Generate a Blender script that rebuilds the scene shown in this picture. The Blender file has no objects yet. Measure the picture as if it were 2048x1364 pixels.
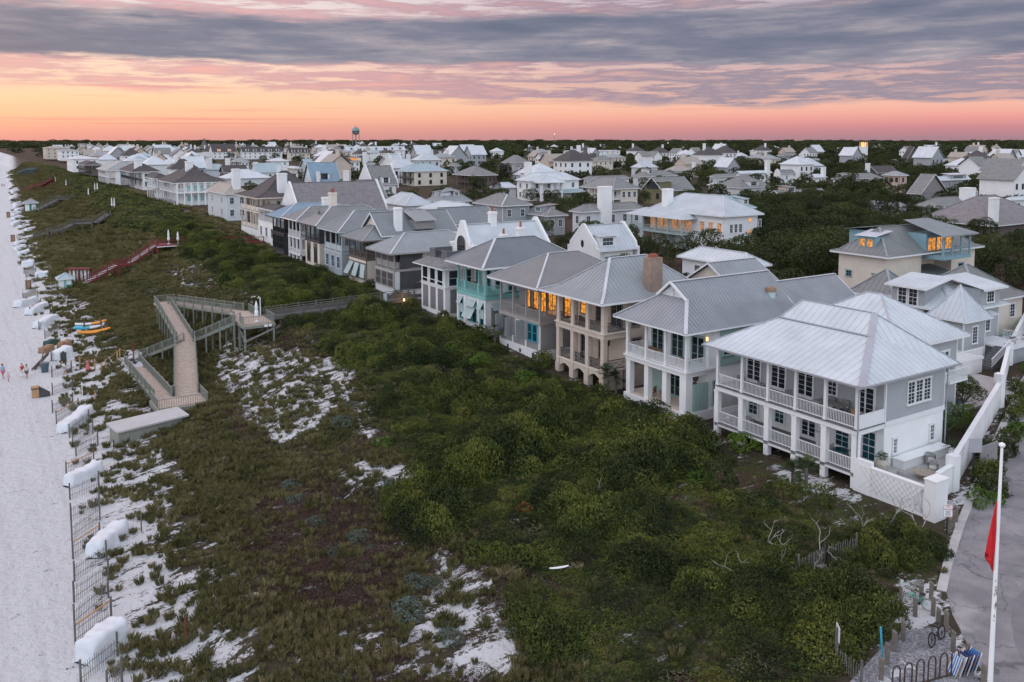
import bpy,bmesh,math,random
import numpy as np
from mathutils import Vector,Matrix
R=math.radians
random.seed(7);rng=np.random.default_rng(11)
scene=bpy.context.scene
COL=scene.collection
# camera
CAMZ=28.0;FPX=1723.0;PITCH=R(4.9);YAW=R(32.8)
PXC=1024.0;PYC=278+FPX*math.tan(PITCH)
cam_d=bpy.data.cameras.new('camera');cam=bpy.data.objects.new('camera',cam_d);COL.objects.link(cam)
cam.location=(0,0,CAMZ);cam.rotation_euler=(R(90)-PITCH,0,-YAW)
cam_d.sensor_width=36;cam_d.lens=36*FPX/2048;cam_d.shift_y=-(682-PYC)/2048
cam_d.clip_start=0.5;cam_d.clip_end=20000
scene.camera=cam
# world: dusk sky
W=bpy.data.worlds.new('World');scene.world=W;W.use_nodes=True
def build_world():
 nt=W.node_tree;N=nt.nodes;L=nt.links;N.clear()
 def nd(t,**k):
  n=N.new(t)
  for a,b in k.items():setattr(n,a,b)
  return n
 def mth(op,a,b=None,c=None,clamp=False):
  n=nd('ShaderNodeMath',operation=op,use_clamp=clamp)
  for i,v in enumerate((a,b,c)):
   if v is None:continue
   if isinstance(v,(int,float)):n.inputs[i].default_value=v
   else:L.new(v,n.inputs[i])
  return n.outputs[0]
 def ramp(fac,stops,interp='LINEAR'):
  n=nd('ShaderNodeValToRGB');cr=n.color_ramp;cr.interpolation=interp
  while len(cr.elements)>1:cr.elements.remove(cr.elements[-1])
  for i,(p,c)in enumerate(stops):
   e=cr.elements[0]if i==0 else cr.elements.new(p)
   e.position=p;e.color=(*c,1)if len(c)==3 else c
  L.new(fac,n.inputs[0]);return n.outputs[0]
 def mix(f,a,b):
  n=nd('ShaderNodeMix',data_type='RGBA')
  if isinstance(f,(int,float)):n.inputs[0].default_value=f
  else:L.new(f,n.inputs[0])
  for s,v in((6,a),(7,b)):
   if isinstance(v,tuple):n.inputs[s].default_value=(*v,1)
   else:L.new(v,n.inputs[s])
  return n.outputs[2]
 S=lambda r,g,b:tuple(((c/255)/12.92 if c/255<=.04045 else((c/255+.055)/1.055)**2.4)for c in(r,g,b))
 tc=nd('ShaderNodeTexCoord')
 sep=nd('ShaderNodeSeparateXYZ');L.new(tc.outputs['Generated'],sep.inputs[0])
 x,y,z=sep.outputs
 elev=mth('ARCSINE',z)
 az=mth('ARCTAN2',x,y)
 deg=mth('MULTIPLY',elev,57.2958)
 e01=mth('DIVIDE',deg,90,clamp=True)
 def band(l):return[(d/90,S(*c))for d,c in l]
 left=ramp(e01,band([(0,(220,154,148)),(.6,(236,166,148)),(1.4,(250,192,156)),(2.4,(252,208,168)),(3.4,(253,214,184)),(5,(253,218,200)),(9,(250,236,232)),(14,(216,218,228)),(30,(200,210,222)),(90,(188,203,220))]))
 right=ramp(e01,band([(0,(166,130,142)),(.7,(202,138,144)),(1.3,(234,158,152)),(2.0,(244,184,166)),(3.2,(240,190,175)),(5,(235,200,195)),(9,(222,208,214)),(14,(210,211,222)),(30,(198,208,220)),(90,(188,203,220))]))
 azf=nd('ShaderNodeMapRange');azf.interpolation_type='SMOOTHSTEP'
 azf.inputs[1].default_value=R(2);azf.inputs[2].default_value=R(62);L.new(az,azf.inputs[0])
 clear=mix(azf.outputs[0],left,right)
 cb=nd('ShaderNodeCombineXYZ')
 L.new(mth('MULTIPLY',az,7.0),cb.inputs[0]);L.new(mth('MULTIPLY',deg,0.55),cb.inputs[1]);cb.inputs[2].default_value=3.1
 def noise(scale,det,rough,dist=0,off=(0,0,0)):
  mp=nd('ShaderNodeMapping');mp.inputs[1].default_value=off;mp.inputs[3].default_value=scale
  L.new(cb.outputs[0],mp.inputs[0])
  n=nd('ShaderNodeTexNoise');n.inputs['Scale'].default_value=1;n.inputs['Detail'].default_value=det
  n.inputs['Roughness'].default_value=rough;n.inputs['Distortion'].default_value=dist
  L.new(mp.outputs[0],n.inputs[0]);return n.outputs[0]
 n1=noise((.32,.55,1),5,.5,0)
 n2=noise((.8,1.1,1),9,.58,.15,(4,2,0))
 n3=noise((1.5,3.4,1),9,.62,.2,(1,7,0))
 azt=nd('ShaderNodeMapRange');azt.interpolation_type='SMOOTHSTEP';azt.inputs[1].default_value=R(8);azt.inputs[2].default_value=R(52);L.new(az,azt.inputs[0]);azt=azt.outputs[0]
 def sstep(lo,hi,v):
  n=nd('ShaderNodeMapRange');n.interpolation_type='SMOOTHSTEP';n.inputs[1].default_value=lo;n.inputs[2].default_value=hi;L.new(v,n.inputs[0]);return n.outputs[0]
 c_=lambda n,k:mth('MULTIPLY',mth('SUBTRACT',n,.5),k)
 wob=mth('ADD',mth('ADD',deg,c_(n1,2.0)),mth('ADD',c_(n2,1.5),c_(n3,.7)))
 base=sstep(4.55,4.95,wob)
 top=mth('SUBTRACT',1.0,mth('MULTIPLY',sstep(7.2,8.0,mth('SUBTRACT',wob,mth('MULTIPLY',azt,.9))),mth('ADD',.78,mth('MULTIPLY',n3,.3)),clamp=True))
 main=mth('MULTIPLY',base,top)
 wl=mth('ADD',mth('ADD',deg,mth('MULTIPLY',azt,.85)),mth('ADD',c_(n2,1.6),c_(n3,.9)))
 low=mth('MULTIPLY',sstep(2.75,3.35,wl),mth('ADD',mth('MULTIPLY',sstep(.40,.54,n3),.75),mth('MULTIPLY',azt,.38)),clamp=True)
 n4=noise((.35,8,1),7,.6,.1,(3,1,0))
 thin=mth('MULTIPLY',sstep(.55,.68,n4),mth('MULTIPLY',sstep(0.2,1.0,deg),.5))
 cloudc=ramp(mth('ADD',n2,mth('MULTIPLY',c_(n3,.5),1)),[(.28,S(106,112,134)),(.48,S(126,128,147)),(.62,S(158,152,163)),(.76,S(208,188,192))])
 lowc=mix(azt,ramp(n3,[(.3,S(164,134,152)),(.55,S(214,160,168)),(.75,S(246,168,158))]),ramp(n3,[(.3,S(128,124,148)),(.55,S(158,144,158)),(.75,S(226,184,172))]))
 c1=mix(thin,clear,S(228,138,136))
 c2=mix(low,c1,lowc)
 c3=mix(main,c2,cloudc)
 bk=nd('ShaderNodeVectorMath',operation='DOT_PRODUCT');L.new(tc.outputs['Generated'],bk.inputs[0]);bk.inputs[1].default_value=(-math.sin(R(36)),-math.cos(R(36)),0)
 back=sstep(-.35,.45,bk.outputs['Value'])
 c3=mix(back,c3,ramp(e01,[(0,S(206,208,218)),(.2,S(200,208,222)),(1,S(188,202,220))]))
 sky=nd('ShaderNodeTexSky',sky_type='NISHITA');sky.sun_disc=False
 sky.sun_elevation=R(3);sky.sun_rotation=R(-8);sky.altitude=10
 b1=nd('ShaderNodeBackground');L.new(sky.outputs[0],b1 .inputs[0]);b1 .inputs[1].default_value=0.004
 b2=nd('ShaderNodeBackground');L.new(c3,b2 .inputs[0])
 gain=ramp(mth('DIVIDE',deg,90,clamp=True),[(0,(.45,)*3),(9/90,(.45,)*3),(22/90,(.66,)*3),(60/90,(.86,)*3)])
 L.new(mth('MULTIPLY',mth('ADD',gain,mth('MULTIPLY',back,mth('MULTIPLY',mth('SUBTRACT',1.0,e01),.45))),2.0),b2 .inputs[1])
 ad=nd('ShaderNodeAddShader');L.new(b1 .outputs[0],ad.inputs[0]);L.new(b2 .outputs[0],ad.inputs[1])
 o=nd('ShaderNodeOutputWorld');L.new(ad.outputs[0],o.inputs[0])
build_world()
sun_d=bpy.data.lights.new('sun','SUN');sun=bpy.data.objects.new('sun',sun_d);COL.objects.link(sun)
sun_d.energy=0.45;sun_d.angle=R(25);sun_d.color=(1.0,.80,.70)
sun_el,sun_az=R(24),R(-25)
sv=Vector((math.sin(sun_az)*math.cos(sun_el),math.cos(sun_az)*math.cos(sun_el),math.sin(sun_el)))
sun.rotation_euler=sv.to_track_quat('Z','Y').to_euler()
scene.view_settings.view_transform='Standard';scene.view_settings.look='None'
scene.view_settings.gamma=1;scene.view_settings.exposure=0.2;scene.view_settings.use_curve_mapping=False
scene.cycles.max_bounces=6;scene.cycles.diffuse_bounces=3;scene.cycles.transparent_max_bounces=8
scene.cycles.use_denoising=True
# terrain height
def vnoise(x,y,seed=0):
 x=np.asarray(x,float);y=np.asarray(y,float)
 xi=np.floor(x).astype(np.int64);yi=np.floor(y).astype(np.int64);fx=x-xi;fy=y-yi
 fx=fx*fx*(3-2*fx);fy=fy*fy*(3-2*fy)
 def h(a,b):
  n=(a*374761393+b*668265263+seed*982451653)&0x7fffffff
  n=(n^(n>>13))*1274126177&0x7fffffff
  return((n^(n>>16))&0xffff)/65535.0
 return(h(xi,yi)*(1-fx)+h(xi+1,yi)*fx)*(1-fy)+(h(xi,yi+1)*(1-fx)+h(xi+1,yi+1)*fx)*fy
def fbm(x,y,seed=0,o=4):
 s=0;a=.5
 for i in range(o):s=s+a*vnoise(x*2**i,y*2**i,seed+i*17);a*=.5
 return s
def smooth(a,b,v):
 t=np.clip((np.asarray(v,float)-a)/(b-a),0,1);return t*t*(3-2*t)
BZ=-0.8
def xfen(y):return np.interp(y,[-50,53,65,82,98,108,132,150,176,200,257,333,471,626,860,2000,6000],[0,4.4,5.5,6.9,7.4,7.9,9.5,9.6,9.8,10.6,12.4,15.4,21,27,36,90,300])
def zrow(y):return np.interp(y,[0,40,65,76,90,120,160,200,300,6000],[2.8,3.05,2.85,3.5,4.3,5.2,5.5,6.1,7,7])
def zter(x,y):
 x=np.asarray(x,float);y=np.asarray(y,float)
 d=x-xfen(y)
 b=smooth(50,105,y)
 near=np.interp(d,[-60,0,2,6,12,18,24,32,45],[-1.5,BZ,-.45,.1,.7,1.5,2.4,2.9,3.05])
 zr=zrow(y)
 k=zr/5.0
 far=np.interp(d,[-60,0,2,5,12,16,21,25,30,38,45],[-1.5,BZ,-.45,-.1,.6,1.2,3.0,4.2,5.2,5.2,5.0])
 far=np.where(far>.6,.6+(far-.6)*k*(1+.0*d),far)
 z=near*(1-b)+far*b
 t=smooth(44,54,x-0*d);z=z*(1-t)+zr*t
 t2=smooth(75,160,x);z=z*(1-t2)+np.interp(y,[0,100,400,6000],[3.2,5,7,7])*t2
 bump=(fbm(x*.16,y*.10,3)-.47)*2.4*smooth(3,12,d)*(1-smooth(40,50,x))
 bump*=np.where(y<35,smooth(15,35,y)*.8+.2,1)
 bump=bump+(fbm(x*.7,y*.7,9)-.47)*.35*smooth(0,6,d)*(1-smooth(44,52,x))
 road=smooth(34,42,x)*(1-smooth(42,60,y))
 z=z*(1-road)+(3.0)*road
 z=z+bump*(1-road)
 z=z+(fbm(x*.35,y*.35,31)-.47)*.12*(1-smooth(0,4,d))
 return z
def G(u,v,dz=0.0):
 """world point where the line of sight of a photo pixel meets the ground (dz above it)"""
 fw=Vector((math.sin(YAW),math.cos(YAW),0));rt=Vector((math.cos(YAW),-math.sin(YAW),0));up=Vector((0,0,1))
 f=fw*math.cos(PITCH)-up*math.sin(PITCH);uu=fw*math.sin(PITCH)+up*math.cos(PITCH)
 d=f+rt*((u-PXC)/FPX)-uu*((v-PYC)/FPX)
 t=15.0;c=Vector((0,0,CAMZ))
 lo=t
 while t<6000:
  p=c+d*t
  if p.z<zter(p.x,p.y)+dz:break
  lo=t;t*=1.01
 hi=t
 for _ in range(22):
  m=(lo+hi)/2;p=c+d*m
  if p.z<zter(p.x,p.y)+dz:hi=m
  else:lo=m
 p=c+d*hi
 return Vector((p.x,p.y,float(zter(p.x,p.y))))
def atZ(u,v,z):
 fw=Vector((math.sin(YAW),math.cos(YAW),0));rt=Vector((math.cos(YAW),-math.sin(YAW),0));up=Vector((0,0,1))
 f=fw*math.cos(PITCH)-up*math.sin(PITCH);uu=fw*math.sin(PITCH)+up*math.cos(PITCH)
 d=f+rt*((u-PXC)/FPX)-uu*((v-PYC)/FPX);t=(z-CAMZ)/d.z
 return Vector((d.x*t,d.y*t,z))
def at_plane(u,v,axis,val):
 fw=Vector((math.sin(YAW),math.cos(YAW),0));rt=Vector((math.cos(YAW),-math.sin(YAW),0));up=Vector((0,0,1))
 f=fw*math.cos(PITCH)-up*math.sin(PITCH);uu=fw*math.sin(PITCH)+up*math.cos(PITCH)
 d=f+rt*((u-PXC)/FPX)-uu*((v-PYC)/FPX);t=val/d[axis]
 return Vector((d.x*t,d.y*t,CAMZ+d.z*t))
def inpoly(px,py,poly):
 px=np.asarray(px);py=np.asarray(py);c=np.zeros(px.shape,bool);n=len(poly);j=n-1
 for i in range(n):
  xi,yi=poly[i][:2];xj,yj=poly[j][:2]
  cond=((yi>py)!=(yj>py))&(px<(xj-xi)*(py-yi)/((yj-yi)or 1e-9)+xi)
  c^=cond;j=i
 return c
def polydist(px,py,poly):
 """signed soft distance to polygon edge, positive inside"""
 px=np.asarray(px,float);py=np.asarray(py,float);d=np.full(px.shape,1e9);n=len(poly)
 for i in range(n):
  ax,ay=poly[i][:2];bx,by=poly[(i+1)%n][:2]
  ex,ey=bx-ax,by-ay;L2=ex*ex+ey*ey or 1e-9
  t=np.clip(((px-ax)*ex+(py-ay)*ey)/L2,0,1)
  d=np.minimum(d,np.hypot(px-ax-t*ex,py-ay-t*ey))
 return np.where(inpoly(px,py,poly),d,-d)
# mesh and object helpers
class MB:
 def __init__(s):s.v=[];s.f=[];s.m=[]
 def poly(s,pts,m=0):
  b=len(s.v);s.v+=[tuple(p)for p in pts];s.f.append(tuple(range(b,b+len(pts))));s.m.append(m)
 def box(s,x0,x1,y0,y1,z0,z1,m=0):
  b=len(s.v)
  s.v+=[(x0,y0,z0),(x1,y0,z0),(x1,y1,z0),(x0,y1,z0),(x0,y0,z1),(x1,y0,z1),(x1,y1,z1),(x0,y1,z1)]
  for q in((0,3,2,1),(4,5,6,7),(0,1,5,4),(1,2,6,5),(2,3,7,6),(3,0,4,7)):
   s.f.append(tuple(b+i for i in q));s.m.append(m)
 def beam(s,p,q,w,h,m=0,updir=None):
  p=Vector(p);q=Vector(q);d=(q-p)
  if d.length<1e-6:return
  d.normalize();u=Vector(updir)if updir else Vector((0,0,1))
  if abs(d.dot(u))>.98:u=Vector((0,1,0))
  sx=d.cross(u).normalized();sz=sx.cross(d).normalized();b=len(s.v)
  for c in(p,q):
   for a,e in((-1,-1),(1,-1),(1,1),(-1,1)):s.v.append(tuple(c+sx*(a*w/2)+sz*(e*h/2)))
  for qd in((3,2,1,0),(4,5,6,7),(0,1,5,4),(1,2,6,5),(2,3,7,6),(3,0,4,7)):
   s.f.append(tuple(b+i for i in qd));s.m.append(m)
 def cyl(s,p,q,r0,r1=None,n=10,m=0,caps=True):
  p=Vector(p);q=Vector(q);r1=r0 if r1 is None else r1;d=(q-p).normalized()
  u=Vector((0,0,1))if abs(d.z)<.95 else Vector((1,0,0))
  a=d.cross(u).normalized();c=d.cross(a);b=len(s.v)
  for cen,r in((p,r0),(q,r1)):
   for i in range(n):
    t=2*math.pi*i/n;s.v.append(tuple(cen+a*math.cos(t)*r+c*math.sin(t)*r))
  for i in range(n):
   j=(i+1)%n;s.f.append((b+i,b+j,b+n+j,b+n+i));s.m.append(m)
  if caps:
   s.f.append(tuple(b+i for i in range(n-1,-1,-1)));s.m.append(m)
   s.f.append(tuple(b+n+i for i in range(n)));s.m.append(m)
 def tube(s,pts,r,n=8,m=0,taper=None):
  pts=[Vector(p)for p in pts];b=len(s.v);k=len(pts)
  for i,p in enumerate(pts):
   d=(pts[min(i+1,k-1)]-pts[max(i-1,0)]).normalized()
   u=Vector((0,0,1))if abs(d.z)<.9 else Vector((1,0,0))
   a=d.cross(u).normalized();c=d.cross(a);rr=r*(taper[i]if taper else 1)
   for j in range(n):
    t=2*math.pi*j/n;s.v.append(tuple(p+a*math.cos(t)*rr+c*math.sin(t)*rr))
  for i in range(k-1):
   for j in range(n):
    j2=(j+1)%n
    s.f.append((b+i*n+j,b+i*n+j2,b+(i+1)*n+j2,b+(i+1)*n+j));s.m.append(m)
  s.f.append(tuple(b+j for j in range(n-1,-1,-1)));s.m.append(m)
  s.f.append(tuple(b+(k-1)*n+j for j in range(n)));s.m.append(m)
 def lathe(s,c,prof,n=16,m=0):
  b=len(s.v)
  for r,z in prof:
   for i in range(n):
    t=2*math.pi*i/n;s.v.append((c[0]+r*math.cos(t),c[1]+r*math.sin(t),c[2]+z))
  for k in range(len(prof)-1):
   for i in range(n):
    j=(i+1)%n;s.f.append((b+k*n+i,b+k*n+j,b+(k+1)*n+j,b+(k+1)*n+i));s.m.append(m)
  s.f.append(tuple(b+i for i in range(n-1,-1,-1)));s.m.append(m)
  s.f.append(tuple(b+(len(prof)-1)*n+i for i in range(n)));s.m.append(m)
 def mesh(s,name,mats,off=(0,0,0),smooth=False):
  me=bpy.data.meshes.new(name)
  me.from_pydata([(v[0]-off[0],v[1]-off[1],v[2]-off[2])for v in s.v],[],s.f)
  for mt in(mats if isinstance(mats,(list,tuple))else[mats]):me.materials.append(mt)
  me.polygons.foreach_set('material_index',s.m)
  if smooth:me.polygons.foreach_set('use_smooth',[True]*len(s.f))
  me.update();return me
 def build(s,name,mats,parent=None,smooth=False,label=None):
  """verts are in world coordinates; a child is stored relative to its (unrotated) thing"""
  if not s.f:return None
  off=wpos(parent)if parent else(0,0,0)
  o=bpy.data.objects.new(name,s.mesh(name,mats,off,smooth));COL.objects.link(o)
  if parent:o.parent=parent
  if label:o['label']=label
  return o
def wpos(o):
 p=Vector((0,0,0))
 while o is not None:p=p+Vector(o.location);o=o.parent
 return p
def tag(o,label=None,cat=None,group=None,kind=None):
 if label:o['label']=label
 if cat:o['category']=cat
 if group:o['group']=group
 if kind:o['kind']=kind
 return o
def empty(name,loc,label=None,cat=None,group=None,rz=0):
 o=bpy.data.objects.new(name,None);COL.objects.link(o);o.location=loc;o.rotation_euler.z=rz
 o.empty_display_size=.3
 return tag(o,label,cat,group)
def link_mesh(name,me,parent,wloc,rz=0,scale=None):
 o=bpy.data.objects.new(name,me);COL.objects.link(o)
 if parent:
  o.parent=parent;o.location=Vector(wloc)-wpos(parent)
 else:o.location=wloc
 o.rotation_euler.z=rz
 if scale:o.scale=scale
 return o
KIDS={}
def copy_tree(o,parent=None):
 c=o.copy();COL.objects.link(c);c.parent=parent
 for ch in list(o.children):copy_tree(ch,c)
 return c
# materials
def S(r,g,b):return tuple(((c/255)/12.92 if c/255<=.04045 else((c/255+.055)/1.055)**2.4)for c in(r,g,b))
_mc={}
def newmat(name):
 m=bpy.data.materials.new(name);m.use_nodes=True;nt=m.node_tree;nt.nodes.clear()
 o=nt.nodes.new('ShaderNodeOutputMaterial');p=nt.nodes.new('ShaderNodeBsdfPrincipled');nt.links.new(p.outputs[0],o.inputs[0])
 return m,nt,p,o
def surf(name,col,rough=.7,var=.12,scale=1.5,bump=.0,bscale=20,metal=0,stretch=(1,1,1),dirt=0,spec=.5,objvar=0):
 key=(name,col,rough,var,scale,bump)
 if key in _mc:return _mc[key]
 m,nt,p,o=newmat(name);N=nt.nodes;L=nt.links
 p.inputs['Roughness'].default_value=rough;p.inputs['Metallic'].default_value=metal
 p.inputs['Specular IOR Level'].default_value=spec
 tc=N.new('ShaderNodeNewGeometry');mp=N.new('ShaderNodeMapping');mp.inputs[3].default_value=stretch
 L.new(tc.outputs['Position'],mp.inputs[0])
 n=N.new('ShaderNodeTexNoise');n.inputs['Scale'].default_value=scale;n.inputs['Detail'].default_value=6;n.inputs['Roughness'].default_value=.6
 L.new(mp.outputs[0],n.inputs[0])
 mr=N.new('ShaderNodeMapRange');mr.inputs[1].default_value=.3;mr.inputs[2].default_value=.7
 mr.inputs[3].default_value=1-var;mr.inputs[4].default_value=1+var;L.new(n.outputs[0],mr.inputs[0])
 mx=N.new('ShaderNodeVectorMath');mx.operation='SCALE';mx.inputs[0].default_value=col;L.new(mr.outputs[0],mx.inputs[3])
 L.new(mx.outputs[0],p.inputs['Base Color'])
 if bump:
  n2=N.new('ShaderNodeTexNoise');n2 .inputs['Scale'].default_value=bscale;n2 .inputs['Detail'].default_value=4
  L.new(mp.outputs[0],n2 .inputs[0]);b=N.new('ShaderNodeBump');b.inputs['Strength'].default_value=bump;b.inputs['Distance'].default_value=.05
  L.new(n2 .outputs[0],b.inputs['Height']);L.new(b.outputs[0],p.inputs['Normal'])
 _mc[key]=m;return m
def metal_roof(c):return surf('metal_roof',c,.5,.11,.4,.10,3,.1,spec=.5)
def shingle(c):
 key=('sh',c)
 if key in _mc:return _mc[key]
 m,nt,p,o=newmat('shingle');N=nt.nodes;L=nt.links;p.inputs['Roughness'].default_value=.9
 g=N.new('ShaderNodeNewGeometry')
 mp=N.new('ShaderNodeMapping');mp.inputs[3].default_value=(1,1,2.2);L.new(g.outputs['Position'],mp.inputs[0])
 vo=N.new('ShaderNodeTexVoronoi');vo.inputs['Scale'].default_value=3.2;L.new(mp.outputs[0],vo.inputs[0])
 n=N.new('ShaderNodeTexNoise');n.inputs['Scale'].default_value=.7;n.inputs['Detail'].default_value=7;L.new(mp.outputs[0],n.inputs[0])
 r=N.new('ShaderNodeValToRGB');cr=r.color_ramp
 cr.elements[0].color=(*[k*.62 for k in c],1);cr.elements[1].color=(*[min(1,k*1.45)for k in c],1)
 sp=N.new('ShaderNodeSeparateColor');L.new(vo.outputs['Color'],sp.inputs[0])
 ad=N.new('ShaderNodeMath');ad.operation='MULTIPLY_ADD';ad.inputs[1].default_value=.45;L.new(sp.outputs[0],ad.inputs[0])
 mu=N.new('ShaderNodeMath');mu.operation='MULTIPLY';mu.inputs[1].default_value=.6;L.new(n.outputs[0],mu.inputs[0]);L.new(mu.outputs[0],ad.inputs[2])
 L.new(ad.outputs[0],r.inputs[0]);L.new(r.outputs[0],p.inputs['Base Color'])
 b=N.new('ShaderNodeBump');b.inputs['Strength'].default_value=.5;b.inputs['Distance'].default_value=.04
 L.new(sp.outputs[1],b.inputs['Height']);L.new(b.outputs[0],p.inputs['Normal'])
 _mc[key]=m;return m
def emit(name,col,strength,var=.6):
 key=(name,col,strength)
 if key in _mc:return _mc[key]
 m,nt,p,o=newmat(name);N=nt.nodes;L=nt.links
 p.inputs['Base Color'].default_value=(.02,.02,.02,1);p.inputs['Roughness'].default_value=.1
 g=N.new('ShaderNodeNewGeometry');n=N.new('ShaderNodeTexNoise');n.inputs['Scale'].default_value=2.3;n.inputs['Detail'].default_value=4;L.new(g.outputs['Position'],n.inputs[0])
 mr=N.new('ShaderNodeMapRange');mr.inputs[1].default_value=.35;mr.inputs[2].default_value=.65;mr.inputs[3].default_value=strength*(1-var);mr.inputs[4].default_value=strength*(1+var)
 L.new(n.outputs[0],mr.inputs[0]);p.inputs['Emission Color'].default_value=(*col,1);L.new(mr.outputs[0],p.inputs['Emission Strength'])
 _mc[key]=m;return m
WHITE=(.78,.78,.77)
m_white=surf('white_paint',WHITE,.55,.05,.8)
m_stucco=surf('white_stucco',(.74,.74,.73),.85,.07,.5,.15,8)
m_trim=surf('trim_paint',(.72,.73,.73),.5,.04)
m_glass=surf('window_glass',(.012,.022,.028),.06,.4,.8,spec=.7)
m_glass_teal=surf('teal_glass',(.008,.06,.075),.08,.4,.8,spec=.6)
m_dark=surf('dark_metal',(.02,.02,.022),.5,.2)
m_lit=emit('lit_window',(1,.36,.035),.74)
m_lit2=emit('lit_window_soft',(1,.42,.13),.38)
m_deckgrey=surf('painted_deck',(.14,.14,.14),.7,.15,2)
m_wood=surf('weathered_wood',(.22,.19,.17),.85,.3,3,.2,14)
m_ceil=surf('porch_ceiling',(.42,.43,.43),.8,.05)
# ground
def PG(pts):return[G(u,v)for u,v in pts]
Z_SAND=[(PG(p),w)for p,w in[([(432,690),(500,662),(560,690),(650,712),(722,735),(722,790),(650,850),(560,905),(480,850),(425,770)],.58),([(660,945),(720,895),(775,925),(865,925),(865,960),(720,985),(660,975)],.58),([(700,800),(760,800),(770,890),(740,900),(690,860)],.55),([(650,1000),(700,960),(780,1000),(760,1060),(700,1030)],.42),([(865,1095),(960,1105),(1010,1180),(1040,1260),(1110,1364),(760,1364),(790,1290),(830,1200),(845,1140)],.60),([(640,1240),(790,1230),(820,1290),(700,1320),(640,1290)],.5),([(232,1125),(330,1190),(420,1240),(440,1300),(400,1364),(225,1364)],.62),([(195,925),(300,950),(300,1010),(205,1040)],.60),([(520,1010),(600,1000),(590,1030),(520,1030)],.5),([(330,515),(400,515),(395,570),(350,590)],.5),([(380,575),(430,560),(440,600),(390,620)],.45),([(130,690),(300,700),(285,760),(140,775)],.8),([(110,800),(265,815),(235,880),(150,900)],.78),([(1540,925),(1640,950),(1720,985),(1730,1010),(1640,990),(1530,945)],.75),([(1880,1010),(1990,800),(2048,700),(2048,780),(1965,980),(1935,1060),(1900,1180),(1890,1140)],.66),([(1790,1160),(1880,1160),(1900,1240),(1990,1364),(1500,1500),(1700,1364),(1800,1270)],.80),([(590,1060),(640,1050),(640,1090),(590,1100)],.45),([(480,1150),(560,1140),(560,1170),(480,1180)],.45)]]
Z_MULCH=[PG(p)for p in([(1195,785),(1255,785),(1380,850),(1340,850),(1210,800)],[(1330,955),(1480,930),(1560,960),(1620,1010),(1440,1030),(1340,1000)],[(1660,1130),(1800,1130),(1800,1180),(1660,1180)])]
def sand_field(x,y):
 d=x-xfen(y)
 s=np.where(d<.3,1.0,0.0)
 s=np.maximum(s,np.interp(d,[0,1.5,5,8,10],[1,.86,.68,.44,.29]))
 for p,w in Z_SAND:
  s=np.maximum(s,w*smooth(-1.2,1.2,polydist(x,y,p)))
 face=smooth(20,23,d)*(1-smooth(27,30,d))*smooth(80,110,y)
 s=np.maximum(s,face*(.36+.14*fbm(x*.05,y*.05,77)))
 return s
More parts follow.
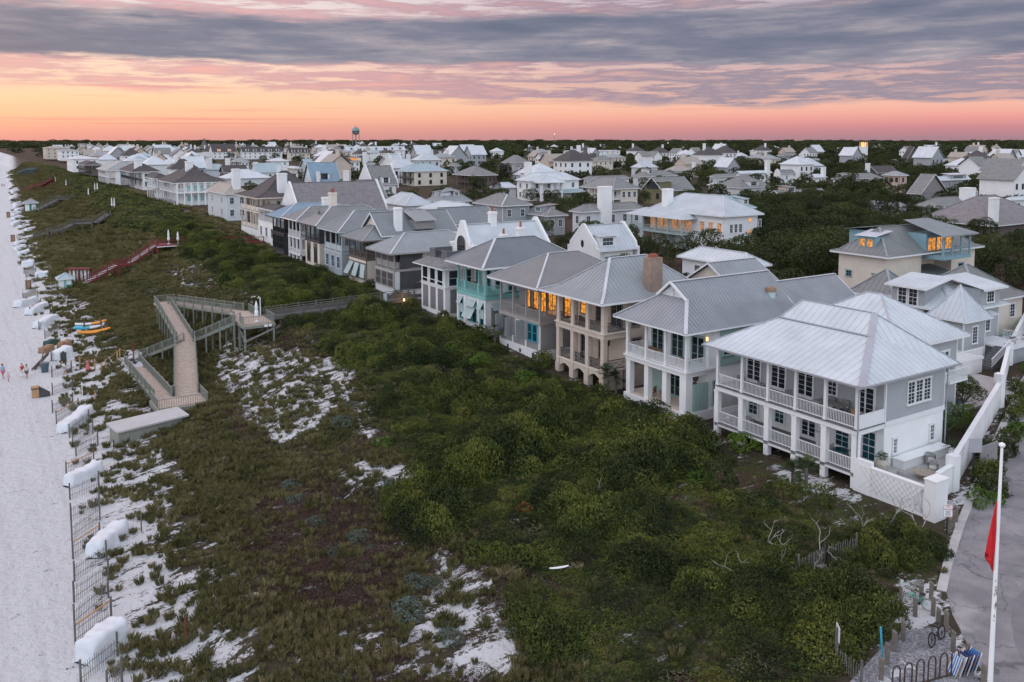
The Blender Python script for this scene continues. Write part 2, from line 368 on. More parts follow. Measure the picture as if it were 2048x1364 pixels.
def build_ground():
 def axis(segs):
  out=[]
  for a,b,st in segs:
   out+=list(np.arange(a,b,st))
  return out
 xs=axis([(-900,-200,100),(-200,-40,16),(-40,-5,2),(-5,62,.5),(62,130,2),(130,400,10),(400,1500,60),(1500,9001,500)])
 ys=axis([(-200,-20,20),(-20,15,2.5),(15,150,.5),(150,300,1.2),(300,700,5),(700,1500,30),(1500,9001,250)])
 X,Y=np.meshgrid(xs,ys,indexing='ij');Z=zter(X,Y)
 far=smooth(1500,9000,np.hypot(X,Y));Z=Z-far*6
 nx,ny=X.shape;v=np.stack([X,Y,Z],-1).reshape(-1,3)
 i=np.arange(nx*ny).reshape(nx,ny)
 f=np.stack([i[:-1,:-1],i[1:,:-1],i[1:,1:],i[:-1,1:]],-1).reshape(-1,4)
 me=bpy.data.meshes.new('ground');me.vertices.add(len(v));me.vertices.foreach_set('co',v.ravel())
 me.loops.add(f.size);me.loops.foreach_set('vertex_index',f.ravel());me.polygons.add(len(f))
 me.polygons.foreach_set('loop_start',np.arange(0,f.size,4));me.polygons.foreach_set('use_smooth',np.ones(len(f),bool))
 me.update()
 a=me.color_attributes.new('zone','FLOAT_COLOR','POINT')
 s=sand_field(X,Y)
 mul=np.zeros_like(s)
 for p in Z_MULCH:mul=np.maximum(mul,smooth(-1,1,polydist(X,Y,p)))
 mul=np.maximum(mul,smooth(52,56,X)*.5*(1-smooth(150,200,X)));s=np.where(X>60,np.minimum(s,np.where(Y<47+(X-60)*.4,s,.0)-.2),s)
 beach=1-smooth(-.6,.6,X-xfen(Y))
 c=np.stack([s,mul,beach,np.ones_like(s)],-1).reshape(-1,4);a.data.foreach_set('color',c.ravel())
 m,nt,p,o=newmat('ground');N=nt.nodes;L=nt.links;p.inputs['Roughness'].default_value=.95;p.inputs['Specular IOR Level'].default_value=.15
 at=N.new('ShaderNodeAttribute');at.attribute_name='zone';sp=N.new('ShaderNodeSeparateColor');L.new(at.outputs[0],sp.inputs[0])
 g=N.new('ShaderNodeNewGeometry')
 def noise(sc,det=6,ro=.6,mp=None):
  n=N.new('ShaderNodeTexNoise');n.inputs['Scale'].default_value=sc;n.inputs['Detail'].default_value=det;n.inputs['Roughness'].default_value=ro
  if mp:
   q=N.new('ShaderNodeMapping');q.inputs[3].default_value=mp;L.new(g.outputs['Position'],q.inputs[0]);L.new(q.outputs[0],n.inputs[0])
  else:L.new(g.outputs['Position'],n.inputs[0])
  return n.outputs[0]
 def mth(op,a,b,c=None,cl=False):
  n=N.new('ShaderNodeMath');n.operation=op;n.use_clamp=cl
  for i,v in enumerate((a,b,c)):
   if v is None:continue
   if isinstance(v,(int,float)):n.inputs[i].default_value=v
   else:L.new(v,n.inputs[i])
  return n.outputs[0]
 def mix(f,a,b):
  n=N.new('ShaderNodeMix');n.data_type='RGBA';L.new(f,n.inputs[0])if not isinstance(f,float)else None
  for s_,v in((6,a),(7,b)):
   if isinstance(v,tuple):n.inputs[s_].default_value=(*v,1)
   else:L.new(v,n.inputs[s_])
  return n.outputs[2]
 n1=noise(.9,9,.68);n2=noise(9,5,.6);n3=noise(.15,4)
 ns=noise(1,8,.7,(.35,1.1,1));nf=noise(4.5,6,.7)
 brk=mth('MULTIPLY_ADD',mth('MULTIPLY',sp.outputs[0],4.0,None,True),mth('ADD',mth('MULTIPLY',mth('SUBTRACT',ns,.5),2.3),mth('MULTIPLY',mth('SUBTRACT',nf,.5),1.2)),sp.outputs[0])
 mask=N.new('ShaderNodeMapRange');mask.inputs[1].default_value=.5;mask.inputs[2].default_value=.64;L.new(brk,mask.inputs[0])
 sandc=mix(n1,(.56,.565,.565),(.70,.71,.71))
 sandc=mix(mth('MULTIPLY',n2,.55),sandc,(.44,.445,.45))
 ln=N.new('ShaderNodeMapRange');ln.inputs[1].default_value=.5;ln.inputs[2].default_value=.66;ln.inputs[4].default_value=.3;L.new(noise(1,6,.65,(1.3,.035,1)),ln.inputs[0])
 sandc=mix(mth('MULTIPLY',ln.outputs[0],sp.outputs[2]),sandc,(.40,.395,.41))
 soil=mix(n2,(.03,.028,.016),(.09,.075,.045))
 soil=mix(mth('MULTIPLY',n3,.5),soil,(.07,.055,.04))
 mulch=mix(n2,(.045,.027,.02),(.10,.062,.048))
 soil=mix(sp.outputs[1],soil,mulch)
 L.new(mix(mask.outputs[0],soil,sandc),p.inputs['Base Color'])
 v=N.new('ShaderNodeTexVoronoi');v.inputs['Scale'].default_value=2.2;v.feature='SMOOTH_F1';L.new(g.outputs['Position'],v.inputs[0])
 h=mth('ADD',mth('MULTIPLY',v.outputs['Distance'],.55),mth('MULTIPLY',noise(3.2,5),.9))
 b=N.new('ShaderNodeBump');b.inputs['Distance'].default_value=.4;b.inputs['Strength'].default_value=.9;L.new(h,b.inputs['Height'])
 L.new(b.outputs[0],p.inputs['Normal'])
 me.materials.append(m)
 ob=bpy.data.objects.new('ground',me);COL.objects.link(ob);tag(ob,'white beach sand rising into dunes and the town lots',kind='structure')
build_ground()
def sheet(name,pts,mat,dz,label,step=1.0,kind='structure'):
 """thin sheet draped on the ground inside a polygon of world points"""
 bm=bmesh.new();vs=[bm.verts.new((p[0],p[1],0))for p in pts];bm.faces.new(vs)
 bmesh.ops.triangulate(bm,faces=bm.faces[:])
 xs=[p[0]for p in pts];ys=[p[1]for p in pts]
 for ax,lo,hi in((0,min(xs),max(xs)),(1,min(ys),max(ys))):
  c=lo+step
  while c<hi:
   no=(1,0,0)if ax==0 else(0,1,0);co=(c,0,0)if ax==0 else(0,c,0)
   bmesh.ops.bisect_plane(bm,geom=bm.verts[:]+bm.edges[:]+bm.faces[:],plane_co=co,plane_no=no)
   c+=step
 for v in bm.verts:v.co.z=float(zter(v.co.x,v.co.y))+dz
 for f in bm.faces:
  f.normal_update()
  if f.normal.z<0:f.normal_flip()
  f.smooth=True
 me=bpy.data.meshes.new(name);bm.to_mesh(me);bm.free();me.materials.append(mat)
 ob=bpy.data.objects.new(name,me);COL.objects.link(ob);tag(ob,label,kind=kind);return ob
def asphalt():
 m,nt,p,o=newmat('road');N=nt.nodes;L=nt.links;p.inputs['Roughness'].default_value=.9
 g=N.new('ShaderNodeNewGeometry')
 def noise(sc,det,mp=None):
  n=N.new('ShaderNodeTexNoise');n.inputs['Scale'].default_value=sc;n.inputs['Detail'].default_value=det;L.new(g.outputs['Position'],n.inputs[0]);return n.outputs[0]
 r=N.new('ShaderNodeValToRGB');r.color_ramp.elements[0].position=.35;r.color_ramp.elements[1].position=.7
 r.color_ramp.elements[0].color=(.19,.185,.19,1);r.color_ramp.elements[1].color=(.33,.31,.31,1);L.new(noise(.5,8),r.inputs[0])
 r2=N.new('ShaderNodeValToRGB');r2 .color_ramp.elements[0].position=.3;r2 .color_ramp.elements[0].color=(.6,.6,.6,1);r2 .color_ramp.elements[1].position=.7;L.new(noise(14,4),r2 .inputs[0])
 mx=N.new('ShaderNodeMix');mx.data_type='RGBA';mx.blend_type='MULTIPLY';mx.inputs[0].default_value=.6;L.new(r.outputs[0],mx.inputs[6]);L.new(r2 .outputs[0],mx.inputs[7])
 v=N.new('ShaderNodeTexVoronoi');v.feature='DISTANCE_TO_EDGE';v.inputs['Scale'].default_value=.28
 wp=N.new('ShaderNodeVectorMath');wp.operation='MULTIPLY_ADD';nn=N.new('ShaderNodeTexNoise');nn.inputs['Scale'].default_value=1.1;nn.inputs['Detail'].default_value=5;L.new(g.outputs['Position'],nn.inputs[0]);L.new(nn.outputs['Color'],wp.inputs[0]);wp.inputs[1].default_value=(1.6,1.6,0);L.new(g.outputs['Position'],wp.inputs[2]);L.new(wp.outputs[0],v.inputs[0])
 ck=N.new('ShaderNodeMapRange');ck.inputs[1].default_value=.004;ck.inputs[2].default_value=.012;ck.inputs[3].default_value=.55;ck.inputs[4].default_value=1;L.new(v.outputs['Distance'],ck.inputs[0])
 sd=N.new('ShaderNodeMapRange');sd.inputs[1].default_value=.60;sd.inputs[2].default_value=.72;L.new(noise(.22,9),sd.inputs[0])
 m2=N.new('ShaderNodeMix');m2 .data_type='RGBA';L.new(sd.outputs[0],m2 .inputs[0]);L.new(mx.outputs[2],m2 .inputs[6]);m2 .inputs[7].default_value=(.42,.40,.38,1)
 sc_=N.new('ShaderNodeVectorMath');sc_.operation='SCALE';L.new(m2 .outputs[2],sc_.inputs[0]);L.new(ck.outputs[0],sc_.inputs[3]);L.new(sc_.outputs[0],p.inputs['Base Color'])
 b=N.new('ShaderNodeBump');b.inputs['Strength'].default_value=.5;b.inputs['Distance'].default_value=.02;L.new(noise(30,3),b.inputs['Height']);L.new(b.outputs[0],p.inputs['Normal'])
 return m
m_asph=asphalt()
EDGE=[(1958,1420),(1975,1364),(1945,1310),(1905,1230),(1893,1185),(1905,1130),(1930,1050),(1960,975),(2000,880),(2048,770),(2100,690),(2250,540)]
edge=PG(EDGE)
sheet('road',edge+[Vector((190,70,0)),Vector((190,5,0)),Vector((60,-5,0)),Vector((30,6,0))],m_asph,.02,'sandy grey asphalt road curving past the garden wall')
m_dk=surf('dark_asphalt',(.17,.165,.17),.9,.15,1,.3,20)
dk=PG([(2048,1180),(2026,1200),(2022,1240),(2030,1290),(2048,1330)])
sheet('road_patch',dk+[dk[-1]+Vector((6,-2,0)),dk[0]+Vector((8,-1,0))],m_dk,.026,'darker asphalt lane at the edge of the road')
kb=MB()
m_conc=surf('concrete',(.42,.40,.38),.85,.15,1.2,.2,10)
for a,b in zip(edge[4:-1],edge[5:]):
 n=(b-a).cross(Vector((0,0,1))).normalized()
 k=max(1,int((b-a).length/2))
 for i in range(k):
  p=a.lerp(b,i/k);q=a.lerp(b,(i+1)/k)
  kb.beam((p.x-n.x*.25,p.y-n.y*.25,3.0),(q.x-n.x*.25,q.y-n.y*.25,3.0),.5,.12)
o=kb.build('kerb',m_conc);tag(o,'flat pale concrete edging strip along the road',kind='structure')
def gravelmat():
 m,nt,p,o=newmat('gravel');N=nt.nodes;L=nt.links;p.inputs['Roughness'].default_value=.9
 g=N.new('ShaderNodeNewGeometry');v=N.new('ShaderNodeTexVoronoi');v.inputs['Scale'].default_value=13;L.new(g.outputs['Position'],v.inputs[0])
 n=N.new('ShaderNodeTexNoise');n.inputs['Scale'].default_value=1.2;n.inputs['Detail'].default_value=5;L.new(g.outputs['Position'],n.inputs[0])
 r=N.new('ShaderNodeValToRGB');r.color_ramp.elements[0].color=(.08,.085,.095,1);r.color_ramp.elements[1].color=(.42,.42,.43,1)
 sp=N.new('ShaderNodeSeparateColor');L.new(v.outputs['Color'],sp.inputs[0])
 a=N.new('ShaderNodeMath');a.operation='MULTIPLY';L.new(sp.outputs[0],a.inputs[0]);L.new(n.outputs[0],a.inputs[1])
 a2=N.new('ShaderNodeMath');a2 .operation='MULTIPLY_ADD';a2 .inputs[1].default_value=1.3;a2 .inputs[2].default_value=0.05;L.new(a.outputs[0],a2 .inputs[0])
 L.new(a2 .outputs[0],r.inputs[0]);L.new(r.outputs[0],p.inputs['Base Color'])
 b=N.new('ShaderNodeBump');b.inputs['Distance'].default_value=.04;L.new(v.outputs['Distance'],b.inputs['Height']);L.new(b.outputs[0],p.inputs['Normal'])
 return m
sheet('gravel',PG([(1795,1264),(1850,1256),(1890,1262),(1925,1310),(1960,1364),(1990,1450),(1640,1450),(1700,1364),(1760,1300)]),gravelmat(),.012,'grey gravel bicycle parking pad beside the road',.7)
# vegetation
def leafmat(name,stops,nsc=.25,trans=True):
 """stops: colours picked by a mix of per-plant chance and broad drifts across the dune"""
 m,nt,p,o=newmat(name);N=nt.nodes;L=nt.links;p.inputs['Roughness'].default_value=.62;p.inputs['Specular IOR Level'].default_value=.14
 oi=N.new('ShaderNodeObjectInfo');g=N.new('ShaderNodeNewGeometry')
 n=N.new('ShaderNodeTexNoise');n.inputs['Scale'].default_value=nsc;n.inputs['Detail'].default_value=4;n.inputs['Roughness'].default_value=.6;L.new(g.outputs['Position'],n.inputs[0])
 n2=N.new('ShaderNodeTexNoise');n2 .inputs['Scale'].default_value=5.5;n2 .inputs['Detail'].default_value=3;L.new(g.outputs['Position'],n2 .inputs[0])
 def mth(op,a,b,c=None):
  q=N.new('ShaderNodeMath');q.operation=op
  for i,v in enumerate((a,b,c)):
   if v is None:continue
   if isinstance(v,(int,float)):q.inputs[i].default_value=v
   else:L.new(v,q.inputs[i])
  return q.outputs[0]
 f=mth('ADD',mth('MULTIPLY',oi.outputs['Random'],.36),mth('ADD',mth('MULTIPLY',mth('SUBTRACT',n.outputs[0],.5),1.35),mth('MULTIPLY',mth('SUBTRACT',n2 .outputs[0],.5),1.1)))
 f=mth('ADD',f,.32)
 r=N.new('ShaderNodeValToRGB');cr=r.color_ramp
 while len(cr.elements)>1:cr.elements.remove(cr.elements[-1])
 for i,(pp,c)in enumerate(stops):
  e=cr.elements[0]if i==0 else cr.elements.new(pp);e.position=pp;e.color=(*c,1)
 L.new(f,r.inputs[0]);L.new(r.outputs[0],p.inputs['Base Color'])
 if trans:
  t=N.new('ShaderNodeBsdfTranslucent');L.new(r.outputs[0],t.inputs[0]);mx=N.new('ShaderNodeMixShader');mx.inputs[0].default_value=.12
  L.new(p.outputs[0],mx.inputs[1]);L.new(t.outputs[0],mx.inputs[2]);L.new(mx.outputs[0],o.inputs[0])
 return m
m_scrub=leafmat('scrub_leaves',[(0,(.012,.017,.009)),(.20,(.023,.032,.013)),(.40,(.041,.056,.018)),(.56,(.072,.093,.023)),(.70,(.12,.14,.028)),(.84,(.175,.175,.038)),(.95,(.10,.08,.045)),(1,(.12,.10,.08))])
m_far_scrub=leafmat('dune_heath',[(0,(.05,.05,.03)),(.3,(.07,.07,.038)),(.6,(.10,.098,.055)),(1,(.14,.13,.08))])
m_grass=leafmat('dune_grass',[(0,(.066,.064,.028)),(.3,(.105,.098,.04)),(.55,(.15,.137,.055)),(.8,(.21,.18,.09)),(1,(.30,.24,.14))],.35)
m_heath=leafmat('brown_heath',[(0,(.04,.028,.022)),(.35,(.075,.045,.035)),(.7,(.10,.062,.048)),(1,(.13,.10,.06))],.4)
m_tree=leafmat('oak_leaves',[(0,(.016,.022,.010)),(.3,(.030,.040,.014)),(.6,(.048,.062,.019)),(.85,(.075,.090,.026)),(1,(.10,.11,.034))],.05)
m_sage=leafmat('sage_leaves',[(0,(.06,.085,.07)),(.5,(.10,.14,.11)),(1,(.14,.19,.16))],.8)
m_bright=leafmat('bright_leaves',[(0,(.04,.075,.015)),(.5,(.075,.13,.02)),(1,(.13,.19,.03))],.8)
m_palm=leafmat('palm_leaves',[(0,(.03,.045,.02)),(.5,(.05,.075,.03)),(1,(.09,.12,.05))],.8)
m_bark=surf('bark',(.16,.14,.12),.9,.3,4,.4,10)
m_twig=surf('bleached_twig',(.33,.31,.28),.9,.25,4)
def npmesh(name,V,F,mats,mi=None):
 me=bpy.data.meshes.new(name);me.vertices.add(len(V));me.vertices.foreach_set('co',np.asarray(V,float).ravel())
 F=np.asarray(F);k=F.shape[1]
 me.loops.add(F.size);me.loops.foreach_set('vertex_index',F.ravel());me.polygons.add(len(F));me.polygons.foreach_set('loop_start',np.arange(0,F.size,k))
 for m in mats:me.materials.append(m)
 if mi is not None:me.polygons.foreach_set('material_index',mi)
 me.update();return me
def leaves_on(P,Nrm,size,rg,aspect=.6,jitter=.9):
 """one quad leaf spray per point, facing roughly along Nrm"""
 n=len(P);nn=Nrm+rg.normal(0,jitter,(n,3));nn/=np.linalg.norm(nn,axis=1)[:,None]
 r=rg.normal(size=(n,3));a=np.cross(nn,r);a/=np.linalg.norm(a,axis=1)[:,None];b=np.cross(nn,a)
 s=(size*rg.uniform(.6,1.4,n))[:,None]
 V=np.stack([P-a*s,P-b*s*aspect*.7+nn*s*.15,P+a*s,P+b*s*aspect],1).reshape(-1,3)
 F=np.arange(4*n).reshape(-1,4);return V,F
def clump(name,n,leaf,mat,seed,flat=.75,lobes=7,open_=.0,spiky=0):
 rg=np.random.default_rng(seed)
 C=np.stack([rg.uniform(-.62,.62,lobes),rg.uniform(-.62,.62,lobes),rg.uniform(.05,.5,lobes)*flat],1);Rr=rg.uniform(.34,.58,lobes)
 C[0]=(0,0,.3*flat);Rr[0]=.62
 k=rg.integers(0,lobes,n);d=rg.normal(size=(n,3));d[:,2]=np.abs(d[:,2])*.9-.15;d/=np.linalg.norm(d,axis=1)[:,None]
 rad=Rr[k]*(1-np.abs(rg.normal(0,.12,n)))*(1+spiky*rg.random(n)**3)
 P=C[k]+d*rad[:,None]*np.array([1,1,flat*1.1]);
 keep=np.ones(n,bool)
 for j in range(lobes):
  q=(P-C[j])/np.array([1,1,flat*1.1]);keep&=(np.linalg.norm(q,axis=1)>Rr[j]*.78)|(k==j)
 P=P[keep];d=d[keep];P[:,2]=np.maximum(P[:,2],-.05)
 V,F=leaves_on(P,d,leaf,rg)
 return npmesh(name,V,F,[mat])
def grass_tuft(name,n,mat,seed,spread=.35,lean=.5,w=.022):
 rg=np.random.default_rng(seed);V=[];F=[]
 for i in range(n):
  a=rg.uniform(0,6.28);r=spread*math.sqrt(rg.random());bx,by=r*math.cos(a),r*math.sin(a)
  h=rg.uniform(.45,1.0);la=a+rg.normal(0,.8);ln=lean*rg.uniform(.2,1)*h
  px,py=-math.sin(la)*w,math.cos(la)*w;k=len(V)
  V+=[(bx-px,by-py,-.03),(bx+px,by+py,-.03),(bx+math.cos(la)*ln*.4+px*.7,by+math.sin(la)*ln*.4+py*.7,h*.62),(bx+math.cos(la)*ln,by+math.sin(la)*ln,h*.92)]
  F.append((k,k+1,k+2,k+3))
 return npmesh(name,V,F,[mat])
SRC={}
def src(name,meshes):
 SRC[name]=[bpy.data.objects.new(f'{name}_source_{i}',me)for i,me in enumerate(meshes)];return SRC[name]
def scatter(name,label,P,rotz,scl,idx,sources,tilt=None):
 """plants nobody could count: one object, its instances made by geometry nodes"""
 P=np.asarray(P,float);n=len(P)
 me=bpy.data.meshes.new(name);me.vertices.add(n);me.vertices.foreach_set('co',P.ravel())
 rot=np.zeros((n,3));rot[:,2]=rotz
 if tilt is not None:rot[:,:2]=tilt
 for an,ty,dat in(('rot','FLOAT_VECTOR',rot),('scl','FLOAT_VECTOR',scl)):
  a=me.attributes.new(an,ty,'POINT');a.data.foreach_set('vector',np.asarray(dat,float).ravel())
 a=me.attributes.new('idx','INT','POINT');a.data.foreach_set('value',np.asarray(idx,np.int32))
 ob=bpy.data.objects.new(name,me);COL.objects.link(ob);tag(ob,label,kind='stuff')
 ng=bpy.data.node_groups.new(name,'GeometryNodeTree');ng.is_modifier=True
 ng.interface.new_socket('Geometry',in_out='INPUT',socket_type='NodeSocketGeometry');ng.interface.new_socket('Geometry',in_out='OUTPUT',socket_type='NodeSocketGeometry')
 N=ng.nodes;L=ng.links;gi=N.new('NodeGroupInput');go=N.new('NodeGroupOutput');ip=N.new('GeometryNodeInstanceOnPoints');j=N.new('GeometryNodeGeometryToInstance')
 for s in reversed(sources):
  oi=N.new('GeometryNodeObjectInfo');oi.inputs['Object'].default_value=s;oi.transform_space='ORIGINAL'
  L.new(oi.outputs['Geometry'],j.inputs[0])
 def attr(nm,ty):
  q=N.new('GeometryNodeInputNamedAttribute');q.data_type=ty;q.inputs[0].default_value=nm
  return q.outputs[0]
 L.new(gi.outputs[0],ip.inputs['Points']);L.new(j.outputs[0],ip.inputs['Instance']);ip.inputs['Pick Instance'].default_value=True
 L.new(attr('idx','INT'),ip.inputs['Instance Index'])
 e2r=N.new('FunctionNodeEulerToRotation');L.new(attr('rot','FLOAT_VECTOR'),e2r.inputs[0]);L.new(e2r.outputs[0],ip.inputs['Rotation'])
 L.new(attr('scl','FLOAT_VECTOR'),ip.inputs['Scale']);L.new(ip.outputs[0],go.inputs[0])
 md=ob.modifiers.new('scatter','NODES');md.node_group=ng
 return ob
scrub_src=src('scrub',[clump('scrub_clump',3200,.042,m_scrub,100+i,.8,lobes=9)for i in range(6)])
heathf_src=src('heath_far',[clump('far_clump',500,.15,m_scrub,200+i,.6)for i in range(4)])
grey_src=src('grey_heath',[clump('grey_clump',600,.07,m_far_scrub,260+i,.6,spiky=.3)for i in range(3)])
grass_src=src('grass',[grass_tuft('grass_tuft',150,m_grass,300+i,.42,.42,.011)for i in range(5)])
heath_src=src('heath',[clump('heath_clump',650,.05,m_heath,400+i,.55,spiky=.4)for i in range(4)])
cover_src=src('cover',[clump('cover_clump',420,.06,m_scrub if i else m_bright,500+i,.4,spiky=.2)for i in range(3)])
def scatter_pts(x0,x1,y0,y1,spacing,jit=.9):
 xs=np.arange(x0,x1,spacing);ys=np.arange(y0,y1,spacing);X,Y=np.meshgrid(xs,ys);n=X.size
 return X.ravel()+rng.uniform(-.5,.5,n)*spacing*jit,Y.ravel()+rng.uniform(-.5,.5,n)*spacing*jit
SCRUB=PG([(545,612),(600,640),(640,690),(700,735),(740,790),(800,880),(835,925),(850,960),(800,985),(790,1040),(850,1085),(930,1085),(1010,1140),(1040,1220),(1080,1300),(1150,1420),(1560,1480),(1650,1364),(1715,1290),(1745,1250),(1740,1215),(1715,1180),(1640,1160),(1600,1120),(1640,1060),(1560,1020),(1440,1040),(1330,1010),(1330,965),(1440,930),(1515,905),(1500,880),(1440,870),(1400,860),(1330,840),(1215,805),(1120,760)])
SCRUB+=[Vector((52,80,0)),Vector((52,112,0)),Vector((38,112,0))]
SCR2=PG([(1640,1060),(1740,1050),(1840,1060),(1880,1095),(1870,1120),(1840,1130),(1790,1135),(1740,1150),(1640,1120)])
ROWX=52.2
def walkway(x,y):
 return((x>15.2)&(x<21)&(y>88.6)&(y<94.5))|((x>15.9)&(x<18.6)&(y>93)&(y<117))|((x>17.6)&(x<21)&(y>93)&(y<100))
def veg():
# --- dense scrub
 x,y=scatter_pts(14,53,15,240,.74)
 ins=polydist(x,y,SCRUB);d=x-xfen(y)
 den=smooth(-.6,.8,ins)
 den=np.maximum(den,smooth(-.5,.5,polydist(x,y,SCR2)))
 up=smooth(25.5,28,d+(fbm(x*.12,y*.08,5)-.5)*7)*smooth(100,108,y)*(x<ROWX-.6)
 den=np.maximum(den,up)
 den=np.where(x>ROWX-.5,0,den)
 den*=np.where((y<55)&(x>49.5)&(y>36),.0,1)
 den=np.maximum(den,.16*smooth(0,1.5,polydist(x,y,PG([(1300,965),(1500,940),(1600,985),(1700,1020),(1600,1060),(1440,1050),(1320,1020)]))))
 den=np.where((y>105.7)&(y<110)&(x>26)&(x<52),0,den)
 k=rng.random(len(x))<den;x,y=x[k],y[k];n=len(x);z=zter(x,y)
 big=smooth(.30,.62,fbm(x*.20,y*.20,21,3))
 sc=rng.uniform(.6,1.25,n)*(.92+.6*big)
 tall=smooth(-2,3,polydist(x,y,PG([(960,830),(1250,820),(1500,900),(1480,990),(1250,990),(1000,960),(900,930)])))
 sc*=1+.45*tall
 hz=sc*rng.uniform(.5,1.5,n)*(.72+.75*big)
 low=smooth(-1,3,polydist(x,y,PG([(900,1060),(1330,1030),(1700,1130),(1790,1300),(1600,1480),(1100,1420),(1000,1200)])))
 hz*=1-.3*low;cut=smooth(-3,1,polydist(x,y,SCR2));hz*=1-.45*cut;hz*=1-.45*smooth(46,50,x)*(y>52);sc*=1-.3*cut;sc*=.9
 scatter('dune_scrub','dense dark green scrub of low oak and yaupon over the dune crest',np.stack([x,y,z-.1],1),rng.uniform(0,6.28,n),np.stack([sc,sc,hz],1),rng.integers(0,6,n),scrub_src)
# --- scrub farther along the crest
 x,y=scatter_pts(24,62,230,760,1.7)
 d=x-xfen(y);den=smooth(22,26,d+(fbm(x*.1,y*.06,5)-.5)*9)
 fx=np.interp(y,[230,300,450,760],[52,56,59,70]);den=np.where(x>fx,0,den)
 k=rng.random(len(x))<den;x,y=x[k],y[k];n=len(x);sc=rng.uniform(1.1,2.2,n)
 scatter('far_dune_scrub','green scrub on the dune crest farther down the beach',np.stack([x,y,zter(x,y)-.2],1),rng.uniform(0,6.28,n),np.stack([sc,sc,sc*.8],1),rng.integers(0,4,n),heathf_src)
# --- grass
 x,y=scatter_pts(4,50,20,180,.42)
 d=x-xfen(y);sf=sand_field(x,y)
 den=np.interp(d,[0,.6,2.5,6,9,24,30],[0,.02,.22,.45,.95,.8,.25])
 den*=np.interp(sf,[.3,.45,.6,.85],[1,.6,.3,.05]);den=np.where(d<8.5,np.interp(d,[0,.6,2.5,6,8.5],[0,.04,.30,.62,.9])*smooth(.34,.52,fbm(x*.55,y*.55,43)),den)
 den=np.where(polydist(x,y,SCRUB)>1.0,.14,den)
 den=np.where(polydist(x,y,Z_SAND[14][0])>-.3,.12,den)
 den*=.45+.9*fbm(x*.3,y*.3,41)
 den=np.where((y<70)&(x>40),den*.15,den);den=np.where((polydist(x,y,Z_SAND[15][0])>-1.3),.03,den)
 den=np.where(polydist(x,y,[Vector((28.5,3,0))]+PG([(1700,1364),(1790,1265),(1850,1256),(1925,1310),(1960,1364)]))>-.5,0,den)
 den=np.where(polydist(x,y,edge+[Vector((190,70,0)),Vector((190,5,0)),Vector((60,-5,0)),Vector((30,6,0))])>-.2,0,den)
 hb=heath_field(x,y);den*=1-.88*np.minimum(hb,1)
 den=np.where(polydist(x,y,SCRUB)>1.5,.06,den);den=np.where(walkway(x,y),0,den)
 k=(rng.random(len(x))<den)&(y<170);x1,y1=x[k],y[k];n=len(x1)
 s=rng.uniform(.3,.72,n);w=s*rng.uniform(.8,1.4,n)
 scatter('dune_grass','olive and straw coloured sea oats grass on the seaward dune',np.stack([x1,y1,zter(x1,y1)],1),rng.uniform(0,6.28,n),np.stack([w,w,s],1),rng.integers(0,5,n),grass_src,rng.normal(0,.12,(n,2)))
 x,y=scatter_pts(4,60,170,900,1.3)
 d=x-xfen(y);den=np.interp(d,[0,1,4,9,24,32],[0,.1,.5,.95,.9,.2])*np.interp(sand_field(x,y),[.3,.5,.7],[1,.8,.4])
 k=rng.random(len(x))<den;x1,y1=x[k],y[k];n=len(x1);s=rng.uniform(.7,1.4,n)
 scatter('far_dune_grass','olive grass on the dune face farther down the beach',np.stack([x1,y1,zter(x1,y1)-.1],1),rng.uniform(0,6.28,n),np.stack([s*2.2,s*2.2,s*.8],1),rng.integers(0,5,n),grass_src)
# --- brown heath and grey heath
 x,y=scatter_pts(8,34,22,130,.52)
 hb=np.where(walkway(x,y),0,np.minimum(heath_field(x,y)*1.5,1));sf=sand_field(x,y);den=hb*np.interp(sf,[.35,.48,.58],[1,.3,.08])
 k=rng.random(len(x))<den;x1,y1=x[k],y[k];n=len(x1);s=rng.uniform(.45,1.0,n)
 scatter('brown_heath','brown dried heath and woody goldenrod mats on the dune',np.stack([x1,y1,zter(x1,y1)-.03],1),rng.uniform(0,6.28,n),np.stack([s,s,s*.7],1),rng.integers(0,4,n),heath_src)
 x,y=scatter_pts(10,50,25,420,1.15)
 d=x-xfen(y);den=np.interp(d,[6,12,20,26,32],[0,.18,.5,.6,0])*np.interp(sand_field(x,y),[.3,.42,.55],[1,.4,.10])
 den=np.where(walkway(x,y),0,den);den=np.where(polydist(x,y,SCRUB)>.5,0.15,den)*np.interp(y,[60,90],[.45,1])
 k=rng.random(len(x))<den;x1,y1=x[k],y[k];n=len(x1);s=rng.uniform(.5,1.1,n)*np.where(polydist(x1,y1,SCRUB)>.5,1.35,1)
 scatter('grey_heath','dull grey green rosemary heath on the sandy dune slope',np.stack([x1,y1,zter(x1,y1)-.05],1),rng.uniform(0,6.28,n),np.stack([s,s,s*.7],1),rng.integers(0,3,n),grey_src)
# --- green creeping cover in the clearing and yards
 x,y=scatter_pts(26,60,22,60,.55)
 clr=PG([(1290,960),(1430,920),(1520,915),(1600,950),(1720,1000),(1860,1040),(1900,1120),(1790,1230),(1600,1130),(1440,1060),(1300,1020)])
 den=smooth(-.5,1,polydist(x,y,clr))*1.25*(.3+1.2*fbm(x*.5,y*.5,61))
 den=np.where(polydist(x,y,Z_SAND[13][0])>-.2,.05,den)
 den=np.where((x>52.5)&(y>33),0,den)
 k=rng.random(len(x))<den;x1,y1=x[k],y[k];n=len(x1);s=rng.uniform(.25,.6,n)
 scatter('creeping_groundcover','green creeping groundcover in the clearing before the nearest house',np.stack([x1,y1,zter(x1,y1)-.03],1),rng.uniform(0,6.28,n),np.stack([s,s,s*.6],1),rng.integers(0,3,n),cover_src)
HEATH=PG([(520,960),(620,950),(740,1000),(830,1080),(830,1170),(760,1220),(660,1230),(560,1200),(500,1120)])
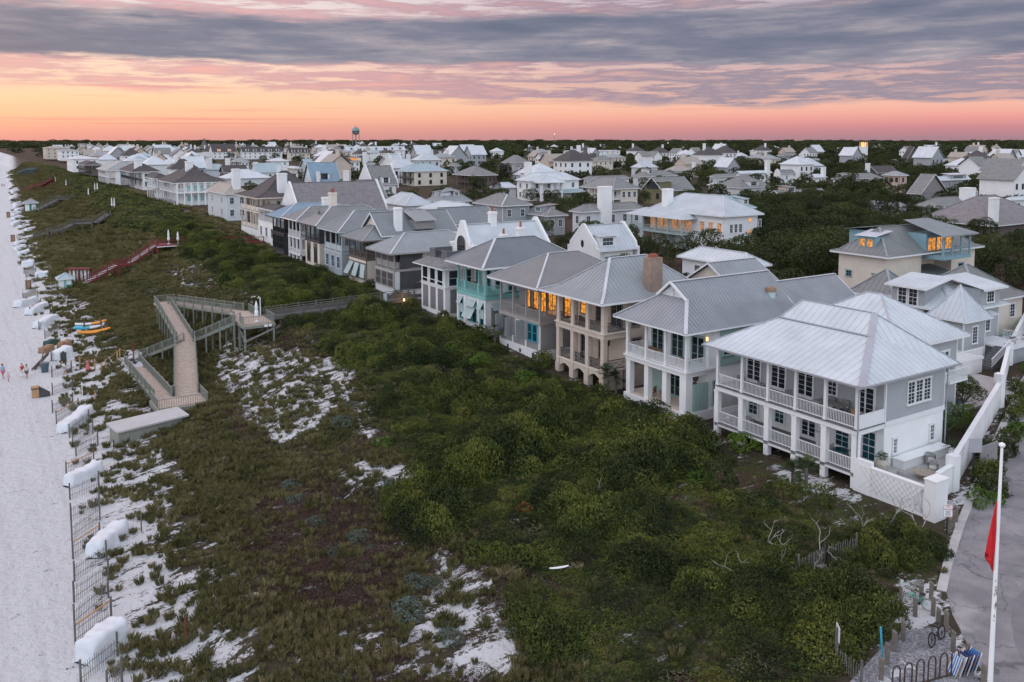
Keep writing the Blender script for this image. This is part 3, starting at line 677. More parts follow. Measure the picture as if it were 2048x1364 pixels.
HEATH2=PG([(420,720),(520,690),(560,840),(640,900),(520,930),(440,860)])
def heath_field(x,y):
 a=smooth(-2,2,polydist(x,y,HEATH));b=smooth(-1,2,polydist(x,y,HEATH2))*.5
 c=.45*smooth(.48,.62,fbm(x*.15,y*.15,57))*smooth(10,14,x-xfen(y))
 return np.maximum(np.maximum(a,b),c)*(.25+1.15*fbm(x*.25,y*.25,51))
veg()
# building kit
class Side:
 """one wall plane of a house: s runs along it, out points away from the wall"""
 def __init__(s,kind,a,b,at):
  s.kind,s.a,s.b,s.at=kind,a,b,at
  s.rz={'y-':0,'x-':-math.pi/2,'x+':math.pi/2,'y+':math.pi}[kind]
 def pt(s,t,z,out=0.0):
  if s.kind=='y-':return(t,s.at-out,z)
  if s.kind=='y+':return(t,s.at+out,z)
  if s.kind=='x-':return(s.at-out,t,z)
  return(s.at+out,t,z)
_meshc={}
def win_mesh(w,h,nx,ny,fm,door=False,sash=True,casing=.11):
 k=('w',w,h,nx,ny,fm.name,door,sash,casing)
 if k in _meshc:return _meshc[k]
 b=MB();c=casing;d=.07
 b.box(-w/2-c,-w/2,-d,.02,-(.0 if door else c*.6),h+c);b.box(w/2,w/2+c,-d,.02,-(.0 if door else c*.6),h+c)
 b.box(-w/2-c*1.3,w/2+c*1.3,-d-.03,.02,h,h+c*1.15)
 if not door:b.box(-w/2-c*1.4,w/2+c*1.4,-d-.06,.02,-c*.7,0)
 n=2 if(door and w>1.2)else 1
 for i in range(n):
  x0=-w/2+i*w/n;x1=x0+w/n;st=.06 if door else.045
  z0=0;b.box(x0,x0+st,-.05,.01,z0,h-.002);b.box(x1-st,x1,-.05,.01,z0,h-.002)
  b.box(x0+st,x1-st,-.049,.01,h-st-.02,h-.003);b.box(x0+st,x1-st,-.049,.01,z0+.001,z0+(.28 if door else.06))
  gx0,gx1,gz0,gz1=x0+st,x1-st,z0+(.28 if door else.06),h-st-.02
  for j in range(1,nx):
   xx=gx0+(gx1-gx0)*j/nx;b.box(xx-.011,xx+.011,-.045,.008,gz0,gz1)
  for j in range(1,ny):
   zz=gz0+(gz1-gz0)*j/ny;t=.03 if(sash and not door and ny%2==0 and j==ny//2)else.011
   b.box(gx0,gx1,-.0445,.008,zz-t,zz+t)
 me=b.mesh('door' if door else 'window',fm);_meshc[k]=me;return me
def pane_mesh(w,h,gm):
 k=('p',w,h,gm.name)
 if k in _meshc:return _meshc[k]
 b=MB();b.box(-w/2+.03,w/2-.03,-.012,.012,.03,h-.03);me=b.mesh('pane',gm);_meshc[k]=me;return me
def window(hs,side,t,z,w=.9,h=1.5,nx=2,ny=4,fm=None,gm=None,door=False,out=0.0,name=None,casing=.11):
 fm=fm or m_trim;gm=gm or m_glass
 o=link_mesh(name or('door' if door else 'window'),win_mesh(w,h,nx,ny,fm,door,True,casing),hs,side.pt(t,z,.012+out),side.rz)
 p=bpy.data.objects.new('pane',pane_mesh(w,h,gm));COL.objects.link(p);p.parent=o
 return o
def shutter_mesh(w,h,mat,louv=True):
 k=('s',w,h,mat.name,louv)
 if k in _meshc:return _meshc[k]
 b=MB();b.box(0,.06,-.04,.0,0,h);b.box(w-.06,w,-.04,.0,0,h);b.box(.06,w-.06,-.039,0,0,.08);b.box(.06,w-.06,-.039,0,h-.08,h);b.box(.06,w-.06,-.039,0,h*.5-.03,h*.5+.03)
 if louv:
  z=.1
  while z<h-.1:
   b.poly([(.06,-.036,z),(w-.06,-.036,z),(w-.06,-.008,z+.055),(.06,-.008,z+.055)]);z+=.06
 b.box(.06,w-.06,-.006,0,.08,h-.08)
 me=b.mesh('shutter',mat);_meshc[k]=me;return me
def bahama(hs,side,t,z,w,h,mat,tilt=.45,label=None):
 """top hung louvred shutter propped away from the wall"""
 o=link_mesh('shutter',shutter_mesh(w,h,mat),hs,side.pt(t,z,.05),side.rz)
 me=_meshc.get(('bah',w,h,mat.name,tilt))
 if me is None:
  me=shutter_mesh(w,h,mat).copy();M=Matrix.Translation((0,0,h))@Matrix.Rotation(-tilt,4,'X')@Matrix.Translation((-w/2,0,-h));me.transform(M);_meshc[('bah',w,h,mat.name,tilt)]=me
 o.data=me
 return o
def clap(b,side,z0,z1,mat=0,step=.19,proud=.035):
 """lapped boards on one wall plane, real sawtooth profile"""
 z=z0
 while z<z1-.03:
  e=min(z+step,z1)
  A=side.pt(side.a,z,proud);B=side.pt(side.b,z,proud);C=side.pt(side.b,e,.004);D=side.pt(side.a,e,.004)
  A2=side.pt(side.a,z,.003);B2=side.pt(side.b,z,.003)
  flip=side.kind in('x-','y+')
  q1=[A,B,C,D];q2=[A2,B2,B,A]
  if flip:q1 .reverse();q2 .reverse()
  b.poly(q1,mat);b.poly(q2,mat);z=e
def batten(b,side,z0,z1,mat=0,step=.6):
 t=side.a+step/2
 while t<side.b:
  p0=side.pt(t-.03,z0,0);p1=side.pt(t+.03,z1,.03)
  b.box(min(p0[0],p1[0]),max(p0[0],p1[0]),min(p0[1],p1[1]),max(p0[1],p1[1]),z0,z1,mat);t+=step
def body(hs,x0,x1,y0,y1,z0,z1,mat,style='clap',name='wall',corner=True,trim=None,step=.19):
 b=MB();b.box(x0,x1,y0,y1,z0,z1)
 if style=='clap':
  clap(b,Side('x-',y0,y1,x0),z0+.01,z1,step=step);clap(b,Side('y-',x0,x1,y0),z0+.01,z1,step=step)
  if corner:
   t=.1;e=.035
   b.box(x0-e,x0+t,y0-e,y0+t,z0,z1-.01,1);b.box(x0-e,x0+t,y1-t,y1+e,z0,z1-.01,1);b.box(x1-t,x1+e,y0-e,y0+t,z0,z1-.01,1)
 elif style=='batten':
  batten(b,Side('x-',y0,y1,x0),z0+.01,z1);batten(b,Side('y-',x0,x1,y0),z0+.01,z1)
 return b.build(name,[mat,trim or m_trim],hs)
def post(hs,x,y,z0,z1,w=.2,mat=None,name='column',cap=True):
 k=('c',round(z1-z0,2),w,(mat or m_trim).name,cap)
 if k not in _meshc:
  b=MB();h=z1-z0;b.box(-w/2,w/2,-w/2,w/2,0,h)
  if cap:b.box(-w/2-.035,w/2+.035,-w/2-.035,w/2+.035,h-.16,h-.04);b.box(-w/2-.03,w/2+.03,-w/2-.03,w/2+.03,.01,.18)
  _meshc[k]=b.mesh(name,mat or m_trim)
 return link_mesh(name,_meshc[k],hs,(x,y,z0))
def rail(hs,p,q,h=1.0,mat=None,style='bal',name='railing',sp=.13,gap=.1):
 """p, q at floor level; may slope"""
 p=Vector(p);q=Vector(q);b=MB();mat=mat or m_trim;L=(q-p).length;u=(q-p)/L;up=Vector((0,0,1))
 b.beam(p+up*(h-.03),q+up*(h-.03),.09,.06);b.beam(p+up*gap,q+up*gap,.05,.07)
 n=max(1,int(L/sp));e=.034
 if style in('bal','solid'):
  if style=='solid':b.beam(p+up*(h+gap)/2,q+up*(h+gap)/2,.03,h-gap-.06)
  else:
   for i in range(n):
    c=p.lerp(q,(i+.5)/n);b.beam(c+up*gap,c+up*(h-.05),e,e)
 elif style=='slat':
  for zz in(.3,.5,.7):b.beam(p+up*h*zz,q+up*h*zz,.03,.1)
 elif style=='iron':
  for i in range(n):
   c=p.lerp(q,(i+.5)/n);b.beam(c+up*gap,c+up*(h-.05),.022,.022)
  b.beam(p+up*h*.7,q+up*h*.7,.03,.03)
  k=max(1,int(L/1.1))
  for i in range(k):
   c=p.lerp(q,i/k);d=p.lerp(q,(i+1)/k);b.beam(c+up*gap,d+up*h*.7,.03,.03);b.beam(d+up*gap,c+up*h*.7,.03,.03)
 elif style=='glass':b.beam(p+up*(h+gap)/2,q+up*(h+gap)/2,.02,h-gap-.1,1)
 return b.build(name,[mat,m_glass],hs)
def seams(b,poly,sp=.5,m=0,w=.045,h=.035,seed=0):
 P=[Vector(p)for p in poly];n=Vector((0,0,0))
 for i in range(1,len(P)-1):n+=(P[i]-P[0]).cross(P[i+1]-P[0])
 n.normalize()
 if n.z<0:n=-n
 g=Vector((n.x,n.y,0))
 if g.length<.03:return
 g.normalize();pr=Vector((-g.y,g.x,0));vals=[p.dot(pr)for p in P];lo,hi=min(vals),max(vals)
 c=math.ceil((lo+.05)/sp)*sp
 while c<hi-.05:
  pts=[]
  for i in range(len(P)):
   a,d=P[i],P[(i+1)%len(P)];va,vb=a.dot(pr)-c,d.dot(pr)-c
   if va*vb<0:pts.append(a.lerp(d,va/(va-vb)))
  if len(pts)>=2:
   p,q=pts[0],pts[1]
   if(q-p).length>.25:b.beam(p+n*h*.5,q+n*h*.5,w,h,m,updir=n)
  c+=sp
def rpoly(b,poly,sp,m=0):
 P=[Vector(p)for p in poly];n=Vector((0,0,0))
 for i in range(1,len(P)-1):n+=(P[i]-P[0]).cross(P[i+1]-P[0])
 if n.z<0:P.reverse()
 b.poly(P,m)
 if sp:seams(b,P,sp,m)
def caps(b,segs,m=1,w=.3,h=.05):
 for p,q in segs:b.beam(Vector(p)+Vector((0,0,.03)),Vector(q)+Vector((0,0,.03)),w,h,m)
def eaves(b,x0,x1,y0,y1,z,m=2,t=.22,soff=True,inner=None):
 b.box(x0,x1,y0,y0+.06,z-t,z-.005,m);b.box(x0,x1,y1-.06,y1,z-t,z-.005,m)
 b.box(x0,x0+.06,y0+.06,y1-.06,z-t,z-.006,m);b.box(x1-.06,x1,y0+.06,y1-.06,z-t,z-.006,m)
 if soff:b.poly([(x0+.06,y0+.06,z-t+.04),(x0+.06,y1-.06,z-t+.04),(x1-.06,y1-.06,z-t+.04),(x1-.06,y0+.06,z-t+.04)],m)
def hip(hs,x0,x1,y0,y1,z,slope=.5,mat=None,capm=None,sp=.5,kick=None,name='roof',ridge=None,trim=None,cw=.3,gutter=False,tower=False):
 """hip roof; kick=(run, slope) gives the flatter skirt near the eaves"""
 b=MB();X0,X1,Y0,Y1,zz=x0,x1,y0,y1,z;CS=[]
 if kick:
  r,s=kick;a=[(x0,y0),(x1,y0),(x1,y1),(x0,y1)];X0,X1,Y0,Y1=x0+r,x1-r,y0+r,y1-r;c=[(X0,Y0),(X1,Y0),(X1,Y1),(X0,Y1)];zz=z+r*s
  for i in range(4):
   j=(i+1)%4;rpoly(b,[(*a[i],z),(*a[j],z),(*c[j],zz),(*c[i],zz)],sp)
   CS.append(((*a[i],z),(*c[i],zz)))
 dx,dy=X1-X0,Y1-Y0;hf=min(dx,dy)/2
 if ridge is not None:hf=min(hf,ridge)
 zt=zz+hf*slope
 if dx>dy:r1=(X0+hf,(Y0+Y1)/2,zt);r2=(X1-hf,(Y0+Y1)/2,zt)
 else:r1=((X0+X1)/2,Y0+hf,zt);r2=((X0+X1)/2,Y1-hf,zt)
 A,B,C,D=(X0,Y0,zz),(X1,Y0,zz),(X1,Y1,zz),(X0,Y1,zz)
 if dx>dy:
  rpoly(b,[A,B,r2,r1],sp);rpoly(b,[B,C,r2],sp);rpoly(b,[C,D,r1,r2],sp);rpoly(b,[D,A,r1],sp)
  CS+=[(A,r1),(D,r1),(B,r2),(C,r2)]
 else:
  rpoly(b,[A,B,r1],sp);rpoly(b,[B,C,r2,r1],sp);rpoly(b,[C,D,r2],sp);rpoly(b,[D,A,r1,r2],sp)
  CS+=[(A,r1),(B,r1),(C,r2),(D,r2)]
 if(Vector(r1)-Vector(r2)).length>.2:CS.append((r1,r2))
 caps(b,CS,1,cw)
 eaves(b,x0,x1,y0,y1,z)
 b.build(name,[mat,capm or mat,trim or m_trim],hs)
 return r1,r2
def gable(hs,x0,x1,y0,y1,z,slope,axis,mat,wallm=None,ov=.4,sp=.5,capm=None,name='roof',parapet=None,inset=.5,hgt=None,endwall=True):
 """gable roof with ridge along axis; (x0..y1) is the roof outline; parapet = stucco gables standing proud of the roof"""
 b=MB()
 if axis=='x':
  hf=(y1-y0)/2;zt=z+hf*slope;ym=(y0+y1)/2;R1,R2=(x0,ym,zt),(x1,ym,zt)
  rpoly(b,[(x0,y0,z),(x1,y0,z),R2,R1],sp);rpoly(b,[(x0,y1,z),(x1,y1,z),R2,R1],sp)
 else:
  hf=(x1-x0)/2;zt=z+hf*slope;xm=(x0+x1)/2;R1,R2=(xm,y0,zt),(xm,y1,zt)
  rpoly(b,[(x0,y0,z),(x0,y1,z),R2,R1],sp);rpoly(b,[(x1,y0,z),(x1,y1,z),R2,R1],sp)
 caps(b,[(R1,R2)],1)
 t=.18
 for s0,s1 in(((x0,y0),(x1,y0)),((x0,y1),(x1,y1)))if axis=='x' else(((x0,y0),(x0,y1)),((x1,y0),(x1,y1))):
  b.beam((*s0,z-t/2-.01),(*s1,z-t/2-.01),.06,t,2)
 if axis=='x':
  for xx in(x0,x1):
   b.beam((xx,y0,z-.09),(xx,ym,zt-.09),.06,.2,2);b.beam((xx,y1,z-.09),(xx,ym,zt-.09),.06,.2,2)
 else:
  for yy in(y0,y1):
   b.beam((x0,yy,z-.09),(xm,yy,zt-.09),.06,.2,2);b.beam((x1,yy,z-.09),(xm,yy,zt-.09),.06,.2,2)
 b.build(name,[mat,capm or mat,m_trim],hs)
 if wallm and endwall:
  g=MB();e=inset
  if parapet:
   pw=.35
   for at,sgn in(((x0,1),(x1,-1))if axis=='x' else((y0,1),(y1,-1))):
    lo,hi,mid=(y0,y1,ym)if axis=='x' else(x0,x1,xm)
    rise=parapet
    prof=[(lo-.15,z-1.5),(hi+.15,z-1.5),(hi+.15,z+.35),(hi-.35,z+.35),(hi-.5,z+.75*slope+rise),(mid+.25,zt+rise),(mid-.25,zt+rise),(lo+.5,z+.75*slope+rise),(lo+.35,z+.35),(lo-.15,z+.35)]
    a0,a1=(at,at+sgn*pw);a0,a1=min(a0,a1),max(a0,a1)
    F0=[((a0,s,zz)if axis=='x' else(s,a0,zz))for s,zz in prof];F1=[((a1,s,zz)if axis=='x' else(s,a1,zz))for s,zz in prof]
    if axis=='x':F0,F1=F1,F0
    g.poly(F0);g.poly(F1[::-1])
    for i in range(len(prof)):
     j=(i+1)%len(prof);g.poly([F0[j],F0[i],F1[i],F1[j]])
  else:
   if axis=='x':
    for xx in(x0+e,x1-e):g.poly([(xx,y0+ov,z),(xx,y1-ov,z),(xx,ym,zt-ov*slope)])
   else:
    for yy in(y0+e,y1-e):g.poly([(x0+ov,yy,z),(x1-ov,yy,z),(xm,yy,zt-ov*slope)])
  g.build('gable',wallm,hs)
 return R1,R2
def chimney(hs,x,y,z0,z1,wx=.8,wy=.8,mat=None,pots=0,potm=None,flare=True):
 b=MB();b.box(x-wx/2,x+wx/2,y-wy/2,y+wy/2,z0,z1)
 if flare:b.box(x-wx/2-.08,x+wx/2+.08,y-wy/2-.08,y+wy/2+.08,z1-.35,z1-.15)
 for i in range(pots):
  yy=y+(i-(pots-1)/2)*.45;b.cyl((x,yy,z1-.01),(x,yy,z1+.7),.17,.13,10,1)
 return b.build('chimney',[mat or m_stucco,potm or m_terra],hs)
m_terra=surf('terracotta',(.30,.09,.05),.85,.2,3)
m_cream=surf('cream_stucco',(.66,.59,.50),.85,.07,.5,.15,8)
m_tan=surf('tan_stucco',(.56,.47,.39),.85,.1,.5,.15,8)
m_brick=surf('tan_brick',(.30,.19,.12),.9,.25,2.2,.2,12)
m_greysid=surf('grey_siding',(.34,.36,.37),.6,.06,.8)
m_greysid2=surf('warm_grey_siding',(.25,.24,.235),.7,.1,.8)
m_palesid=surf('pale_siding',(.60,.62,.63),.6,.05,.8)
m_bluesid=surf('pale_blue_siding',(.44,.50,.52),.6,.05,.8)
m_teal=surf('teal_paint',(.20,.44,.42),.55,.08,.8)
m_sea=surf('seafoam_paint',(.30,.42,.39),.55,.08,.8)
m_ltblue=surf('light_blue_shutter',(.42,.52,.52),.6,.08,.8)
m_charcoal=surf('charcoal_paint',(.045,.05,.055),.6,.12,.8)
m_brownw=surf('brown_wood',(.12,.095,.08),.8,.2,2)
m_greyw=surf('grey_porch_wood',(.30,.285,.275),.7,.12,1.5)
m_shut=surf('grey_shutter',(.30,.32,.33),.6,.06,.8)
m_screen=surf('porch_screen',(.06,.063,.066),.55,.25,1.2)
m_terraw=surf('patio_paving',(.40,.38,.36),.85,.12,1.2,.1,8)
m_pool=surf('pool_water',(.015,.06,.075),.05,.2,1.0,.15,3)
m_poolt=surf('turquoise_pool_water',(.03,.22,.20),.05,.2,1.0,.15,3)
RW=metal_roof((.47,.51,.53));RW2=metal_roof((.53,.57,.585));RG=metal_roof((.20,.22,.225));RG2=metal_roof((.27,.295,.30));RD=metal_roof((.15,.17,.18));RB=metal_roof((.20,.29,.36));RGR=metal_roof((.19,.20,.195));RTL=metal_roof((.33,.42,.44))
RFL=metal_roof((.26,.275,.29));RCAP=metal_roof((.50,.53,.55))
SH=shingle((.115,.10,.09));SHD=shingle((.07,.062,.06));SHG=shingle((.19,.19,.182));SHT=shingle((.33,.29,.25));SHM=shingle((.19,.175,.175))
# furniture on the porches
m_wick=surf('wicker',(.33,.33,.32),.85,.2,6,.4,30)
m_teakd=surf('teak',(.26,.15,.08),.7,.2,4)
m_cush=surf('cushion',(.62,.58,.52),.9,.08)
m_ironc=surf('iron_furniture',(.05,.05,.055),.6,.2)
def chair(x,y,z,rz,label,mat=None,group=None,slim=False,cush=True):
 mat=mat or m_wick;t=empty('chair',(x,y,z),label,'chair',group)
 b=MB();w=.30
 b.box(x-w,x+w,y-w,y+w,z+.34,z+.42);b.build('seat',mat,t)
 b=MB();b.box(x-w,x+w,y+w-.05,y+w+.03,z+.42,z+.92)
 b.build('backrest',mat,t)
 for sx in(-1,1):
  for sy in(-1,1):
   b=MB();b.box(x+sx*(w-.03)-.025,x+sx*(w-.03)+.025,y+sy*(w-.03)-.025,y+sy*(w-.03)+.025,z,z+.34);b.build('leg',mat,t)
  b=MB();b.box(x+sx*w-.03,x+sx*w+.03,y-w,y+w,z+.6,z+.65);b.box(x+sx*w-.025,x+sx*w+.025,y-w,y-w+.05,z+.42,z+.6);b.build('armrest',mat,t)
 if cush:b=MB();b.box(x-w+.03,x+w-.03,y-w+.02,y+w-.07,z+.42,z+.50);b.build('cushion',m_cush,t)
 t.rotation_euler.z=rz;return t
def table(x,y,z,wx,wy,label,mat=None,h=.74,rz=0):
 mat=mat or m_greyw;t=empty('table',(x,y,z),label,'table')
 b=MB();b.box(x-wx/2,x+wx/2,y-wy/2,y+wy/2,z+h-.05,z+h);b.build('table_top',mat,t)
 for sx in(-1,1):
  for sy in(-1,1):
   b=MB();cx,cy=x+sx*(wx/2-.08),y+sy*(wy/2-.08);b.box(cx-.035,cx+.035,cy-.035,cy+.035,z,z+h-.05);b.build('leg',mat,t)
 t.rotation_euler.z=rz;return t
# the beachfront row
FX=53.0
def zz(u,v,x=FX):return at_plane(u,v,0,x).z
def yy(u,x=FX):return at_plane(u,600,0,x).y
def xx(u,y):return at_plane(u,600,1,y).x
def slab(hs,x0,x1,y0,y1,z0,z1,mat,name='porch_floor',label=None):
 b=MB();b.box(x0,x1,y0,y1,z0,z1);return b.build(name,mat,hs,label=label)
def house1():
 y0,y1=36.9,50.6;x0,x1=53.0,63.8;zg=3.0
 hs=empty('beach_house',(x0,y0,zg),'two storey house with white metal roof and double white balustraded porches nearest the road','house')
 pd=3.2;wx=x0+pd
 L1,U1,EV=4.15,7.35,10.75
 body(hs,wx,x1,y0,y1,U1,EV,m_greysid,'clap','upper_wall',step=.2)
 body(hs,wx+.02,x1-.02,y0+.02,y1-.02,zg-.3,U1-.35,m_white,'plain','lower_wall')
 slab(hs,wx-.01,x1+.06,y0-.06,y1+.05,U1-.36,U1+.02,m_trim,'belt_course')
 slab(hs,x0,wx-.02,y0-.02,y1,U1-.42,U1-.06,m_trim,'beam');slab(hs,x0-.08,wx-.02,y0-.08,y1+.05,U1-.06,U1,m_deckgrey)
 slab(hs,x0,wx,y0,y1,L1-.28,L1-.06,m_trim,'beam');slab(hs,x0-.04,wx,y0-.04,y1,L1-.06,L1,m_deckgrey)
 slab(hs,x0,wx-.02,y0,y1,U1-.46,U1-.425,m_ceil,'porch_ceiling')
 ys=[y0+.16+i*(y1-y0-.32)/5 for i in range(6)]
 for i,y in enumerate(ys):
  post(hs,x0+.16,y,U1,EV-.1,.22);post(hs,x0+.22,y+(.06 if i==0 else 0),zg-.3,U1-.42,.44,m_white)
 for a,c in zip(ys,ys[1:]):
  rail(hs,(x0+.14,a+.12,U1),(x0+.14,c-.12,U1),1.0,m_trim);rail(hs,(x0+.18,a+.25,L1),(x0+.18,c-.25,L1),1.0,m_trim)
 slab(hs,x0+.2,wx,y0+.02,y0+.12,U1,U1+1.02,m_trim,'porch_parapet')
 rail(hs,(x0+.3,y1-.1,U1),(wx,y1-.1,U1),1.0,m_trim);rail(hs,(x0+.3,y1-.1,L1),(wx,y1-.1,L1),1.0,m_trim)
 F=Side('x-',y0,y1,wx);T=Side('y-',wx,x1,y0)
 for y in(49.2,46.6,43.9):window(hs,F,y,U1,1.45,2.3,1,5,door=True,out=.03)
 window(hs,F,41.4,U1+.9,.8,1.4,2,4,out=.03);window(hs,F,38.5,U1,1.45,2.3,1,5,door=True,out=.03)
 for y in(49.2,46.4):window(hs,F,y,L1+.45,.95,1.7,2,4,gm=m_glass_teal)
 window(hs,F,43.5,L1,1.35,2.15,1,5,door=True);window(hs,F,40.4,L1+.3,1.2,1.8,2,4,gm=m_glass_teal);window(hs,F,38.1,L1,1.1,2.2,2,4,gm=m_glass_teal)
 for i in range(3):window(hs,T,59.3+i*1.02,8.2,.86,1.75,2,6,out=.03,casing=.09)
 window(hs,T,57.55,4.75,.42,1.15,2,4);window(hs,T,62.3,4.85,.5,1.25,2,4)
 A,B,C,D=(52.35,36.2,EV),(64.5,36.2,EV),(64.5,51.4,EV),(52.35,51.4,EV)
 P,Q=(58.6,39.9,12.85),(58.6,48.6,12.85);r1,r2=(60.6,41.0,14.25),(60.6,47.9,14.25);S1,S2=(62.6,39.9,12.85),(62.6,48.6,12.85)
 b=MB();rpoly(b,[A,P,Q,D],.62);rpoly(b,[P,r1,r2,Q],.62)
 rpoly(b,[A,B,P],.62);rpoly(b,[B,r1,P],.62);rpoly(b,[B,C,r2,r1],.62);rpoly(b,[C,D,Q],.62);rpoly(b,[C,Q,r2],.62)
 caps(b,[(P,Q)],1,.42,.04);caps(b,[(A,P),(P,r1)],1,.5,.04);caps(b,[(r1,r2),(r2,Q),(Q,D),(r1,B),(r2,C)],1,.16,.04)
 eaves(b,52.35,64.5,36.2,51.4,EV,2,.16)
 b.build('roof',[RW2,metal_roof((.36,.37,.40)),m_trim],hs)
 g=MB();m_gut=surf('gutter_metal',(.30,.31,.33),.5,.1)
 g.beam((52.28,36.1,EV-.05),(52.28,51.5,EV-.05),.14,.12);g.beam((52.3,36.12,EV-.05),(64.6,36.12,EV-.05),.14,.12);g.build('gutter',m_gut,hs)
 g=MB();g.tube([(52.4,36.2,EV-.1),(52.75,36.7,EV-.5),(52.85,36.75,U1+.2),(52.85,36.75,U1-.1),(52.9,36.8,U1-.6),(52.9,36.8,zg)],.055,8);g.build('downspout',m_gut,hs)
 g=MB();g.tube([(64.4,36.2,EV-.1),(63.9,36.75,EV-.5),(63.9,36.78,zg)],.055,8);g.build('downspout',m_gut,hs)
 v=MB();v.lathe((63.0,38.6,11.75),[(.1,0),(.1,.25),(.17,.26),(.02,.38)],10);v.build('roof_vent',metal_roof((.36,.37,.40)),hs)
 body(hs,65.2,73.6,41.6,52,zg,10.6,m_greysid,'clap','wing_wall',step=.2)
 hip(hs,64.0,74.6,41.0,53.0,10.85,.62,RW2,metal_roof((.40,.41,.44)),.62,name='wing_roof',cw=.18)
 body(hs,63.79,65.21,42,51,zg,10.2,m_greysid,'plain','link_wall')
 w=Side('y-',65,73.6,41.6)
 window(hs,w,71.6,7.4,1.3,2.2,1,5,door=True,out=.03,gm=m_glass_teal)
 slab(hs,70.4,73.2,40.3,41.58,7.1,7.3,m_trim,'balcony');rail(hs,(70.4,40.35,7.3),(73.2,40.35,7.3));rail(hs,(73.15,40.35,7.3),(73.15,41.6,7.3))
 window(hs,w,67,7.9,.9,1.4,out=.03)
 m_gf=surf('grey_outdoor_frame',(.22,.21,.20),.7,.1)
 for k,(cx,cy)in enumerate([(54.2,40.0),(54.2,41.2),(55.6,40.0),(55.6,41.2)]):
  chair(cx,cy,U1,math.pi if k<2 else 0,('beach side grey dining chair at the near end of the upper porch table','beach side grey dining chair at the far end of the upper porch table','wall side grey dining chair at the near end of the upper porch table','wall side grey dining chair at the far end of the upper porch table')[k],m_gf).rotation_euler.z=(math.pi/2 if k<2 else-math.pi/2)
 table(54.9,40.6,U1,.9,2.2,'long grey dining table on the upper porch of the house nearest the road',m_gf)
 chair(54.6,44.4,U1,2.6,'grey slatted armchair on the upper porch beside the second column',m_gf);chair(54.6,46.9,U1,1.2,'grey armchair in the middle bay of the upper porch',m_gf);chair(54.7,49.3,U1,2.2,'grey armchair in the far bay of the upper porch',m_gf)
 chair(54.8,38.2,U1,1.5,'wooden lounge chair with tan cushion in the near corner of the upper porch',m_teakd)
 t=empty('round_table',(54.6,39.3,L1),'round glass topped table on the lower porch beside the corner','table');b=MB();b.cyl((54.6,39.3,L1+.7),(54.6,39.3,L1+.74),.6,n=20);b.build('table_top',m_glass_teal,t);b=MB();b.cyl((54.6,39.3,L1),(54.6,39.3,L1+.7),.16,.06);b.build('pedestal',m_wick,t)
 chair(54.5,40.4,L1,3.3,'wicker chair beside the round table on the lower porch',m_wick);chair(54.7,38.2,L1,.2,'wicker chair between the round table and the corner column of the lower porch',m_wick)
 chair(54.6,48.2,L1,1.8,'cushioned wicker chair in the far half of the lower porch',m_wick)
 b=MB();b.lathe((55.7,42.2,L1),[(.17,0),(.2,.5),(.26,1.05),(.22,1.06)],14);o=b.build('planter',m_white);tag(o,'tall white planter beside the french doors on the lower porch','planter')
 return hs
house1()
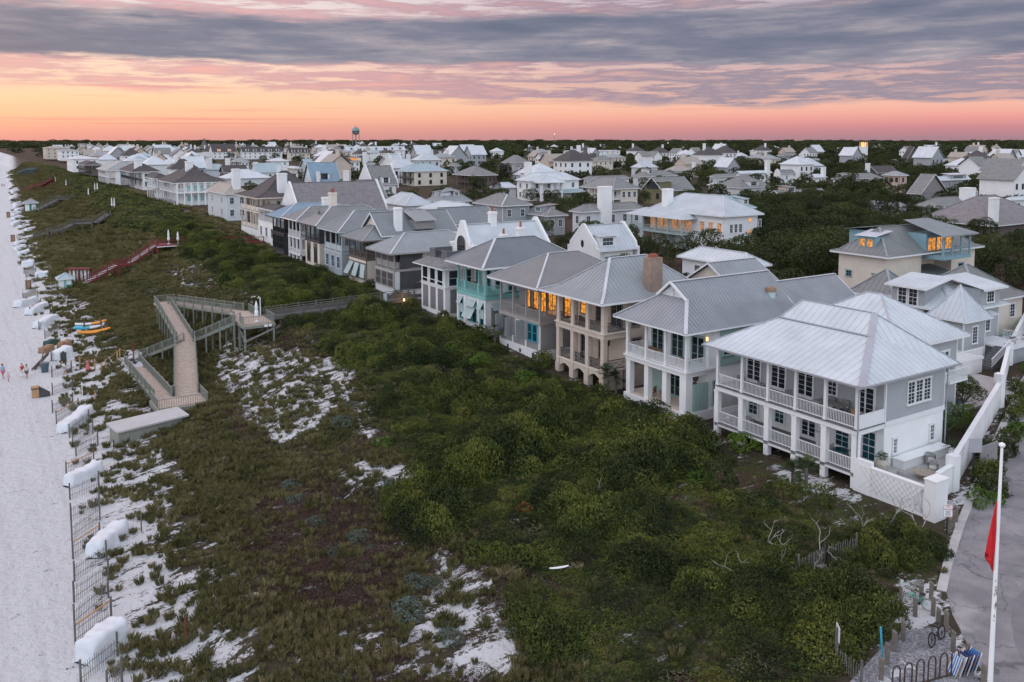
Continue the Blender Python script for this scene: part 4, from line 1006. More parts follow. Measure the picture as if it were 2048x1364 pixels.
def house2():
 y0,y1,x0,x1,zg=54.0,62.2,FX,67.6,2.85
 hs=empty('beach_house',(x0,y0,zg),'white house with seafoam doors and an open gabled hip roof beside the nearest house','house')
 L1,U1,EV=3.85,7.6,11.2;wx=x0+2.7
 b=MB();b.box(x0-.1,wx+1,y0-.1,y1+.1,zg-.4,L1-.01);b.build('base',m_stucco,hs)
 body(hs,wx,x1,y0+.05,y1,zg-.3,EV-.1,m_stucco,'plain');body(hs,wx+1.4,x1-.4,y0-.05,y0+.04,U1,EV-.1,m_sea,'plain','side_shutter_wall')
 slab(hs,x0+.01,wx,y0,y1,U1-.55,U1-.15,m_stucco,'beam');slab(hs,x0-.16,wx+.9,y0-.16,y1+.12,U1-.15,U1,m_trim)
 slab(hs,x0+.05,wx,y0+.05,y1,L1-.01,L1+.01,m_tan,'porch_floor')
 for y in(y0+.45,y0+2.95,y0+5.4,y1-.25):post(hs,x0+.42,y,L1+.01,U1-.55,.8 if y==y0+.45 else.55,m_stucco,cap=False)
 ys=[y0+.16,y0+2.8,y0+5.4,y1-.16]
 for y in ys:post(hs,x0+.14,y,U1,EV-.05,.25)
 for a,c in zip(ys,ys[1:]):rail(hs,(x0+.14,a+.13,U1),(x0+.14,c-.13,U1),1.02,m_trim,sp=.11)
 rail(hs,(x0+.25,y0+.12,U1),(wx-.15,y0+.12,U1),1.02,m_trim,sp=.11);post(hs,wx+.1,y0+.12,U1,EV-.05,.3)
 rail(hs,(x0+.25,y1-.12,U1),(wx-.05,y1-.12,U1),1.02,m_trim,sp=.11)
 F=Side('x-',y0,y1,wx)
 for y in(y1-1.6,y0+3.9,y0+1.3):window(hs,F,y,U1,1.55,2.6,1,3,m_sea,door=True,out=.02)
 window(hs,F,y1-4,L1,1.6,2.7,1,3,m_sea,door=True)
 slab(hs,wx-.05,wx-.01,y1-2.4,y1-.5,L1+.02,L1+2.9,m_sea,'panel')
 b=MB();b.box(x0+.85,wx,y0-.02,y0+.06,L1,L1+2.5);batten(b,Side('y-',x0+.85,wx,y0-.02),L1,L1+2.5,step=.45);b.build('teal_screen_wall',m_sea,hs)
 T=Side('y-',wx,x1,y0+.05)
 window(hs,T,wx+1.1,L1+.3,.9,2.1,2,3,m_sea,out=.01)
 for i in range(4):window(hs,Side('y-',wx,x1,y0-.05),wx+2.4+i*2.4,U1+.9,1.2,1.7,3,3,m_sea,out=.01)
 e=.85;b=MB();X0,X1,Y0,Y1=x0-e,x1+.6,y0-.7,y1+.9;ym=(Y0+Y1)/2;zt=14.85;zk=13.45;hw=1.75;gx=55.3
 A,D=(X0,Y0,EV),(X0,Y1,EV);g1,g2=(gx,ym-hw,zk),(gx,ym+hw,zk);R1,R2=(gx-.5,ym,zt+.0),(X1,ym,zt)
 KA,KB=(X1,Y0,EV+.35),(X1,Y1,EV+.35)
 rpoly(b,[A,D,g2,g1],.42)
 rpoly(b,[A,(X1,Y0,EV),(X1,Y0+2.1,EV+1.05),(gx,ym-hw,zk)],0);rpoly(b,[g1,(X1,Y0+2.1,EV+1.05),R2],.42);rpoly(b,[g1,R2,R1],.42);seams(b,[A,(X1,Y0,EV),(X1,Y0+2.1,EV+1.05),g1],.42)
 rpoly(b,[D,(X1,Y1,EV),R2,g2],.42);rpoly(b,[g2,R2,R1],0)
 caps(b,[(A,g1),(D,g2),(R1,R2)],1,.34);eaves(b,X0,X1,Y0,Y1,EV,2,.16)
 b.build('roof',[RFL,metal_roof((.50,.51,.53)),m_trim],hs)
 b=MB();b.poly([(gx+.05,ym-hw,zk),(gx+.05,ym,zt-.15),(gx+.05,ym+hw,zk)]);b.beam((gx-.25,ym-hw-.2,zk-.05),(gx-.45,ym,zt),.14,.22);b.beam((gx-.25,ym+hw+.2,zk-.05),(gx-.45,ym,zt),.14,.22)
 b.beam((gx-.1,ym-.8,zk+.5),(gx-.1,ym+.8,zk+.5),.1,.1);b.beam((gx-.1,ym,zk+.1),(gx-.1,ym,zk+.9),.1,.1);b.build('gable',m_trim,hs)
 g=MB();g.cyl((66.2,56.1,11.9),(66.2,56.1,13.2),.42,n=16);g.cyl((66.2,56.1,13.2),(66.2,56.1,13.6),.5,n=16,m=1);g.build('chimney',[m_ltblue,m_brick],hs)
 body(hs,71.5,79.5,56,63,zg,9.6,m_palesid,'clap','rear_wall')
 R=gable(hs,70.6,80.5,54.8,64.2,9.9,.72,'x',RFL,m_palesid,sp=.42,capm=metal_roof((.50,.51,.53)),name='rear_roof')
 table(54.4,60.0,U1,.9,1.8,'round edged teak table on the upper porch beside the seafoam doors',m_teakd);table(54.6,56.1,U1,.8,1.2,'small teak table on the near end of the seafoam house upper porch',m_teakd,.5)
 chair(54.3,55.7,L1,2.2,'teak cross sided armchair with cream and striped cushions in the near opening',m_teakd);chair(54.3,58.3,L1,.8,'teak armchair in the middle opening of the white stucco porch',m_teakd);chair(54.3,59.8,L1,3.6,'teak armchair by the far opening of the white stucco porch',m_teakd)
 for k,zc in enumerate((L1+2.55,L1+1.75)):
  b=MB();b.cyl((wx-.06,55.6,zc),(wx-.02,55.6,zc),.42-.06*k,n=20);o=b.build('wall_basket',m_brownw);tag(o,('upper' if k==0 else 'lower')+' round woven brown basket hung on the white porch wall','basket')
 b=MB()
 for k,yv in enumerate((58.25,54.15)):
  b=MB();b.box(wx-.14,wx-.03,yv-.08,yv+.08,U1+2.45,U1+2.75);o=b.build('porch_lantern',emit('lamp_glow',(1,.45,.12),3.0));tag(o,('lit wall lantern between the two seafoam french doors','lit wall lantern at the near end of the seafoam porch')[k],'lantern')
house2()
def house3():
 y0,y1,x0,x1,zg=65.5,73.6,FX,66.2,2.75
 hs=empty('beach_house',(x0,y0,zg),'tan stucco house with arched base, slim square columns and a tall brown chimney','house')
 L1,U1,EV=4.95,8.75,12.05;wx=x0+2.9
 body(hs,wx,x1,y0,y1,zg-.3,EV-.1,m_tan,'plain')
 slab(hs,x0-.02,wx-.02,y0-.02,y1,U1-.6,U1,m_tan,'beam');slab(hs,x0-.14,wx-.02,y0-.14,y1+.1,U1-.08,U1+.03,m_cream);slab(hs,x0+.02,wx-.02,y0+.02,y1-.02,L1-.14,L1,m_cream)
 n=3;ys=[y0+.3+i*(y1-y0-.6)/n for i in range(n+1)]
 for y in ys:
  post(hs,x0+.28,y,L1-.6,U1-.6,.5,m_tan);post(hs,x0+.28,y,U1,EV-.15,.46,m_tan);post(hs,x0+.28,y,zg-.4,L1-.6,.66,m_tan,cap=False)
 for a,c in zip(ys,ys[1:]):
  b=MB();lo,hi=a+.33,c-.33;N_=10;zs=4.0;top=L1-.62+.6
  pts=[(lo+(hi-lo)*i/N_,zs+.42*math.sin(math.pi*i/N_))for i in range(N_+1)]
  for(ya,za),(yb,zb)in zip(pts,pts[1:]):
   for X_ in(x0+.05,x0+.45):
    q=[(X_,ya,za),(X_,yb,zb),(X_,yb,top-.05),(X_,ya,top-.05)];b.poly(q if X_>x0+.2 else q[::-1])
   b.poly([(x0+.05,ya,za),(x0+.45,ya,za),(x0+.45,yb,zb),(x0+.05,yb,zb)])
  b.poly([(x0+.05,lo,top-.05),(x0+.45,lo,top-.05),(x0+.45,hi,top-.05),(x0+.05,hi,top-.05)]);b.build('arch',m_tan,hs)
  rail(hs,(x0+.25,a+.25,L1),(x0+.25,c-.25,L1),1.0,m_ironc,'iron');rail(hs,(x0+.25,a+.23,U1+.03),(x0+.25,c-.23,U1+.03),1.0,m_ironc,'iron')
 rail(hs,(x0+.55,y0+.2,U1+.03),(wx,y0+.2,U1+.03),1.0,m_ironc,'iron')
 rail(hs,(x0+.55,y0+.2,L1),(wx,y0+.2,L1),1.0,m_ironc,'iron')
 slab(hs,x0+.5,wx-.3,y0+.1,y0+.5,zg-.3,L1-.15,m_tan,'base_wall')
 F=Side('x-',y0,y1,wx);tn=surf('taupe_frame',(.20,.17,.15),.7,.1)
 window(hs,F,y1-1.2,U1+.6,1.1,2.0,3,4,tn,m_lit);window(hs,F,y0+4.0,U1,1.6,2.6,2,4,tn,door=True);window(hs,F,y0+1.5,U1,1.6,2.6,2,4,tn,door=True)
 window(hs,F,y1-1.6,L1,1.7,2.9,2,4,tn,door=True);window(hs,F,y0+3.6,L1,1.4,2.9,2,4,tn,door=True)
 T=Side('y-',wx,x1,y0);window(hs,T,wx+1.2,U1+.2,1.0,2.3,2,4,tn,door=True);window(hs,T,wx+1.3,L1+.2,1.1,2.7,2,4,tn,door=True);window(hs,T,wx+4.5,U1+.8,.9,1.5,2,4,tn);window(hs,T,wx+7,U1+.8,.9,1.5,2,4,tn)
 for yv,xv in((y0+2.7,wx-.12),):
  b=MB();b.box(xv-.06,xv+.1,yv-.13,yv+.13,L1+1.8,L1+2.3);b.build('wall_lantern',m_dark,hs)
 b=MB();b.box(wx+.3,wx+.55,y0-.16,y0,L1+1.8,L1+2.3);b.build('wall_lantern',m_dark,hs)
 hip(hs,51.8,67.4,64.4,75.0,EV,.78,RG2,RCAP,.52,(1.5,.38),cw=.3)
 b=MB();b.box(58.9,60.5,65.3,66.5,12.3,15.9);b.box(59.3,60.1,65.6,66.2,15.9,16.25,1);b.build('chimney',[surf('chimney_stone',(.27,.20,.155),.9,.2,1.6,.3,9),m_terra],hs)
 chair(54.2,70.4,U1+.03,1.4,'dark high backed chair behind the iron railing of the tan stucco house',m_ironc,cush=False);chair(54.2,70.2,L1,1.4,'dark armchair on the lower porch of the tan stucco house',m_ironc,cush=False)
 body(hs,75,82,69,76,zg,10.2,m_cream,'plain','rear_wall');gable(hs,74.4,82.6,67.8,77.4,10.4,.62,'x',RG2,m_cream,sp=.55,capm=RCAP,name='rear_roof')
 hip(hs,75.8,81,66.2,71.4,10.0,.62,RG2,RCAP,.5,name='rear_bay_roof');body(hs,76.3,80.5,66.7,69.2,zg,9.9,m_cream,'plain','rear_bay')
house3()
def house4():
 y0,y1,x0,x1,zg=76.6,84.9,FX,65.5,3.5
 hs=empty('beach_house',(x0,y0,zg),'warm grey house with glowing amber porch windows and open grey side hung shutters','house')
 L1,U1,EV=4.7,8.0,11.95;wx=x0+2.8
 b=MB();b.box(x0,x1,y0,y1,zg-.5,L1);b.build('base',m_stucco,hs)
 body(hs,x0+.06,x1-.02,y0+.06,y1-.06,L1,U1-.4,m_greysid2,'clap','lower_wall',trim=m_white);body(hs,wx,x1-.02,y0+.04,y1-.04,U1,EV-.1,m_greysid2,'clap','upper_wall',trim=m_greyw)
 slab(hs,x0-.08,x1,y0-.08,y1+.08,U1-.4,U1-.05,m_greyw,'belt_course');slab(hs,x0-.02,wx-.02,y0-.02,y1+.02,U1-.049,U1,m_greyw)
 slab(hs,x0+.04,x0+.16,y0+.1,y1-.1,EV-.75,EV-.12,m_greyw,'frieze');slab(hs,x0+.16,wx,y0+.1,y0+.2,EV-.75,EV-.12,m_greyw,'frieze')
 ys=[y0+.12+i*(y1-y0-.24)/3 for i in range(4)]
 for y in ys:post(hs,x0+.1,y,U1,EV-.12,.2,m_greyw,cap=False)
 for a,c in zip(ys,ys[1:]):rail(hs,(x0+.1,a+.1,U1),(x0+.1,c-.1,U1),1.15,m_greyw,sp=.1)
 rail(hs,(x0+.2,y0+.12,U1),(wx-.1,y0+.12,U1),1.15,m_greyw,sp=.1);post(hs,wx-.02,y0+.12,U1,EV-.12,.2,m_greyw,cap=False)
 F=Side('x-',y0,y1,wx);br=m_brownw
 for y in(y1-1.9,y1-3.6,y0+3.2):window(hs,F,y,U1,1.0,2.6,2,4,br,m_lit,door=True,out=.03)
 window(hs,F,y0+1.5,U1,1.5,2.7,2,5,br,m_lit,door=True,out=.03)
 window(hs,Side('y-',wx,x1,y0+.04),wx+1.4,U1,1.8,2.6,2,5,br,m_lit,door=True,out=.03)
 G_=Side('x-',y0,y1,x0+.06);tl=surf('teal_sash',(.04,.26,.33),.5,.1)
 for k,(y,gm,fm)in enumerate(((y1-1.3,m_glass,m_brownw),(y1-3.9,m_lit2,m_palesid),(y0+2.0,m_glass_teal,tl),(y0+1.0,m_glass_teal,tl))):
  window(hs,G_,y,L1+.9,.8,1.9,1 if k>1 else 2,2,fm,gm,out=.02,casing=.06)
 for k,y in enumerate((y1-.55,y1-2.6,y1-4.9)):
  b=MB();b.box(x0-.95,x0,y-.03,y+.03,L1+.75,L1+2.95)
  for i in range(26):b.box(x0-.88,x0-.07,y-.045,y-.03,L1+.85+i*.08,L1+.89+i*.08)
  b.build('shutter',m_shut,hs)
 b=MB();b.box(x0-.0,x0+.05,y0+.12,y0+.5,L1+.75,L1+2.95);b.build('shutter',m_shut,hs)
 for y in ys:slab(hs,x0-.03,x0+.04,y-.14 if y>y0+.3 else y-.1,y+.1,zg-.4,L1+.78,m_white,'pilaster')
 for k in range(3):b=MB();yk=y0+1.4+k*2.6;b.box(x0-.02,x0+.01,yk-.25,yk+.1,zg+.35,zg+.75);b.build('base_vent',m_dark,hs)
 r=hip(hs,51.9,66.6,75.6,86.0,EV,.56,metal_roof((.22,.22,.215)),RCAP,.42,cw=.22)
 for k in range(3):
  b=MB();
 t=table(54.5,80.6,U1,.9,1.8,'brown dining table on the amber lit screened porch',m_brownw)
 for k,(cx,cy,a)in enumerate(((54.0,79.4,0),(54.0,81.9,3.1),(53.8,80.6,1.57))):chair(cx,cy,U1,a,('brown chair at the near end of the amber lit porch table','brown chair at the far end of the amber lit porch table','brown chair on the beach side of the amber lit porch table')[k],m_brownw,cush=False)
 chair(54.2,77.9,U1,1.2,'pale cushioned armchair in the near corner of the amber lit porch',m_cush)
house4()
def house5():
 y0,y1,x0,x1,zg=88.1,95.1,FX,66.0,4.2
 hs=empty('beach_house',(x0,y0,zg),'teal and white house with propped teal louvre shutters below a turquoise railed porch','house')
 L1,U1,EV=5.2,9.25,12.65;wx=x0+2.6
 b=MB();b.box(x0,x1,y0,y1,zg-.5,L1);b.build('base',m_stucco,hs)
 body(hs,x0+.05,x1,y0+.05,y1,L1,U1-.7,m_stucco,'plain','lower_wall');body(hs,wx,x1,y0+.04,y1,U1,EV-.1,m_palesid,'batten','upper_wall')
 slab(hs,x0-.1,x1,y0-.1,y1+.05,U1-.72,U1-.42,m_teal,'belt_course');slab(hs,x0-.02,x1,y0-.02,y1,U1-.42,U1-.1,m_teal,'belt_course');slab(hs,x0-.16,wx,y0-.16,y1+.1,U1-.1,U1,m_teal)
 ys=[y0+.14,y0+1.75,y1-2.1 if False else y0+5.0,y1-.14]
 for y in ys:post(hs,x0+.12,y,U1,EV-.1,.2,m_teal);post(hs,x0+.12,y,U1,U1+1.15,.36,m_teal,cap=False)
 for a,c in zip(ys,ys[1:]):rail(hs,(x0+.12,a+.18,U1),(x0+.12,c-.18,U1),1.0,m_teal,sp=.12)
 rail(hs,(x0+.3,y0+.12,U1),(wx+.6,y0+.12,U1),1.0,m_teal,sp=.12)
 F=Side('x-',y0,y1,wx);
 for k,y in enumerate((y1-1.0,y0+3.6,y0+1.2)):window(hs,F,y,U1,1.2,2.4,1,4,m_teal,m_glass,door=True,out=.03)
 window(hs,Side('y-',wx,x1,y0+.04),wx+1.2,U1+.2,1.1,2.1,2,4,m_teal,out=.03);slab(hs,wx+2.2,wx+2.9,y0-.0,y0+.03,U1+.2,U1+2.3,surf('mint_panel',(.36,.55,.36),.6,.05),'shutter')
 G_=Side('x-',y0,y1,x0+.05)
 spec=[(y1-1.0,.95,.25),(y0+3.9,1.1,.3),(y0+2.75,1.1,.3),(y0+.95,.95,.25)]
 for y,w,tl in spec:
  window(hs,G_,y,L1+.15,w-.1,2.7,1,2,m_teal,m_glass_teal,out=.0,casing=.05)
  bahama(hs,G_,y,L1+2.05,w,1.0,m_ltblue,.55)
 bahama(hs,G_,y0+3.9,L1+.55,1.1,1.9,m_ltblue,.5);bahama(hs,G_,y0+2.75,L1+.55,1.1,1.9,m_ltblue,.5)
 for y in(y1-1.0,y0+.95):slab(hs,x0-.01,x0+.04,y-.4,y+.4,L1+.95,L1+2.1,m_ltblue,'shutter')
 for y in ys:slab(hs,x0-.05,x0+.04,y-.16,y+.2,zg,U1-.75,m_stucco,'pilaster')
 T=Side('y-',x0,x1,y0+.05);
 bahama(hs,T,x0+1.4,L1+1.95,1.2,1.0,m_ltblue,.5);bahama(hs,T,x0+2.7,L1+1.95,1.2,1.0,m_ltblue,.5);slab(hs,x0+.8,x0+3.3,y0-.0,y0+.045,L1+.1,L1+2.4,m_greysid2,'screen_panel')
 hip(hs,51.9,67.2,87.0,96.4,EV,.62,RD,RCAP,0,cw=.3)
 chimney(hs,62.5,94.9,13,16.4,.9,.9,m_stucco,1)
 table(54.2,93.2,U1,.9,1.6,'teak table on the turquoise railed porch',m_teakd);chair(54.1,91.8,U1,.3,'teak chair beside the table on the turquoise railed porch',m_teakd,cush=False)
house5()
def house6():
 y0,y1,x0,x1,zg=98.4,105.2,FX,69.5,4.2
 hs=empty('beach_house',(x0,y0,zg),'white stucco house with arched gable window, black framed sunroom and red chimney pots','house')
 L1,U1,EV=5.3,8.6,11.2;wx=x0+3.3
 body(hs,x0,wx+2,y0,y1,zg-.5,EV-.2,m_stucco,'plain','front_wall');body(hs,wx+2,x1,y0+.1,y1-.1,zg-.5,12.2,m_stucco,'plain')
 slab(hs,x0-.1,wx+2.1,y0-.1,y1+.08,U1-.2,U1,m_trim,'belt_course')
 F=Side('x-',y0,y1,x0);T=Side('y-',x0,x1,y0)
 for k in range(3):
  yc=y0+1.25+k*2.15
  slab(hs,x0-.03,x0+.02,yc-.75,yc+.75,L1,U1-.35,m_screen if False else surf('grey_blind',(.17,.175,.185),.6,.1,2),'blind')
  window(hs,F,yc,U1+.12,1.5,2.1,1,1,m_white,m_glass,out=.02);window(hs,F,yc,U1+.12,1.5,.55,1,1,m_white,m_glass,out=.03,casing=.04)
 slab(hs,x0+.75,x0+2.9,y0-.03,y0+.02,L1-.2,U1-.35,surf('grey_blind',(.17,.175,.185),.6,.1,2),'blind')
 window(hs,T,x0+1.4,U1+.12,1.7,2.1,1,2,m_white,m_glass,out=.02);window(hs,T,x0+3.4,U1+.12,1.1,2.1,1,2,m_white,m_glass,out=.02)
 b=MB();X0,X1,Y0,Y1=x0-.9,wx+1.8,y0-.9,y1+.9;zi=12.1;r=1.8
 rpoly(b,[(X0,Y0,EV),(X0,Y1,EV),(X0+r,Y1-r,zi),(X0+r,Y0+r,zi)],.45);rpoly(b,[(X0,Y0,EV),(X1,Y0,EV),(X1,Y0+r,zi),(X0+r,Y0+r,zi)],.45);rpoly(b,[(X0,Y1,EV),(X1,Y1,EV),(X1,Y1-r,zi),(X0+r,Y1-r,zi)],.45)
 b.box(X0+r,X1,Y0+r,Y1-r,zi-.3,zi-.02);eaves(b,X0,X1,Y0,Y1,EV,2,.16);b.build('roof',[SHG,RCAP,m_trim],hs)
 for p,q in(((X0+r,Y0+r),(X0+r,Y0+r+1.6)),((X0+r,Y1-r-1.6),(X0+r,Y1-r)),((X0+r,Y0+r),(X1+1,Y0+r)),((X0+r,Y1-r),(X1+1,Y1-r))):
  b=MB();b.beam((*p,zi+.5),(*q,zi+.5),.14,1.05);b.beam((*p,zi+1.06),(*q,zi+1.06),.24,.08);b.build('deck_parapet',surf('dark_grey_boards',(.12,.13,.135),.7,.1),hs)
 rail(hs,(X0+r,Y0+r+1.6,zi),(X0+r,Y1-r-1.6,zi),1.0,m_dark,'bal',sp=.15)
 g=MB();gy=101.6;gx0=57.3;hw=2.6;top=17.0
 prof=[(-hw-.4,11.5),(hw+.4,11.5),(hw+.4,13.6),(hw-.5,13.6),(.35,top),(-.35,top),(-hw+.5,13.6),(-hw-.4,13.6)]
 P0=[(gx0,gy+a,z)for a,z in prof];P1=[(gx0+.45,gy+a,z)for a,z in prof];g.poly(P0[::-1]);g.poly(P1)
 for i in range(len(prof)):j=(i+1)%len(prof);g.poly([P0[i],P0[j],P1[j],P1[i]])
 for s in(-1,1):g.box(gx0-.1,gx0+.7,gy+s*(hw)-.6,gy+s*hw+.6,13.55,13.85)
 g.build('gable',m_stucco,hs)
 w=MB();arc=[(-1.0,12.0),(1.0,12.0),(1.0,13.9)]+[(math.cos(t)*1.0,13.9+math.sin(t)*1.0)for t in[math.pi*i/12 for i in range(1,12)]]+[(-1.0,13.9)]
 w.poly([(gx0-.04,gy+a,z)for a,z in arc][::-1]);
 wo=w.build('arched_window',m_glass,hs)
 f=MB()
 for(a,z),(a2,z2)in zip(arc,arc[1:]+arc[:1]):f.beam((gx0-.06,gy+a,z),(gx0-.06,gy+a2,z2),.12,.1)
 for a in(-.5,0,.5):f.beam((gx0-.06,gy+a,12),(gx0-.06,gy+a,14.6),.05,.05)
 f.beam((gx0-.06,gy-1,13.2),(gx0-.06,gy+1,13.2),.05,.05);fo=f.build('frame',m_brownw,wo)
 gable(hs,57.7,69.6,97.6,105.9,12.3,.98,'x',RW,None,sp=.0,capm=RCAP,name='main_roof',endwall=False)
 g=MB();prof=[(97.4,12),(106.1,12),(106.1,12.7),(102.0,16.9),(101.5,16.9),(97.4,12.7)]
 P0=[(69.4,a,z)for a,z in prof];P1=[(69.8,a,z)for a,z in prof];g.poly(P0[::-1]);g.poly(P1)
 for i in range(len(prof)):j=(i+1)%len(prof);g.poly([P0[i],P0[j],P1[j],P1[i]])
 g.build('rear_gable',m_stucco,hs)
 chimney(hs,62.3,101.7,15,18.0,.9,.9,m_stucco,1,m_terra);chimney(hs,62.0,98.3,12.4,15.2,.9,.9,m_stucco,1,m_terra)
house6()
def rowhouse(y0,y1,zg,L1,U1,EV,label,wall,trim,lower,upper,roof,x0=FX,D=13,pd=2.6,bays=3,roofkw=None,style='clap',ov=1.0,slope=.6,base=None,seam=.5,capm=None,chim=None,rstyle='bal',lglass=None,uwall=None,lbay=None,lrail=True,name='beach_house',deckm=None,kick=None,pots=0):
 hs=empty(name,(x0,y0,zg),label,'house');x1=x0+D;wx=x0+pd
 openl=lower=='open';openu=upper in('open','screen')
 if base:b=MB();b.box(x0-.04,x1,y0-.04,y1+.04,zg-.6,L1);b.build('base',base,hs)
 body(hs,wx if openl else x0,x1,y0,y1,zg-.6 if not base else L1,U1-.35,wall,style,'lower_wall',trim=trim)
 body(hs,wx if openu else x0+.03,x1,y0+.02,y1-.02,U1,EV-.12,uwall or wall,style,'upper_wall',trim=trim)
 slab(hs,x0-.08,x1+.02,y0-.08,y1+.08,U1-.35,U1-.04,trim,'belt_course')
 if openu:slab(hs,x0-.03,wx-.02,y0-.03,y1+.03,U1-.039,U1,deckm or m_deckgrey)
 if openl:slab(hs,x0-.03,wx-.02,y0-.03,y1+.03,L1-.25,L1,trim,'porch_floor')
 ys=[y0+.14+i*(y1-y0-.28)/bays for i in range(bays+1)]
 if openu:
  for y in ys:post(hs,x0+.12,y,U1,EV-.12,.2,trim,cap=(rstyle!='iron'))
  post(hs,wx-.12,y0+.12,U1,EV-.12,.2,trim)
  for a,c in zip(ys,ys[1:]):rail(hs,(x0+.12,a+.1,U1),(x0+.12,c-.1,U1),1.05,trim,rstyle,sp=.15)
  rail(hs,(x0+.22,y0+.12,U1),(wx-.22,y0+.12,U1),1.05,trim,rstyle,sp=.15)
  F=Side('x-',y0,y1,wx)
  for a,c in zip(ys,ys[1:]):window(hs,F,(a+c)/2,U1,min(1.5,c-a-.5),2.4,2,4,trim,m_glass,door=True,out=.03)
 if upper=='screen':
  for a,c in zip(ys,ys[1:]):slab(hs,x0+.1,x0+.13,a+.1,c-.1,U1+1.1,EV-.25,m_screen,'screen')
 if upper=='windows':
  F=Side('x-',y0,y1,x0+.03)
  for a,c in zip(ys,ys[1:]):window(hs,F,(a+c)/2,U1+.7,min(1.3,c-a-.7),1.6,2,4,trim,m_glass,out=.03)
 if openl:
  for y in ys:post(hs,x0+.16,y,zg-.5,U1-.35,.34,trim)
  if lrail:
   for a,c in zip(ys,ys[1:]):rail(hs,(x0+.14,a+.2,L1),(x0+.14,c-.2,L1),1.0,trim,rstyle if rstyle!='iron' else 'bal',sp=.16)
  F=Side('x-',y0,y1,wx)
  for a,c in zip(ys,ys[1:]):window(hs,F,(a+c)/2,L1,min(1.4,c-a-.5),2.3,2,4,trim,m_glass,door=True,out=.03)
 F=Side('x-',y0,y1,x0);T=Side('y-',x0,x1,y0)
 lb=lbay or bays;yl=[y0+.14+i*(y1-y0-.28)/lb for i in range(lb+1)]
 if lower=='windows':
  for a,c in zip(yl,yl[1:]):window(hs,F,(a+c)/2,L1+.5,min(1.2,c-a-.6),1.9,2,4,trim,lglass or m_glass,out=.03)
 if lower=='screens':
  for a,c in zip(yl,yl[1:]):window(hs,F,(a+c)/2,L1+.1,c-a-.35,U1-.6-L1-.1,1,2,trim,lglass or m_glass,out=.03)
 if lower=='bahama':
  for k,(a,c)in enumerate(zip(yl,yl[1:])):
   window(hs,F,(a+c)/2,L1+.1,c-a-.5,2.4,1,2,trim,lglass or m_glass_teal,out=.03)
   bahama(hs,F,(a+c)/2,L1+.25,c-a-.5,2.2,m_ltblue,.12+.2*(k%3))
 if lower=='doors':
  for a,c in zip(yl,yl[1:]):window(hs,F,(a+c)/2,L1-.2,min(1.3,c-a-.7),2.8,2,1,m_charcoal,m_dark,door=True,out=.03)
 for k in range(3):
  xk=wx+1.5+k*(D-pd-3)/2
  window(hs,Side('y-',wx,x1,y0+.02),xk,U1+.8,.9,1.5,2,4,trim,out=.03);window(hs,T,xk,L1+.7,.9,1.5,2,4,trim,out=.03)
 kw=dict(cw=.24);kw.update(roofkw or{})
 hip(hs,x0-ov,x1+ov,y0-ov,y1+ov,EV,slope,roof,capm or roof,seam,kick,trim=trim,**kw)
 for c in(chim or[]):chimney(hs,*c,m_stucco,pots)
 return hs
h7=rowhouse(114.0,120.7,5.3,6.2,9.0,11.5,'grey house with louvred screen walls and a pale patched hip roof beside the boardwalk',m_palesid,m_greyw,'screens','screen',RG2,D=14,ov=1.1,slope=.55,lglass=m_screen,capm=RCAP,uwall=m_palesid,rstyle='solid')
b=MB();T=(52.0,57.5,112.95,112.97)
b.box(53.9,57.4,113.85,113.97,5.9,8.6);b.box(53.9,57.4,113.85,113.97,9.1,11.2);b.build('screen_wall',m_screen,h7)
h8=rowhouse(124.1,131.2,5.2,6.0,9.4,12.35,'house with brown timber porch, leaning light blue shutters and gabled ribbed roof',m_cream,m_brownw,'bahama','open',RG,D=9,ov=1.2,slope=.5,capm=RG2,uwall=m_brownw,kick=None,lglass=m_sea)
gable(h8,55.2,69,123.2,132.2,12.9,.75,'x',RG,m_cream,sp=.55,capm=RG2,name='main_roof');body(h8,62,68.5,124.1,131.2,5,12.9,m_cream,'plain','rear_wall')
chimney(h8,58.6,124.4,12.5,17.2,1.1,1.0)
d=MB();d.box(61.2,64.6,123.4,126.2,13.6,15.0);d.build('dormer',m_greysid2,h8);d=MB();rpoly(d,[(60.9,122.9,14.95),(64.9,122.9,14.95),(64.9,127.3,16.3),(60.9,127.3,16.3)],.5);d.build('dormer_roof',RG2,h8)
h9=rowhouse(134.3,142.2,5.0,6.0,9.3,12.8,'pale blue grey house with white framed windows and dark glazed upper porch',surf('slate_siding',(.33,.38,.40),.6,.07,.8),m_bluesid,'windows','open',RG,D=14,ov=1.0,slope=.6,capm=RCAP,rstyle='solid',lglass=surf('blue_glass',(.01,.02,.08),.08,.3,.8),seam=.6)
h10=rowhouse(144.7,152.0,4.9,6.2,10.0,12.9,'cream house with black upper porch, crossed wood panels and tall dark doors',m_cream,m_charcoal,'doors','open',RGR,D=14,ov=1.1,slope=.62,capm=RCAP,style='plain',lbay=2,seam=0,uwall=m_charcoal,bays=3,rstyle='iron')
chimney(h10,58.0,151.0,13.5,18.2,1.2,1.2,m_cream,3)
for k in range(2):
 b=MB();yc=146.6+k*3.4
 for s in(-1,1):b.beam((52.93,yc-.8,8.9-s*.6),(52.93,yc+.8,8.9+s*.6),.08,.1)
 for s in(-.8,0,.8):b.beam((52.93,yc+s,8.3),(52.93,yc+s,9.5),.08,.1)
 b.beam((52.93,yc-.8,8.3),(52.93,yc+.8,8.3),.08,.1);b.beam((52.93,yc-.8,9.5),(52.93,yc+.8,9.5),.08,.1);b.build('lattice_panel',m_brownw,h10)
b=MB()
